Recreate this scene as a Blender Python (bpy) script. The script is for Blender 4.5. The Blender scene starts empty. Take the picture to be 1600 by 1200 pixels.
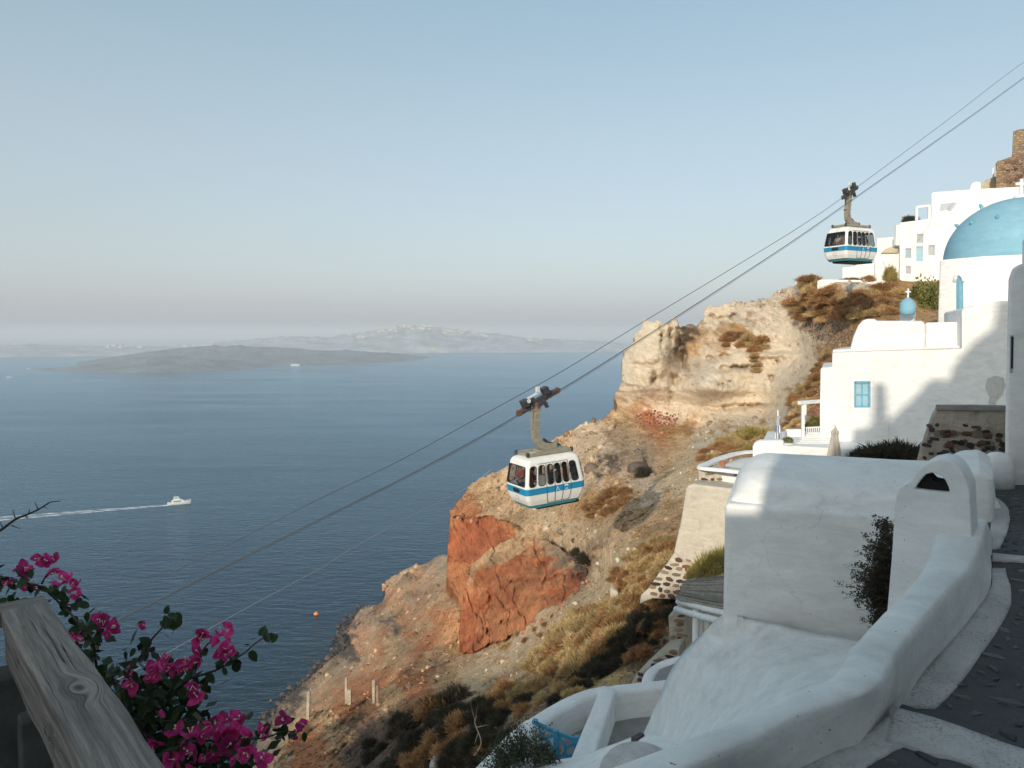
import bpy, bmesh, math, random
import numpy as np
from mathutils import Vector, Matrix, Quaternion

SC = bpy.context.scene
COL = SC.collection
random.seed(7)
RNG = np.random.default_rng(11)

# ------------------------------------------------------------------ camera
F_PX = 1200.0                       # focal length in pixels of a 1600 wide frame
PITCH = math.atan(80 / F_PX)        # the horizon sits above the middle of the frame
CAM = np.array([0.0, 0.0, 150.0])   # 150 m above the sea
cam_data = bpy.data.cameras.new('camera')
cam_data.sensor_width = 36.0
cam_data.lens = F_PX / 1600 * 36.0
cam_data.clip_start = 0.05
cam_data.clip_end = 90000
cam = bpy.data.objects.new('camera', cam_data)
COL.objects.link(cam)
cam.location = CAM
cam.rotation_euler = (math.pi / 2 - PITCH, 0, 0)
SC.camera = cam

# ------------------------------------------------------------------ sky, sun, exposure
SUN_DIR = None                      # set just below from the photograph's shadows


def ray(px, py):
    x = (np.asarray(px, float) - 800) / F_PX
    y = -(np.asarray(py, float) - 600) / F_PX
    cy, sy = math.cos(PITCH), math.sin(PITCH)
    dy = cy + y * sy
    dz = -sy + y * cy
    return np.stack([x / dy, np.ones_like(x) * 1.0, dz / dy], -1)


def at(px, py, d):
    return CAM + ray(px, py) * np.asarray(d, float)[..., None]


def atz(px, py, z):
    r = ray(px, py)
    t = (z - CAM[2]) / r[..., 2]
    return CAM + r * t[..., None]


def atp(px, py, P0, n):
    """the point of the plane (P0, n) seen at a pixel"""
    r = ray(px, py)
    n = np.asarray(n, float)
    t = np.dot(np.asarray(P0) - CAM, n) / (r @ n)
    return CAM + r * t[..., None]


L = ray(1338, 925)
L = L / np.linalg.norm(L)           # direction in which the sunlight travels
S = -L
SUN_EL = math.asin(S[2])
SUN_AZ = math.atan2(S[0], S[1])

world = bpy.data.worlds.new('World')
SC.world = world
world.use_nodes = True
wt = world.node_tree
wt.nodes.clear()
sky = wt.nodes.new('ShaderNodeTexSky')
sky.sky_type = 'NISHITA'
sky.sun_disc = False
sky.sun_elevation = SUN_EL
sky.sun_rotation = SUN_AZ
sky.altitude = 150
sky.air_density = 1.0
sky.dust_density = 3.0
sky.ozone_density = 1.6
bg = wt.nodes.new('ShaderNodeBackground')
bg.inputs['Strength'].default_value = 0.14
wo = wt.nodes.new('ShaderNodeOutputWorld')
# dusty summer air: the physical sky is paled, the same all round, by a veil that thins out towards the zenith
tc = wt.nodes.new('ShaderNodeTexCoord')
sx = wt.nodes.new('ShaderNodeSeparateXYZ')
wt.links.new(tc.outputs['Generated'], sx.inputs[0])
vr = wt.nodes.new('ShaderNodeValToRGB')
VEIL = [(0.0, (0.74, 0.79, 0.92)), (0.05, (0.74, 0.79, 0.89)), (0.12, (0.72, 0.77, 0.79)), (0.24, (0.66, 0.76, 0.75)), (0.42, (0.46, 0.66, 0.71)), (1.0, (0.50, 0.66, 0.72))]
while len(vr.color_ramp.elements) < len(VEIL):
    vr.color_ramp.elements.new(0.5)
for e_, (p_, c_) in zip(vr.color_ramp.elements, VEIL):
    e_.position = p_
    e_.color = (*c_, 1)
wt.links.new(sx.outputs['Z'], vr.inputs[0])
vm = wt.nodes.new('ShaderNodeVectorMath')
vm.operation = 'SCALE'
vm.inputs['Scale'].default_value = 0.80 / 0.14
wt.links.new(vr.outputs[0], vm.inputs[0])
mxw = wt.nodes.new('ShaderNodeMix')
mxw.data_type = 'RGBA'
mxw.inputs[0].default_value = 0.5
wt.links.new(sky.outputs[0], mxw.inputs[6])
wt.links.new(vm.outputs[0], mxw.inputs[7])
wt.links.new(mxw.outputs[2], bg.inputs['Color'])
wt.links.new(bg.outputs[0], wo.inputs['Surface'])

sun_data = bpy.data.lights.new('sun', 'SUN')
sun_data.energy = 2.75
sun_data.angle = math.radians(0.5)
sun_data.color = (1.0, 0.905, 0.765)
sun = bpy.data.objects.new('sun', sun_data)
COL.objects.link(sun)
sun.location = (-60, -140, 260)
sun.rotation_euler = Vector(L).to_track_quat('-Z', 'Y').to_euler()

SC.view_settings.view_transform = 'Standard'
SC.view_settings.look = 'None'
SC.view_settings.exposure = 0.25
SC.view_settings.gamma = 1.0
SC.view_settings.use_curve_mapping = False
SC.render.engine = 'CYCLES'
SC.cycles.use_denoising = True
SC.cycles.volume_bounces = 1
SC.cycles.max_bounces = 8
SC.cycles.transparent_max_bounces = 24

# ------------------------------------------------------------------ numeric helpers
_G = RNG.normal(size=(4096, 3))
_G /= np.linalg.norm(_G, axis=1)[:, None]


def _h(ix, iy, iz):
    h = (ix * 73856093) ^ (iy * 19349663) ^ (iz * 83492791)
    h = (h ^ (h >> 13)) * 1274126177
    return (h ^ (h >> 16)) & 4095


def pnoise(p):
    p = np.asarray(p, float)
    i = np.floor(p).astype(np.int64)
    f = p - i
    u = f * f * f * (f * (f * 6 - 15) + 10)
    out = np.zeros(p.shape[:-1])
    for dx in (0, 1):
        for dy in (0, 1):
            for dz in (0, 1):
                g = _G[_h(i[..., 0] + dx, i[..., 1] + dy, i[..., 2] + dz)]
                v = ((f - (dx, dy, dz)) * g).sum(-1)
                w = (u[..., 0] if dx else 1 - u[..., 0]) * (u[..., 1] if dy else 1 - u[..., 1]) * (u[..., 2] if dz else 1 - u[..., 2])
                out += v * w
    return out * 1.6


def fbm(p, octaves=4, gain=0.5, ridged=False):
    out, a, f = 0, 1.0, 1.0
    for k in range(octaves):
        n = pnoise(np.asarray(p) * f + 17.3 * k)
        if ridged:
            n = 1 - 2 * np.abs(n)
        out = out + a * n
        a *= gain
        f *= 2.03
    return out


def tps(pts, vals):
    """smooth interpolation of values given at pixels"""
    X = np.asarray(pts, float) / 300.0
    n = len(X)

    def phi(r2):
        return 0.5 * r2 * np.log(r2 + 1e-9)
    A = np.zeros((n + 3, n + 3))
    A[:n, :n] = phi(((X[:, None] - X[None]) ** 2).sum(-1)) + np.eye(n) * 2e-4
    A[:n, n] = 1
    A[:n, n + 1:] = X
    A[n:, :n] = A[:n, n:].T
    b = np.zeros(n + 3)
    b[:n] = vals
    w = np.linalg.solve(A, b)

    def f(px, py):
        q = np.stack([np.asarray(px, float), np.asarray(py, float)], -1) / 300.0
        sh = q.shape[:-1]
        q = q.reshape(-1, 2)
        out = np.empty(len(q))
        for s in range(0, len(q), 20000):
            c = q[s:s + 20000]
            r2 = ((c[:, None] - X[None]) ** 2).sum(-1)
            out[s:s + 20000] = phi(r2) @ w[:n] + w[n] + c @ w[n + 1:]
        return out.reshape(sh)
    return f


def pip(poly, x, y):
    poly = np.asarray(poly, float)
    ins = np.zeros(np.shape(x), bool)
    j = len(poly) - 1
    for i in range(len(poly)):
        xi, yi = poly[i]
        xj, yj = poly[j]
        c = ((yi > y) != (yj > y)) & (x < (xj - xi) * (y - yi) / (yj - yi + 1e-12) + xi)
        ins ^= c
        j = i
    return ins


def smooth_line(pts, n):
    """Catmull-Rom through the points, n steps a span"""
    p = np.asarray(pts, float)
    q = np.vstack([2 * p[0] - p[1], p, 2 * p[-1] - p[-2]])
    out = []
    for i in range(1, len(q) - 2):
        for t in np.linspace(0, 1, n, endpoint=False):
            a, b, c, d = q[i - 1], q[i], q[i + 1], q[i + 2]
            out.append(0.5 * ((2 * b) + (c - a) * t + (2 * a - 5 * b + 4 * c - d) * t * t + (3 * b - a - 3 * c + d) * t ** 3))
    out.append(p[-1])
    return np.array(out)


# ------------------------------------------------------------------ objects
ORG = {}


def tag(o, label=None, cat=None, group=None, kind=None):
    if label:
        o['label'] = label
    if cat:
        o['category'] = cat
    if group:
        o['group'] = group
    if kind:
        o['kind'] = kind
    return o


def thing(name, label, cat, loc, group=None, rot=None):
    o = bpy.data.objects.new(name, None)
    COL.objects.link(o)
    o.location = loc
    o.empty_display_size = 0.2
    ORG[o.name] = np.asarray(loc, float)
    if rot is not None:
        o.rotation_euler = rot
        ORG[o.name] = np.zeros(3)       # parts of a turned thing are built in its own axes
    return tag(o, label, cat, group)


def link_mesh(name, me, mat, parent=None, smooth=False):
    o = bpy.data.objects.new(name, me)
    COL.objects.link(o)
    if mat is not None and not me.materials:
        for m in (mat if isinstance(mat, (list, tuple)) else [mat]):
            me.materials.append(m)
    if parent is not None:
        o.parent = parent
        ORG[o.name] = ORG[parent.name]
    else:
        ORG[o.name] = np.zeros(3)
    if smooth:
        me.shade_smooth()
    return o


def raw_mesh(name, verts, faces, normals_smooth=False):
    """a mesh out of numpy arrays; faces is an (n, 3) or (n, 4) array"""
    verts = np.asarray(verts, np.float32)
    faces = np.asarray(faces, np.int32)
    me = bpy.data.meshes.new(name)
    k = faces.shape[1]
    me.vertices.add(len(verts))
    me.vertices.foreach_set('co', verts.ravel())
    me.loops.add(faces.size)
    me.loops.foreach_set('vertex_index', faces.ravel())
    me.polygons.add(len(faces))
    me.polygons.foreach_set('loop_start', np.arange(0, faces.size, k, dtype=np.int32))
    me.update(calc_edges=True)
    me.validate()
    if normals_smooth:
        me.shade_smooth()
    return me


class MB:
    """collects shapes and links them as ONE mesh object"""

    def __init__(self):
        self.v, self.f, self.m = [], [], []
        self.cur = 0

    def add(self, verts, faces):
        b = len(self.v)
        self.v += [tuple(map(float, p)) for p in verts]
        for f in faces:
            self.f.append(tuple(b + i for i in f))
            self.m.append(self.cur)
        return self

    def box(self, c, size, rot=None):
        sx, sy, sz = (s / 2 for s in size)
        vs = [Vector((x * sx, y * sy, z * sz)) for x in (-1, 1) for y in (-1, 1) for z in (-1, 1)]
        if rot is not None:
            vs = [rot @ p for p in vs]
        c = Vector([float(t) for t in c])
        return self.add([p + c for p in vs], [(0, 1, 3, 2), (4, 6, 7, 5), (0, 4, 5, 1), (2, 3, 7, 6), (0, 2, 6, 4), (1, 5, 7, 3)])

    def bar(self, a, b, w, h, up=(0, 0, 1)):
        """a rectangular bar from a to b"""
        a, b = Vector([float(t) for t in a]), Vector([float(t) for t in b])
        d = b - a
        ln = d.length
        d.normalize()
        s = d.cross(Vector(up))
        if s.length < 1e-4:
            s = d.cross(Vector((1, 0, 0)))
        s.normalize()
        u = s.cross(d)
        r = Matrix((s, d, u)).transposed()
        return self.box((a + b) / 2, (w, ln, h), r)

    def tube(self, pts, r, seg=8, cap=True):
        pts = [Vector([float(t) for t in p]) for p in pts]
        n = len(pts)
        rs = r if hasattr(r, '__len__') else [r] * n
        rings = []
        prev = None
        for i, p in enumerate(pts):
            t = (pts[min(i + 1, n - 1)] - pts[max(i - 1, 0)]).normalized()
            if prev is None:
                prev = t.orthogonal().normalized()
            s = (prev - t * prev.dot(t))
            s = s.normalized() if s.length > 1e-6 else t.orthogonal().normalized()
            prev = s
            q = t.cross(s)
            rings += [p + (s * math.cos(a) + q * math.sin(a)) * rs[i] for a in [2 * math.pi * k / seg for k in range(seg)]]
        fs = [(i * seg + k, i * seg + (k + 1) % seg, (i + 1) * seg + (k + 1) % seg, (i + 1) * seg + k) for i in range(n - 1) for k in range(seg)]
        if cap:
            fs += [tuple(range(seg))[::-1], tuple((n - 1) * seg + k for k in range(seg))]
        return self.add(rings, fs)

    def prism(self, poly, vec):
        """a flat polygon pushed along a vector"""
        p = [np.asarray(q, float) for q in poly]
        n = len(p)
        vec = np.asarray(vec, float)
        vs = p + [q + vec for q in p]
        return self.add(vs, [tuple(range(n)), tuple(range(2 * n - 1, n - 1, -1))] + [(i, i + n, (i + 1) % n + n, (i + 1) % n) for i in range(n)])

    def lathe(self, prof, c=(0, 0, 0), seg=24, axis=None):
        """(r, z) profile turned about the vertical (or about axis)"""
        vs, fs = [], []
        R = Vector((0, 0, 1)).rotation_difference(Vector(axis)).to_matrix() if axis is not None else Matrix.Identity(3)
        c = Vector([float(t) for t in c])
        for r, z in prof:
            for k in range(seg):
                a = 2 * math.pi * k / seg
                vs.append(c + R @ Vector((r * math.cos(a), r * math.sin(a), z)))
        for i in range(len(prof) - 1):
            for k in range(seg):
                fs.append((i * seg + k, i * seg + (k + 1) % seg, (i + 1) * seg + (k + 1) % seg, (i + 1) * seg + k))
        fs.append(tuple(range(seg))[::-1])
        fs.append(tuple((len(prof) - 1) * seg + k for k in range(seg)))
        return self.add(vs, fs)

    def grid(self, G, close_u=False):
        """a sheet from an (nu, nv, 3) array"""
        nu, nv = G.shape[:2]
        fs = [(i * nv + j, i * nv + j + 1, ((i + 1) % nu) * nv + j + 1, ((i + 1) % nu) * nv + j) for i in range(nu if close_u else nu - 1) for j in range(nv - 1)]
        return self.add(G.reshape(-1, 3), fs)

    def build(self, name, mat, parent=None, smooth=False, bevel=0, seg=2, world=True, fix=True):
        me = bpy.data.meshes.new(name)
        off = ORG[parent.name] if (parent is not None and world) else np.zeros(3)
        me.from_pydata([(p[0] - off[0], p[1] - off[1], p[2] - off[2]) for p in self.v], [], self.f)
        if len(set(self.m)) > 1:
            me.polygons.foreach_set('material_index', self.m)
        if fix:
            bm = bmesh.new()
            bm.from_mesh(me)
            bmesh.ops.recalc_face_normals(bm, faces=bm.faces)
            bm.to_mesh(me)
            bm.free()
        me.update()
        o = link_mesh(name, me, mat, parent, smooth)
        if bevel:
            b = o.modifiers.new('bevel', 'BEVEL')
            b.width = bevel
            b.segments = seg
            b.limit_method = 'ANGLE'
            b.angle_limit = math.radians(35)
            if not smooth:
                me.shade_smooth()
            w = o.modifiers.new('normals', 'WEIGHTED_NORMAL')
            w.keep_sharp = True
        return o


def merge_scatter(name, bases, pos, scale, rot, mat, parent=None, cols=None, smooth=False):
    """many copies of small triangle meshes joined into one object (numpy all the way)"""
    V, Fc, C, off = [], [], [], 0
    pick = RNG.integers(0, len(bases), len(pos))
    for b, (bv, bf) in enumerate(bases):
        ids = np.nonzero(pick == b)[0]
        if not len(ids):
            continue
        v = np.einsum('nij,nvj->nvi', rot[ids], bv[None] * scale[ids][:, None, :]) + pos[ids][:, None, :]
        f = bf[None] + (np.arange(len(ids)) * len(bv))[:, None, None] + off
        V.append(v.reshape(-1, 3))
        Fc.append(f.reshape(-1, 3))
        if cols is not None:
            C.append(np.repeat(cols[ids], len(bv), 0))
        off += len(ids) * len(bv)
    me = raw_mesh(name, np.vstack(V), np.vstack(Fc), smooth)
    if cols is not None:
        set_color(me, np.vstack(C))
    return link_mesh(name, me, mat, parent)


def set_color(me, rgb):
    a = me.attributes.new('Rock', 'FLOAT_COLOR', 'POINT')
    c = np.ones((len(rgb), 4), np.float32)
    c[:, :3] = rgb
    a.data.foreach_set('color', c.ravel())


def rot_z(a):
    c, s = np.cos(a), np.sin(a)
    o, z = np.ones_like(a), np.zeros_like(a)
    return np.stack([np.stack([c, -s, z], -1), np.stack([s, c, z], -1), np.stack([z, z, o], -1)], -2)


def rand_rot(n):
    q = RNG.normal(size=(n, 4))
    q /= np.linalg.norm(q, axis=1)[:, None]
    w, x, y, z = q.T
    return np.stack([np.stack([1 - 2 * (y * y + z * z), 2 * (x * y - z * w), 2 * (x * z + y * w)], -1),
                     np.stack([2 * (x * y + z * w), 1 - 2 * (x * x + z * z), 2 * (y * z - x * w)], -1),
                     np.stack([2 * (x * z - y * w), 2 * (y * z + x * w), 1 - 2 * (x * x + y * y)], -1)], -2)


# ------------------------------------------------------------------ materials
def new_mat(name):
    m = bpy.data.materials.new(name)
    m.use_nodes = True
    nt = m.node_tree
    nt.nodes.clear()
    out = nt.nodes.new('ShaderNodeOutputMaterial')
    b = nt.nodes.new('ShaderNodeBsdfPrincipled')
    nt.links.new(b.outputs[0], out.inputs['Surface'])
    return m, nt, b, out


def N(nt, t, **kw):
    n = nt.nodes.new(t)
    for k, v in kw.items():
        if k in n.inputs.keys():
            n.inputs[k].default_value = v
        else:
            setattr(n, k, v)
    return n


def mixc(nt, fac, a, b, mode='MIX'):
    n = nt.nodes.new('ShaderNodeMix')
    n.data_type = 'RGBA'
    n.blend_type = mode
    for sock, v in ((n.inputs['Factor'], fac), (n.inputs['A'], a), (n.inputs['B'], b)):
        pass
    fs = n.inputs[0]
    A, B = [s for s in n.inputs if s.type == 'RGBA']
    for s, v in ((fs, fac), (A, a), (B, b)):
        if hasattr(v, 'is_output') or isinstance(v, bpy.types.NodeSocket):
            nt.links.new(v, s)
        elif isinstance(v, (int, float)):
            s.default_value = v
        else:
            s.default_value = (*v, 1) if len(v) == 3 else v
    return [o for o in n.outputs if o.type == 'RGBA'][0]


def ramp(nt, src, stops, interp='LINEAR'):
    r = nt.nodes.new('ShaderNodeValToRGB')
    r.color_ramp.interpolation = interp
    e = r.color_ramp.elements
    while len(e) < len(stops):
        e.new(0.5)
    for k, (p, c) in enumerate(stops):
        e[k].position = p
        e[k].color = (c, c, c, 1) if isinstance(c, (int, float)) else (*c, 1)
    nt.links.new(src, r.inputs[0])
    return r.outputs[0]


def coords(nt, space='Object', scale=None, rot=None):
    if space == 'World':
        s = nt.nodes.new('ShaderNodeNewGeometry').outputs['Position']
    else:
        s = nt.nodes.new('ShaderNodeTexCoord').outputs[space]
    if scale is not None or rot is not None:
        m = nt.nodes.new('ShaderNodeMapping')
        if scale is not None:
            m.inputs['Scale'].default_value = scale
        if rot is not None:
            m.inputs['Rotation'].default_value = rot
        nt.links.new(s, m.inputs['Vector'])
        s = m.outputs[0]
    return s


def noise(nt, vec, scale, detail=4, rough=0.55, dist=0.0):
    n = N(nt, 'ShaderNodeTexNoise')
    n.inputs['Scale'].default_value = scale
    n.inputs['Detail'].default_value = detail
    n.inputs['Roughness'].default_value = rough
    n.inputs['Distortion'].default_value = dist
    nt.links.new(vec, n.inputs['Vector'])
    return n.outputs['Fac']


def bump(nt, b, h, strength, distance, prev=None):
    n = nt.nodes.new('ShaderNodeBump')
    n.inputs['Strength'].default_value = strength
    n.inputs['Distance'].default_value = distance
    nt.links.new(h, n.inputs['Height'])
    if prev is not None:
        nt.links.new(prev, n.inputs['Normal'])
    nt.links.new(n.outputs[0], b.inputs['Normal'])
    return n.outputs[0]


def plain(name, col, rough=0.6, var=0.12, scale=6.0, bmp=0.0, bdist=0.01, metal=0.0, space='Object', obj_var=0.0, spec=0.4):
    """one colour, broken up by noise"""
    m, nt, b, out = new_mat(name)
    v = coords(nt, space)
    f = noise(nt, v, scale, 5, 0.6)
    lo = tuple(c * (1 - var) for c in col)
    hi = tuple(min(1, c * (1 + var)) for c in col)
    c = mixc(nt, ramp(nt, f, [(0.3, 0.0), (0.7, 1.0)]), lo, hi)
    if obj_var:
        oi = nt.nodes.new('ShaderNodeObjectInfo')
        hs = nt.nodes.new('ShaderNodeHueSaturation')
        mr = N(nt, 'ShaderNodeMapRange')
        nt.links.new(oi.outputs['Random'], mr.inputs[0])
        mr.inputs[3].default_value = 1 - obj_var
        mr.inputs[4].default_value = 1 + obj_var
        nt.links.new(mr.outputs[0], hs.inputs['Value'])
        nt.links.new(c, hs.inputs['Color'])
        c = hs.outputs[0]
    nt.links.new(c, b.inputs['Base Color'])
    b.inputs['Roughness'].default_value = rough
    b.inputs['Metallic'].default_value = metal
    b.inputs['Specular IOR Level'].default_value = spec
    if bmp:
        bump(nt, b, noise(nt, v, scale * 4, 6, 0.65), bmp, bdist)
    return m


def plaster(name, col, dirt, dirt_amt, scale=1.0, bmp=0.5, specks=0.0, rough_scale=14.0, bdist=0.015):
    """lime washed masonry: soft lumps, worn and dirty patches, specks"""
    m, nt, b, out = new_mat(name)
    v = coords(nt, 'World')
    big = noise(nt, v, 0.55 * scale, 5, 0.6, 0.4)
    fine = noise(nt, v, 9 * scale, 5, 0.7)
    streak = noise(nt, coords(nt, 'World', (3.2 * scale, 3.2 * scale, 0.35 * scale)), 1.0, 5, 0.65)
    fac = nt.nodes.new('ShaderNodeMath')
    fac.operation = 'MULTIPLY'
    nt.links.new(ramp(nt, big, [(0.48, 0.0), (0.72, 1.0)]), fac.inputs[0])
    nt.links.new(ramp(nt, streak, [(0.40, 0.15), (0.7, 1.0)]), fac.inputs[1])
    f2 = nt.nodes.new('ShaderNodeMath')
    f2.operation = 'MULTIPLY'
    nt.links.new(fac.outputs[0], f2.inputs[0])
    f2.inputs[1].default_value = dirt_amt
    c = mixc(nt, f2.outputs[0], col, dirt)
    c = mixc(nt, ramp(nt, fine, [(0.35, 0.10), (0.65, 0.0)]), c, dirt)
    # brushed lime wash: patches laid on at different times, and a few hairline cracks
    wash = noise(nt, coords(nt, 'World', (0.8, 0.8, 2.6)), 1.6 * scale, 6, 0.7, 0.6)
    mw = N(nt, 'ShaderNodeMapRange')
    nt.links.new(wash, mw.inputs[0])
    mw.inputs[1].default_value = 0.3
    mw.inputs[2].default_value = 0.7
    mw.inputs[3].default_value = 0.84
    mw.inputs[4].default_value = 1.06
    sc_ = nt.nodes.new('ShaderNodeVectorMath')
    sc_.operation = 'SCALE'
    nt.links.new(c, sc_.inputs[0])
    nt.links.new(mw.outputs[0], sc_.inputs['Scale'])
    c = sc_.outputs[0]
    wv = nt.nodes.new('ShaderNodeVectorMath')
    wv.operation = 'ADD'
    wn = N(nt, 'ShaderNodeTexNoise')
    wn.inputs['Scale'].default_value = 1.3 * scale
    wn.inputs['Detail'].default_value = 5
    nt.links.new(v, wn.inputs['Vector'])
    nt.links.new(v, wv.inputs[0])
    nt.links.new(wn.outputs['Color'], wv.inputs[1])
    ce = nt.nodes.new('ShaderNodeTexVoronoi')
    ce.feature = 'DISTANCE_TO_EDGE'
    ce.inputs['Scale'].default_value = 0.55 * scale
    nt.links.new(wv.outputs[0], ce.inputs['Vector'])
    ckm = N(nt, 'ShaderNodeMath', operation='MULTIPLY')
    nt.links.new(ramp(nt, ce.outputs['Distance'], [(0.0, 0.22), (0.006, 0.0)]), ckm.inputs[0])
    nt.links.new(ramp(nt, noise(nt, v, 0.35 * scale, 3, 0.5), [(0.58, 0.0), (0.66, 1.0)]), ckm.inputs[1])
    c = mixc(nt, ckm.outputs[0], c, tuple(x * 0.45 for x in dirt))
    sp0 = noise(nt, v, 26, 2, 0.6)
    c = mixc(nt, ramp(nt, sp0, [(0.725, 0.0), (0.74, 0.8)]), c, (0.05, 0.045, 0.04))
    if specks:
        vo = N(nt, 'ShaderNodeTexNoise')
        vo.inputs['Scale'].default_value = 22 * scale
        vo.inputs['Detail'].default_value = 3
        vo.inputs['Roughness'].default_value = 0.8
        nt.links.new(coords(nt, 'World', (1.0, 1.0, 2.0)), vo.inputs['Vector'])
        spk = N(nt, 'ShaderNodeMath', operation='MULTIPLY')
        nt.links.new(ramp(nt, vo.outputs['Fac'], [(0.60 - 0.06 * specks, 0.0), (0.66, 0.85)]), spk.inputs[0])
        nt.links.new(ramp(nt, noise(nt, v, 1.1 * scale, 4, 0.6), [(0.40, 0.10), (0.62, 1.0)]), spk.inputs[1])
        c = mixc(nt, spk.outputs[0], c, (0.06, 0.065, 0.07))
    nt.links.new(c, b.inputs['Base Color'])
    b.inputs['Roughness'].default_value = 0.85
    b.inputs['Specular IOR Level'].default_value = 0.25
    n1 = bump(nt, b, noise(nt, v, 2.3 * scale, 4, 0.55), bmp, 0.07)
    bump(nt, b, noise(nt, v, rough_scale * scale, 6, 0.7), bmp * 0.8, bdist, n1)
    return m


M = {}
M['white'] = plaster('white_plaster', (0.85, 0.84, 0.82), (0.58, 0.555, 0.515), 0.35)
M['white_worn'] = plaster('worn_white_plaster', (0.82, 0.81, 0.785), (0.45, 0.43, 0.395), 0.6, 1.2, 0.5)
M['white_edge'] = plaster('rough_white_edge', (0.60, 0.58, 0.56), (0.24, 0.23, 0.22), 0.75, 2.0, 1.0, 1.25, 18, 0.02)
M['old_plaster'] = plaster('weathered_cream_plaster', (0.63, 0.565, 0.46), (0.36, 0.30, 0.23), 1.0, 1.5, 0.9, 0.2)
M['stained'] = plaster('stained_old_render', (0.50, 0.43, 0.35), (0.14, 0.115, 0.095), 1.0, 2.4, 1.0, 0.9)
M['floor_grey'] = plaster('worn_grey_floor', (0.33, 0.31, 0.29), (0.13, 0.125, 0.12), 1.0, 1.6, 0.9, 0.7)
M['mortar'] = plaster('dark_grey_paving', (0.095, 0.095, 0.097), (0.035, 0.036, 0.037), 0.9, 2.4, 1.0, 0.55)
M['cobble'] = plain('dark_cobble', (0.058, 0.057, 0.056), 0.40, 0.55, 14, 0.6, 0.012, obj_var=0.85)
M['tan_wall'] = plaster('tan_plaster', (0.52, 0.45, 0.33), (0.4, 0.33, 0.24), 0.5)
M['bed'] = plaster('bared_mortar_bed', (0.24, 0.20, 0.16), (0.10, 0.08, 0.07), 1.0, 3.0, 1.0, 0.6)
M['pale_render'] = plaster('patched_pale_render', (0.60, 0.585, 0.56), (0.34, 0.33, 0.31), 0.8, 3.0, 0.7, 0.4)
M['stone_brown'] = plain('brown_lava_stone', (0.11, 0.055, 0.04), 0.9, 0.4, 9, 0.8, 0.02, obj_var=0.5)
M['stone_dark'] = plain('dark_lava_stone', (0.05, 0.042, 0.04), 0.9, 0.4, 9, 0.8, 0.02, obj_var=0.5)
M['stone_tan'] = plain('tan_field_stone', (0.26, 0.19, 0.13), 0.9, 0.35, 8, 0.8, 0.02, obj_var=0.4)
M['stone_red'] = plain('red_field_stone', (0.22, 0.085, 0.05), 0.9, 0.35, 8, 0.8, 0.02, obj_var=0.3)
M['blue_paint'] = plain('blue_paint', (0.15, 0.37, 0.49), 0.5, 0.12, 5)
M['gate_blue'] = plain('bright_blue_gate_paint', (0.06, 0.30, 0.47), 0.5, 0.15, 6)
M['pale_blue'] = plain('pale_blue_paint', (0.33, 0.51, 0.59), 0.6, 0.1, 5)
M['dome_blue'] = plaster('dome_blue', (0.22, 0.43, 0.54), (0.34, 0.52, 0.60), 0.6, 0.6, 0.35)
M['grey_frame'] = plain('grey_window_frame', (0.40, 0.41, 0.42), 0.6, 0.1, 6)
M['dark_pane'] = plain('dark_window_pane', (0.02, 0.022, 0.025), 0.15, 0.1, 6)
M['grey_pane'] = plain('grey_window_pane', (0.42, 0.46, 0.48), 0.25, 0.1, 6)
M['white_paint'] = plain('white_paint', (0.78, 0.78, 0.76), 0.55, 0.08, 6)
M['concrete'] = plain('pale_concrete', (0.42, 0.36, 0.28), 0.9, 0.4, 5, 0.6)
M['soot'] = plain('soot', (0.015, 0.014, 0.013), 0.95, 0.2, 8)
M['canvas'] = plain('beige_canvas', (0.44, 0.40, 0.35), 0.9, 0.12, 9, 0.3)
M['navy'] = plain('navy_canvas', (0.10, 0.14, 0.24), 0.9, 0.12, 9)
M['white_canvas'] = plain('white_canvas', (0.72, 0.72, 0.70), 0.9, 0.1, 9)
M['terracotta'] = plain('terracotta', (0.45, 0.17, 0.09), 0.8, 0.15, 8)
M['reed'] = plain('grey_reed', (0.24, 0.215, 0.18), 0.9, 0.35, 11, 0.5, obj_var=0.35)
M['bark'] = plain('dark_bark', (0.05, 0.04, 0.032), 0.9, 0.4, 20, 0.6)
M['dry_twig'] = plain('dry_twig', (0.10, 0.08, 0.062), 0.9, 0.35, 12)
M['orange_buoy'] = plain('orange_buoy', (0.85, 0.25, 0.06), 0.5, 0.1, 4)
M['boat_white'] = plain('boat_white', (0.82, 0.82, 0.80), 0.3, 0.04, 2)
M['boat_dark'] = plain('boat_glass', (0.03, 0.035, 0.045), 0.1, 0.1, 2)


def ruin_mat():
    m, nt, b, out = new_mat('far_rubble_masonry')
    v = coords(nt, 'World', (1.0, 1.0, 1.5))
    vo = nt.nodes.new('ShaderNodeTexVoronoi')
    vo.inputs['Scale'].default_value = 2.6
    nt.links.new(v, vo.inputs['Vector'])
    sep = nt.nodes.new('ShaderNodeSeparateColor')
    nt.links.new(vo.outputs['Color'], sep.inputs[0])
    big = noise(nt, coords(nt, 'World'), 0.25, 3)
    c = mixc(nt, sep.outputs[0], (0.07, 0.033, 0.022), (0.36, 0.21, 0.12))
    c = mixc(nt, ramp(nt, big, [(0.42, 0), (0.6, 0.8)]), c, (0.40, 0.29, 0.18))
    ve = nt.nodes.new('ShaderNodeTexVoronoi')
    ve.feature = 'DISTANCE_TO_EDGE'
    ve.inputs['Scale'].default_value = 2.6
    nt.links.new(v, ve.inputs['Vector'])
    c = mixc(nt, ramp(nt, ve.outputs['Distance'], [(0.0, 1.0), (0.09, 0.0)]), c, (0.36, 0.28, 0.2))
    nt.links.new(c, b.inputs['Base Color'])
    b.inputs['Roughness'].default_value = 0.95
    bump(nt, b, ramp(nt, ve.outputs['Distance'], [(0.0, 0.0), (0.2, 1.0)]), 0.9, 0.12)
    return m


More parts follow.
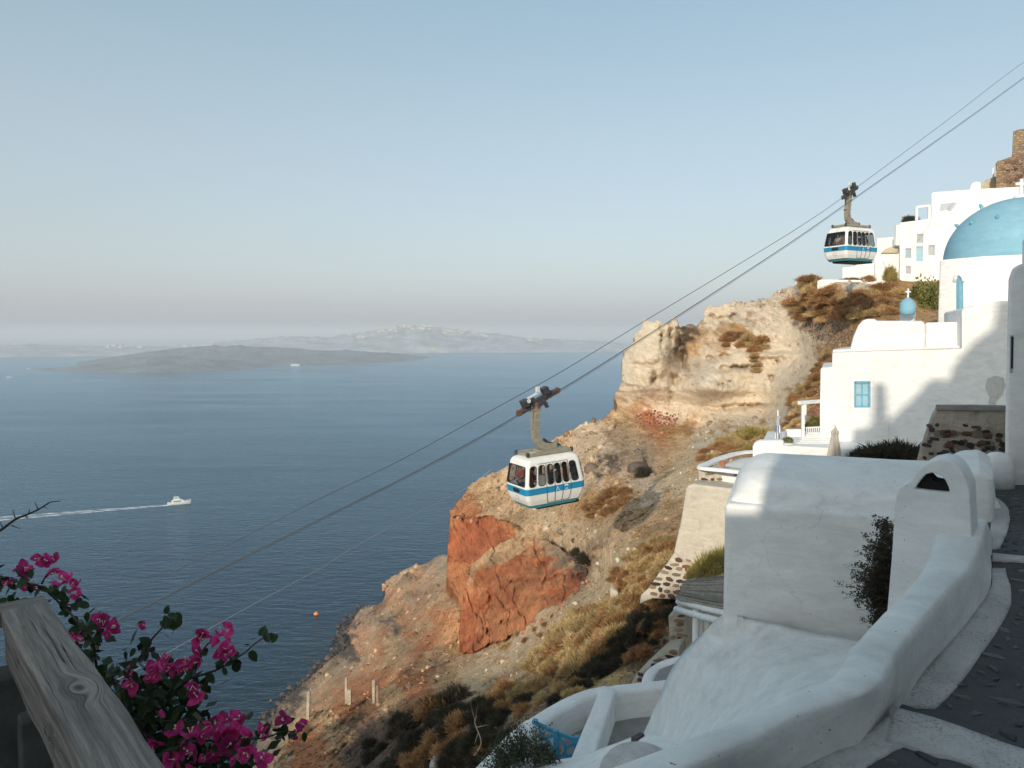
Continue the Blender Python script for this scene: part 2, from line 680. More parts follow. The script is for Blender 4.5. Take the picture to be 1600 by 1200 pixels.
M['ruin'] = ruin_mat()
# ------------------------------------------------------------------ rock and slope material
def rock_material():
    m, nt, b, out = new_mat('volcanic_slope')
    at_ = nt.nodes.new('ShaderNodeAttribute')
    at_.attribute_name = 'Rock'
    sk = nt.nodes.new('ShaderNodeAttribute')
    sk.attribute_name = 'Skin'
    v = sk.outputs['Vector']
    mp = nt.nodes.new('ShaderNodeMapping')
    mp.inputs['Scale'].default_value = (0.22, 1.5, 0.22)
    mp.inputs['Rotation'].default_value = (0, 0, 0.10)
    nt.links.new(v, mp.inputs['Vector'])
    n1 = noise(nt, v, 0.35, 6, 0.65, 0.3)
    n2 = noise(nt, v, 1.7, 7, 0.72)
    n3 = noise(nt, v, 6.0, 5, 0.75)
    strata = noise(nt, mp.outputs[0], 0.7, 5, 0.65, 0.6)

    def gain(src, lo, hi):
        r = nt.nodes.new('ShaderNodeMapRange')
        nt.links.new(src, r.inputs[0])
        r.inputs[1].default_value = 0.28
        r.inputs[2].default_value = 0.72
        r.inputs[3].default_value = lo
        r.inputs[4].default_value = hi
        return r.outputs[0]
    f = gain(n1, 0.74, 1.30)
    for src, lo, hi in ((n2, 0.66, 1.36), (strata, 0.86, 1.14), (n3, 0.70, 1.34)):
        mm = N(nt, 'ShaderNodeMath', operation='MULTIPLY')
        nt.links.new(f, mm.inputs[0])
        nt.links.new(gain(src, lo, hi), mm.inputs[1])
        f = mm.outputs[0]
    # the pale tuff is smoother and more even than the rest
    se = nt.nodes.new('ShaderNodeSeparateColor')
    nt.links.new(at_.outputs['Color'], se.inputs[0])
    pm = N(nt, 'ShaderNodeMapRange')
    nt.links.new(se.outputs[1], pm.inputs[0])
    pm.inputs[1].default_value = 0.46
    pm.inputs[2].default_value = 0.58
    pm.inputs[4].default_value = 0.60
    mf = nt.nodes.new('ShaderNodeMix')
    nt.links.new(pm.outputs[0], mf.inputs[0])
    nt.links.new(f, mf.inputs[2])
    mf.inputs[3].default_value = 1.0
    f = mf.outputs[0]
    mn = N(nt, 'ShaderNodeMath', operation='MINIMUM')
    nt.links.new(f, mn.inputs[0])
    mn.inputs[1].default_value = 1.32
    f = mn.outputs[0]
    sc_ = nt.nodes.new('ShaderNodeVectorMath')
    sc_.operation = 'SCALE'
    nt.links.new(at_.outputs['Color'], sc_.inputs[0])
    nt.links.new(f, sc_.inputs['Scale'])
    # scattered dark scabs of lava and dry scrub
    n4 = noise(nt, v, 1.1, 8, 0.78, 0.4)
    c = mixc(nt, ramp(nt, n4, [(0.615, 0.0), (0.67, 0.6)]), sc_.outputs[0], (0.13, 0.092, 0.06))
    nt.links.new(c, b.inputs['Base Color'])
    b.inputs['Roughness'].default_value = 0.95
    b.inputs['Specular IOR Level'].default_value = 0.15
    p = bump(nt, b, noise(nt, v, 0.8, 8, 0.72), 0.8, 0.8)
    bump(nt, b, n3, 0.6, 0.12, p)
    return m


M['rock'] = rock_material()

# colours of the ground itself
CREAM = (0.70, 0.59, 0.45)
PALE = (0.62, 0.53, 0.42)
TAN = (0.45, 0.295, 0.165)
SCRUB = (0.40, 0.23, 0.10)
RED = (0.36, 0.115, 0.052)
RUST = (0.44, 0.18, 0.08)
GREY = (0.35, 0.25, 0.165)
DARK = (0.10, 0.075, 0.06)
GOLD = (0.45, 0.31, 0.14)
SAND = (0.58, 0.425, 0.295)
SCREE = (0.70, 0.51, 0.32)

DEPTH_MAIN = [
    # far silhouette and the pale cliff
    (960, 605, 93), (972, 560, 93), (1000, 515, 92), (1035, 500, 91), (1060, 505, 91), (1095, 485, 93), (1150, 470, 92), (1205, 455, 87),
    (1250, 435, 82), (1290, 440, 74), (1010, 600, 89), (1040, 560, 88), (1072, 560, 93), (1100, 600, 84), (1110, 545, 90), (1180, 520, 88), (1160, 590, 85), (1200, 600, 83), (1230, 540, 84), (1250, 490, 83),
    (1265, 560, 78), (1000, 655, 90), (1050, 660, 88), (1100, 668, 86), (1160, 660, 80), (1200, 672, 74), (1150, 695, 66), (1300, 480, 72), (1330, 475, 67),
    (1400, 450, 71), (1460, 480, 66), (1300, 540, 70), (1285, 600, 66), (1250, 660, 58), (1225, 640, 75), (1400, 420, 84), (1500, 380, 86), (1600, 310, 88), (1600, 480, 62),
    (1500, 600, 55), (1400, 700, 47), (1300, 760, 43), (1600, 760, 40), (1150, 900, 35), (1200, 760, 45),
    # the shoulder behind the lower cabin
    (950, 650, 92), (900, 670, 92), (850, 700, 96), (800, 725, 102), (735, 760, 110), (940, 690, 84), (1000, 690, 80), (1060, 700, 74), (860, 740, 90), (930, 740, 72),
    (1000, 740, 63), (1090, 720, 60), (1100, 745, 52), (880, 780, 76), (830, 800, 84), (780, 800, 95), (740, 790, 104), (705, 800, 109), (1040, 760, 54),
    (990, 800, 50.7), (1050, 800, 46), (940, 850, 51), (900, 840, 62), (850, 845, 75), (800, 848, 82), (760, 865, 86), (735, 890, 88), (725, 930, 90), (915, 880, 58), (925, 905, 54),
    # down to the brush and the near slope
    (960, 900, 44), (1050, 850, 40), (1040, 905, 35), (1000, 960, 33), (930, 1000, 35), (880, 960, 46), (840, 985, 52), (800, 1010, 58), (760, 1030, 62), (722, 1020, 76),
    (870, 1040, 36), (950, 1060, 28), (1040, 1000, 28), (1090, 950, 29), (800, 1080, 38), (900, 1090, 25.5), (830, 1120, 26), (760, 1075, 45), (700, 1100, 43),
    (650, 1150, 40), (780, 1180, 26), (560, 1180, 46), (700, 1200, 33), (500, 1150, 53), (472, 1120, 58), (430, 1200, 47), (640, 1055, 64), (690, 1040, 72), (590, 1080, 62), (530, 1105, 58),
    (1000, 1100, 23.5), (900, 1150, 22.5), (850, 1190, 23), (1130, 1030, 27), (1130, 1230, 22), (420, 1240, 42), (760, 1240, 24), (1300, 900, 33), (1600, 900, 30), (1300, 1200, 20), (1600, 1200, 19)]
F_MAIN = tps([(a, b) for a, b, d in DEPTH_MAIN], np.log([d for a, b, d in DEPTH_MAIN]))

SEEDS = [
    (985, 560, CREAM), (1040, 520, CREAM), (1010, 600, CREAM), (1060, 620, CREAM), (1120, 580, CREAM), (1180, 600, CREAM), (1230, 570, CREAM), (1130, 640, CREAM), (1190, 640, CREAM), (1230, 620, CREAM),
    (1120, 500, CREAM), (1165, 490, PALE), (1200, 480, PALE), (1210, 500, PALE), (1250, 510, CREAM), (1265, 535, CREAM), (1255, 550, CREAM), (1240, 600, CREAM), (1215, 585, CREAM), (1150, 560, CREAM), (1100, 560, CREAM), (1090, 600, CREAM), (1150, 620, CREAM), (1210, 540, CREAM), (1170, 530, SCRUB), (1085, 545, TAN), (1140, 535, TAN), (1070, 530, DARK),
    (1260, 455, SCRUB), (1300, 470, SCRUB), (1340, 490, SCRUB), (1400, 460, SCRUB), (1290, 515, GREY), (1310, 530, TAN), (1275, 590, SCRUB), (1260, 620, SCRUB), (1285, 630, RED), (1300, 560, SCRUB), (1340, 450, PALE), (1450, 420, TAN),
    (1020, 655, RUST), (1045, 650, CREAM), (1060, 680, SCRUB), (1100, 680, CREAM), (1170, 680, SCRUB), (1140, 690, SCRUB), (1030, 680, RUST), (1010, 690, GREY), (980, 660, TAN), (960, 690, GREY),
    (930, 680, SAND), (905, 695, SAND), (880, 700, TAN), (860, 720, SAND), (830, 735, TAN), (800, 745, SAND), (760, 765, TAN), (735, 790, RUST), (790, 800, TAN), (945, 700, SAND), (955, 760, SAND), (1010, 760, SAND), (1040, 790, TAN), (900, 760, SAND), (860, 770, SCREE), (920, 720, SCREE), (960, 730, DARK), (1000, 720, GREY), (1040, 720, TAN), (1070, 730, SCREE),
    (960, 770, SCRUB), (920, 790, SCRUB), (880, 800, TAN), (860, 825, SCREE), (900, 845, SCREE), (930, 860, GREY), (850, 840, TAN), (990, 800, TAN), (1050, 790, TAN), (1010, 850, TAN), (960, 880, SCREE), (1060, 760, SCREE),
    (780, 845, TAN), (740, 900, TAN), (910, 900, GREY),
    (930, 920, SCREE), (890, 955, SCREE), (850, 985, SCREE), (810, 1010, SCREE), (770, 1035, SCREE), (740, 1060, SCREE), (1020, 880, GOLD), (980, 950, GOLD), (920, 990, GOLD), (880, 1020, GOLD), (1040, 940, GOLD), (850, 1060, SCRUB), (940, 1040, GOLD),
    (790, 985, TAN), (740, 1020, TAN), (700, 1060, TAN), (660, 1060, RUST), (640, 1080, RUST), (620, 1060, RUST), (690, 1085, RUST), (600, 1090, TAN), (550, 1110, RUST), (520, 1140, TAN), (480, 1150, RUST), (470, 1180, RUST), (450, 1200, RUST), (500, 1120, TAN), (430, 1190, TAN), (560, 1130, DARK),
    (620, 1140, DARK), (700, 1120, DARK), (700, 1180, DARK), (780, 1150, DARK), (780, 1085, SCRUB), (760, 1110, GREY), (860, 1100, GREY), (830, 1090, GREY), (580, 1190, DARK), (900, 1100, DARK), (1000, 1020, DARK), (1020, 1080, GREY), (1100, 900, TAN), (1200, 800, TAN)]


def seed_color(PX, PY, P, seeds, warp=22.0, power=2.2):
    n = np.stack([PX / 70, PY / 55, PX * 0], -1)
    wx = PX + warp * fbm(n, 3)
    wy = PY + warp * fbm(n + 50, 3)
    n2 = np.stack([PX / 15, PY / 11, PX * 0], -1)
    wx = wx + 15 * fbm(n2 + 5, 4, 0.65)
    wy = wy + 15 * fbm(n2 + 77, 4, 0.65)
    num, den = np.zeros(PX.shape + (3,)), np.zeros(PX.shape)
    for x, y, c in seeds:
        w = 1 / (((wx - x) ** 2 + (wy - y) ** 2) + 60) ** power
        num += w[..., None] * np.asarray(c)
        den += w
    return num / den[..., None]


def fractal_relief(P, amp, scale, octv=6, ridged=0.4, strata=0.0):
    q = P / scale
    h = (1 - ridged) * fbm(q, octv, 0.52) + ridged * (fbm(q + 9, octv, 0.5, True) * 0.6)
    if strata:
        s = P * np.array([0.16, 0.16, 1.1]) / (scale * 0.28)
        h = h + strata * fbm(s + 3, 4, 0.5)
    return amp * h


def layer(name, poly, depth, step, seeds, relief, jitter=5.0, skirt=12.0, pits=(), mat='rock', streak=0.0, gain=1.0):
    poly = np.asarray(poly, float)
    xs = np.arange(poly[:, 0].min() - 2 * step, poly[:, 0].max() + 2 * step, step)
    ys = np.arange(poly[:, 1].min() - 2 * step, poly[:, 1].max() + 2 * step, step)
    PX, PY = np.meshgrid(xs, ys, indexing='ij')
    q = np.stack([PX, PY, np.zeros_like(PX)], -1)
    jx = jitter * fbm(q / 26, 4)
    jy = jitter * fbm(q / 26 + 31, 4)
    ins = pip(poly, PX + jx, PY + jy)
    D = np.exp(depth(PX, PY)) if callable(depth) else depth
    P0 = at(PX, PY, D)
    dd = relief(P0, PX, PY)
    for (x, y, rx, ry, dep) in pits:
        dd = dd + dep * np.exp(-((((PX - x) + 4 * fbm(q / 9, 2)) / rx) ** 2 + (((PY - y) + 3 * fbm(q / 9 + 7, 2)) / ry) ** 2))
    D2 = D + dd
    P = at(PX, PY, D2)
    C = seed_color(PX, PY, P0, seeds)
    C = C * gain
    if streak:
        C = C * np.clip(1 + streak * diag(PX + 55, PY - 30, D, 1.0), 0.45, 1.45)[..., None]
        C = C * np.minimum(1, 0.68 / C.max(-1))[..., None]
    nx, ny = PX.shape
    idx = np.arange(nx * ny).reshape(nx, ny)
    qd = np.stack([idx[:-1, :-1], idx[:-1, 1:], idx[1:, 1:], idx[1:, :-1]], -1)
    ok = ins[:-1, :-1] & ins[:-1, 1:] & ins[1:, 1:] & ins[1:, :-1]
    qd = qd[ok]
    V = P.reshape(-1, 3)
    Cc = C.reshape(-1, 3)
    SK = np.stack([PX * D / F_PX, -PY * D / F_PX, D * 0.3], -1).reshape(-1, 3)
    # boundary edges roll back into the hill
    e = np.concatenate([qd[:, [0, 1]], qd[:, [1, 2]], qd[:, [2, 3]], qd[:, [3, 0]]])
    key = np.sort(e, 1)
    key = key[:, 0].astype(np.int64) * (nx * ny) + key[:, 1]
    u, inv, cnt = np.unique(key, return_inverse=True, return_counts=True)
    be = e[cnt[inv] == 1]
    bv = np.unique(be)
    remap = -np.ones(nx * ny, np.int64)
    remap[bv] = np.arange(len(bv))
    r = ray(PX.reshape(-1)[bv], PY.reshape(-1)[bv])
    h = r / np.linalg.norm(r, axis=1)[:, None]
    base = nx * ny
    rings = [bv]
    allV, allC, allS = [V], [Cc], [SK]
    for k, (a, dz) in enumerate(((0.12, 0.01), (0.45, 0.06), (1.0, 0.3))):
        nv = V[bv] + h * skirt * a + np.array([0, 0, -skirt * dz])
        nv += 0.05 * skirt * a * fbm(nv / (0.3 * skirt), 3)[:, None]
        allV.append(nv)
        allC.append(Cc[bv])
        allS.append(SK[bv] + np.array([0, 0, skirt * a * 0.5]))
        rings.append(base + k * len(bv) + np.arange(len(bv)))
    fs = [qd]
    for k in range(3):
        A = be[:, 0], be[:, 1]
        g0 = (lambda i: i) if k == 0 else (lambda i, k=k: rings[k][remap[i]])
        fs.append(np.stack([A[1], A[0], A[0], A[1]], -1) * 0 + np.stack([g0(A[1]), g0(A[0]), rings[k + 1][remap[A[0]]], rings[k + 1][remap[A[1]]]], -1))
    V = np.vstack(allV)
    Cc = np.vstack(allC)
    SK = np.vstack(allS)
    Fq = np.vstack(fs)
    used = np.unique(Fq)
    rm = -np.ones(len(V), np.int64)
    rm[used] = np.arange(len(used))
    me = raw_mesh(name, V[used], rm[Fq], False)
    set_color(me, Cc[used])
    a_ = me.attributes.new('Skin', 'FLOAT_VECTOR', 'POINT')
    a_.data.foreach_set('vector', SK[used].astype(np.float32).ravel())
    me.shade_smooth()
    o = link_mesh(name, me, M[mat])
    tag(o, kind='structure')
    o['_'] = 0
    del o['_']
    return o, dict(PX=PX, PY=PY, P=P, ins=ins, C=C)


def diag(PX, PY, d, amp):
    """runnels and ledges that climb the slope from lower left to upper right"""
    k = float(np.median(d)) / F_PX if np.ndim(d) else d / F_PX
    wob = 9 * fbm(np.stack([PX / 60, PY / 60, 0 * PX], -1), 2)
    u, w = (0.80 * PX - 0.60 * PY) * k, (0.60 * PX + 0.80 * PY + wob) * k
    return amp * (fbm(np.stack([u / 6.5, w / 1.5, 0 * u], -1), 5, 0.6) + 0.5 * fbm(np.stack([u / 5 + 40, w / 0.7, 0 * u], -1), 3, 0.6, True))


def rel_main(P, PX, PY):
    d = np.linalg.norm(P - CAM, axis=-1)
    cliff = np.clip((700 - PY) / 40, 0, 1) * np.clip((PX - 950) / 20, 0, 1)
    a = fractal_relief(P, 0.55, 4.2, 6, 0.4)
    c = fractal_relief(P, 0.75, 11.0, 7, 0.35, 0.7)
    near = np.clip((d - 15) / 30, 0.25, 1)
    a = a + diag(PX, PY, d, 0.75)
    return (a * (1 - cliff) * near + c * cliff * 0.9) + 0.16 * near * fbm(P / 0.8, 3, 0.6)


PITS = [(1155, 574, 24, 3, 2.2), (1130, 578, 9, 3, 1.5), (1108, 560, 5, 4, 1.8), (1118, 563, 5, 3, 1.6), (1132, 556, 8, 4, 1.8), (1022, 592, 4, 9, 2.2), (1056, 596, 6, 8, 2.4), (1046, 590, 14, 9, 1.2),
        (1176, 634, 26, 3, 2.4), (1135, 638, 14, 3, 1.8), (1205, 592, 4, 5, 1.6), (1203, 587, 5, 2, 1.0), (1250, 578, 4, 6, 1.2), (1252, 592, 4, 4, 1.2), (1068, 560, 5, 16, 2.6), (1060, 535, 4, 14, 2.4), (1048, 520, 3, 16, 1.8),
        (1034, 525, 2.5, 16, 1.6), (1115, 495, 5, 3, 1.3), (1127, 498, 6, 3, 1.3), (1140, 496, 5, 4, 1.4), (1147, 493, 5, 3, 1.2), (1170, 496, 4, 5, 1.4), (1048, 622, 3, 14, 1.2), (1240, 583, 3, 3, 1.2),
        (1080, 588, 3, 2, 1.0), (1097, 592, 3, 2, 1.0), (1130, 602, 3, 3, 1.2), (1215, 565, 3, 2, 1.0), (1120, 520, 3, 2, 0.9), (985, 604, 14, 3, 0.9), (1000, 570, 20, 2.5, 1.0), (1200, 555, 40, 4, -1.5), (1130, 610, 40, 10, -1.6), (1100, 645, 50, 8, -1.2)]

CLIFF_POLY = [(1640, 300), (1520, 372), (1440, 428), (1380, 438), (1285, 440), (1270, 431), (1250, 435), (1240, 449), (1215, 452), (1200, 464), (1170, 472), (1150, 469), (1130, 477), (1104, 481), (1095, 500), (1090, 510),
              (1075, 508), (1064, 512), (1060, 500), (1050, 497), (1040, 505), (1030, 497), (1018, 503), (1008, 498), (1003, 515), (990, 522), (985, 540), (975, 548), (972, 590), (966, 612), (958, 620), (966, 640), (970, 660),
              (1010, 676), (1060, 684), (1120, 690), (1200, 700), (1300, 720), (1640, 760)]
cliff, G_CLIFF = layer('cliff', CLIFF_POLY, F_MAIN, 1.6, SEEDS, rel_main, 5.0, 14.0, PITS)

HILL_POLY = [(960, 633), (945, 652), (920, 660), (900, 668), (870, 684), (840, 702), (800, 725), (765, 740), (742, 752), (728, 764), (718, 785), (706, 800), (704, 812), (730, 806), (770, 806), (818, 826),
             (800, 840), (765, 860), (742, 884), (730, 905), (724, 930), (738, 905), (760, 880), (800, 860), (830, 854), (862, 860), (890, 874), (912, 888), (916, 898), (902, 925), (878, 940), (850, 956),
             (800, 985), (760, 1003), (722, 1016), (700, 1036), (660, 1050), (630, 1052), (605, 1064), (585, 1084), (548, 1096), (520, 1102), (486, 1112), (474, 1132), (440, 1165), (425, 1200), (405, 1260), (1660, 1260), (1660, 745), (1400, 735),
             (1200, 694), (1120, 684), (1060, 678), (1010, 670), (985, 655)]
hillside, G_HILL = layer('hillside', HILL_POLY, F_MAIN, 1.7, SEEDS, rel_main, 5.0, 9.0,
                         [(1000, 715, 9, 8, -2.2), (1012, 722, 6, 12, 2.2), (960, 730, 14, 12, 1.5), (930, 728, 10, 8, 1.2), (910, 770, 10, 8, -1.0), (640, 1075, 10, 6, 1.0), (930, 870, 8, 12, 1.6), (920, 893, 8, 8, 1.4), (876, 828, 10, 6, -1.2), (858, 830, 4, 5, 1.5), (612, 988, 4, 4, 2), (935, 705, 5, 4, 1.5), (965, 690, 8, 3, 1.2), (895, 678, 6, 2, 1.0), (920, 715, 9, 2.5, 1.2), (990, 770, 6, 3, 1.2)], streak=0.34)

# the two red faces
RED_SEEDS = [(705, 850, RED), (740, 840, RED), (780, 820, RED), (720, 900, RUST), (760, 880, RED), (820, 820, TAN), (800, 815, RUST), (708, 795, RUST), (740, 800, RED), (712, 930, RUST)]
LD = [(703, 805, 109), (712, 800, 108), (770, 800, 98), (820, 822, 86), (700, 860, 108), (702, 920, 107), (740, 850, 101), (740, 900, 97), (780, 840, 93), (800, 850, 89), (730, 940, 98), (720, 990, 97), (800, 900, 86)]
F_LEFT = tps([(a, b) for a, b, d in LD], np.log([d for a, b, d in LD]))


def rel_red(P, PX, PY):
    Q = np.stack([P[..., 0], P[..., 1] * 0.35, P[..., 2]], -1)
    crack = np.clip(1 - np.abs(fbm(Q / 3.1 + 4, 3)) / 0.09, 0, 1)
    return fractal_relief(Q, 0.8, 7.0, 6, 0.5, 0.15) + 0.45 * fbm(Q / 1.2, 4, 0.65) + 0.7 * crack - 0.35 * np.clip(fbm(Q / 0.6, 2), 0.1, 1)


red_cliff, _ = layer('red_cliff', [(704, 795), (735, 798), (772, 798), (822, 820), (812, 840), (780, 862), (750, 890), (735, 920), (724, 960), (716, 935), (700, 918), (698, 870), (701, 830)], F_LEFT, 1.5, RED_SEEDS, rel_red, 4, 8,
                     [(790, 850, 10, 8, 0.8), (725, 815, 3, 3, 1.0)], streak=0.22)

FD = [(735, 890, 79), (760, 866, 77), (800, 848, 74), (850, 843, 70), (900, 865, 62.5), (917, 890, 58.5), (722, 935, 79), (718, 1012, 75), (760, 1000, 68), (800, 982, 62), (850, 952, 57), (900, 920, 55.5), (790, 920, 69), (850, 900, 64), (750, 950, 74), (760, 900, 75.5), (820, 870, 70.5), (800, 950, 64.5), (880, 880, 62.5), (770, 960, 70)]
F_FRONT = tps([(a, b) for a, b, d in FD], np.log([d for a, b, d in FD]))
RED_SEEDS2 = [(740, 950, RED), (760, 900, RED), (800, 880, RED), (850, 880, RED), (890, 890, RED), (870, 920, RED), (800, 950, RED), (760, 980, RUST), (730, 1000, RED), (820, 940, RUST), (745, 925, RUST), (830, 905, RUST), (865, 900, RUST), (785, 985, RUST), (820, 960, RUST), (760, 870, TAN), (800, 851, TAN), (740, 890, TAN), (850, 848, TAN), (905, 880, DARK), (840, 860, RUST), (880, 868, GREY)]
front_red, _ = layer('red_rock_face', [(724, 935), (730, 905), (742, 882), (765, 857), (800, 841), (832, 840), (862, 848), (895, 866), (917, 884), (921, 896), (908, 924), (885, 944), (850, 962), (800, 992), (760, 1010), (722, 1022), (716, 1000), (719, 960)], F_FRONT, 1.3, RED_SEEDS2, rel_red, 5, 8,
                     [(768, 935, 5, 14, 2.0), (760, 950, 7, 18, 1.2), (820, 866, 6, 5, 1.6), (845, 880, 8, 4, 1.2), (905, 900, 8, 6, 1.8), (764, 985, 4, 4, 1.5), (785, 972, 3, 3, 1.2), (820, 905, 30, 5, 0.8), (850, 930, 25, 6, 0.7)], streak=0.30)

# the far lower slope that runs down to the sea
SHORE = [(405, 1150), (418, 1122), (430, 1108), (455, 1082), (482, 1058), (505, 1036), (522, 1018), (546, 1008), (528, 1000), (534, 982), (548, 968), (566, 946)]
shore_d = [float(atz(x, y, 0.0)[1]) for x, y in SHORE]
BD = [(x, y, d) for (x, y), d in zip(SHORE, shore_d)] + [
    (590, 915, 450), (612, 902, 455), (640, 888, 450), (665, 878, 440), (700, 866, 420), (700, 930, 122), (665, 960, 158), (625, 955, 270), (600, 1000, 190), (640, 1000, 130), (565, 1050, 150), (620, 1050, 85), (510, 1100, 120), (540, 1090, 92), (460, 1130, 170), (700, 1000, 98),
    (690, 900, 260), (660, 905, 390), (600, 945, 400), (570, 985, 320), (530, 1040, 290), (480, 1085, 250), (440, 1140, 240), (450, 1180, 110), (720, 1020, 90), (740, 960, 100), (430, 1230, 100), (560, 1120, 75), (640, 1090, 72)]
F_LOW = tps([(a, b) for a, b, d in BD], np.log([d for a, b, d in BD]))
BROWN = (0.45, 0.235, 0.125)
LOW_SEEDS = [(660, 950, BROWN), (620, 940, BROWN), (640, 1010, BROWN), (590, 1020, BROWN), (560, 1000, BROWN), (610, 985, DARK), (575, 1040, BROWN), (500, 1100, BROWN), (540, 1065, BROWN), (690, 1000, BROWN), (650, 905, BROWN), (600, 1015, RUST), (640, 975, RUST), (665, 1020, RUST), (600, 950, BROWN), (560, 960, GREY), (540, 990, DARK), (530, 1005, DARK), (548, 1010, DARK), (590, 930, TAN), (640, 895, TAN), (670, 890, GREY), (690, 880, TAN), (640, 930, TAN), (600, 980, TAN), (585, 1000, TAN), (570, 1020, TAN), (540, 1050, GREY), (650, 970, TAN), (690, 950, TAN), (690, 960, RUST), (660, 1000, RUST),
             (620, 1020, TAN), (590, 1060, RUST), (520, 1075, TAN), (490, 1090, GREY), (460, 1110, TAN), (440, 1120, DARK), (425, 1125, DARK), (470, 1075, DARK), (455, 1090, DARK), (560, 1080, RUST), (600, 1035, TAN), (700, 1010, SCRUB), (680, 1030, TAN), (490, 1130, TAN), (450, 1150, GREY), (630, 1000, TAN), (615, 960, SCRUB), (575, 955, RUST)]


def rel_low(P, PX, PY):
    d = np.linalg.norm(P - CAM, axis=-1)
    return fractal_relief(P, 0.018, 14.0, 6, 0.5, 0.2) * d + 0.006 * d * fbm(P / 3.0, 4, 0.6) + diag(PX, PY, np.full_like(d, 150.0), 0.0065) * d


lower_slope, G_LOW = layer('lower_slope', SHORE + [(575, 938), (560, 925), (592, 912), (612, 898), (640, 886), (668, 876), (705, 862), (760, 880), (760, 1010), (740, 1060), (660, 1110), (520, 1180), (400, 1240), (385, 1200)], F_LOW, 1.5, LOW_SEEDS, rel_low, 5, 30,
                           [(690, 940, 6, 5, 2.0), (640, 920, 8, 5, 3), (620, 987, 4, 4, 9), (628, 983, 3, 3, 6), (590, 965, 4, 3, 8)], streak=0.42, gain=1.0)

# ------------------------------------------------------------------ sea
def sea_material():
    m, nt, b, out = new_mat('sea_water')
    pos = coords(nt, 'World')
    big = noise(nt, coords(nt, 'World', (0.0016, 0.006, 1)), 1.0, 4, 0.55, 0.5)
    deep = mixc(nt, ramp(nt, big, [(0.35, 0.0), (0.65, 1.0)]), (0.0006, 0.012, 0.030), (0.001, 0.018, 0.042))
    # shallow water over stones along the foot of the slope
    a = atz(436, 1100, 0)
    c2 = atz(535, 1000, 0)
    ln = nt.nodes.new('ShaderNodeVectorMath')
    ln.operation = 'SUBTRACT'
    nt.links.new(pos, ln.inputs[0])
    ln.inputs[1].default_value = a
    ax = (c2 - a)
    axl = np.linalg.norm(ax)
    ax = ax / axl
    dt = nt.nodes.new('ShaderNodeVectorMath')
    dt.operation = 'DOT_PRODUCT'
    nt.links.new(ln.outputs[0], dt.inputs[0])
    nrm = (-ax[1], ax[0], 0)
    dt.inputs[1].default_value = nrm
    wob = noise(nt, pos, 0.03, 3)
    ad = N(nt, 'ShaderNodeMath', operation='MULTIPLY_ADD')
    nt.links.new(wob, ad.inputs[0])
    ad.inputs[1].default_value = 34.0
    nt.links.new(dt.outputs['Value'], ad.inputs[2])
    sh = N(nt, 'ShaderNodeMapRange')
    nt.links.new(ad.outputs[0], sh.inputs[0])
    sh.inputs[1].default_value = 14
    sh.inputs[2].default_value = 48
    sh.inputs[3].default_value = 1
    sh.inputs[4].default_value = 0
    al = nt.nodes.new('ShaderNodeVectorMath')
    al.operation = 'DOT_PRODUCT'
    nt.links.new(ln.outputs[0], al.inputs[0])
    al.inputs[1].default_value = tuple(ax)
    sh2 = N(nt, 'ShaderNodeMapRange')
    nt.links.new(al.outputs['Value'], sh2.inputs[0])
    sh2.inputs[1].default_value = axl + 45
    sh2.inputs[2].default_value = axl + 8
    mu = N(nt, 'ShaderNodeMath', operation='MULTIPLY')
    nt.links.new(sh.outputs[0], mu.inputs[0])
    nt.links.new(sh2.outputs[0], mu.inputs[1])
    mu2 = N(nt, 'ShaderNodeMath', operation='MULTIPLY')
    nt.links.new(mu.outputs[0], mu2.inputs[0])
    mu2.inputs[1].default_value = 0.75
    c = mixc(nt, mu2.outputs[0], deep, (0.002, 0.018, 0.020))
    nt.nodes.remove(b)
    b = nt.nodes.new('ShaderNodeBsdfDiffuse')          # light scattered back out of the water
    nt.links.new(c, b.inputs['Color'])
    gl = nt.nodes.new('ShaderNodeBsdfGlossy')          # the sky on the waves
    gl.inputs['Roughness'].default_value = 0.14
    wind = noise(nt, coords(nt, 'World', (0.0021, 0.0105, 1), (0, 0, 0.22)), 1.0, 5, 0.62, 0.8)
    nt.links.new(mixc(nt, ramp(nt, wind, [(0.36, 0.0), (0.64, 1.0)]), (0.46, 0.74, 0.96), (0.55, 0.83, 1.0)), gl.inputs['Color'])
    nt.links.new(ramp(nt, wind, [(0.36, 0.10), (0.64, 0.20)]), gl.inputs['Roughness'])
    fr = nt.nodes.new('ShaderNodeFresnel')
    fr.inputs['IOR'].default_value = 1.25
    mx = nt.nodes.new('ShaderNodeMixShader')
    nt.links.new(fr.outputs[0], mx.inputs[0])
    nt.links.new(b.outputs[0], mx.inputs[1])
    nt.links.new(gl.outputs[0], mx.inputs[2])
    nt.links.new(mx.outputs[0], out.inputs['Surface'])
    w1 = noise(nt, coords(nt, 'World', (0.10, 0.22, 1), (0, 0, 0.35)), 1.0, 5, 0.62, 0.3)
    w2 = noise(nt, coords(nt, 'World', (0.018, 0.05, 1), (0, 0, 0.2)), 1.0, 4, 0.6, 0.2)
    w3 = noise(nt, coords(nt, 'World', (0.45, 0.9, 1), (0, 0, 0.5)), 1.0, 3, 0.6)
    p = bump(nt, b, w2, 0.3, 3.0)
    p = bump(nt, b, w1, 0.8, 1.3, p)
    p = bump(nt, b, w3, 0.5, 0.30, p)
    nt.links.new(p, gl.inputs['Normal'])
    nt.links.new(p, fr.inputs['Normal'])
    return m


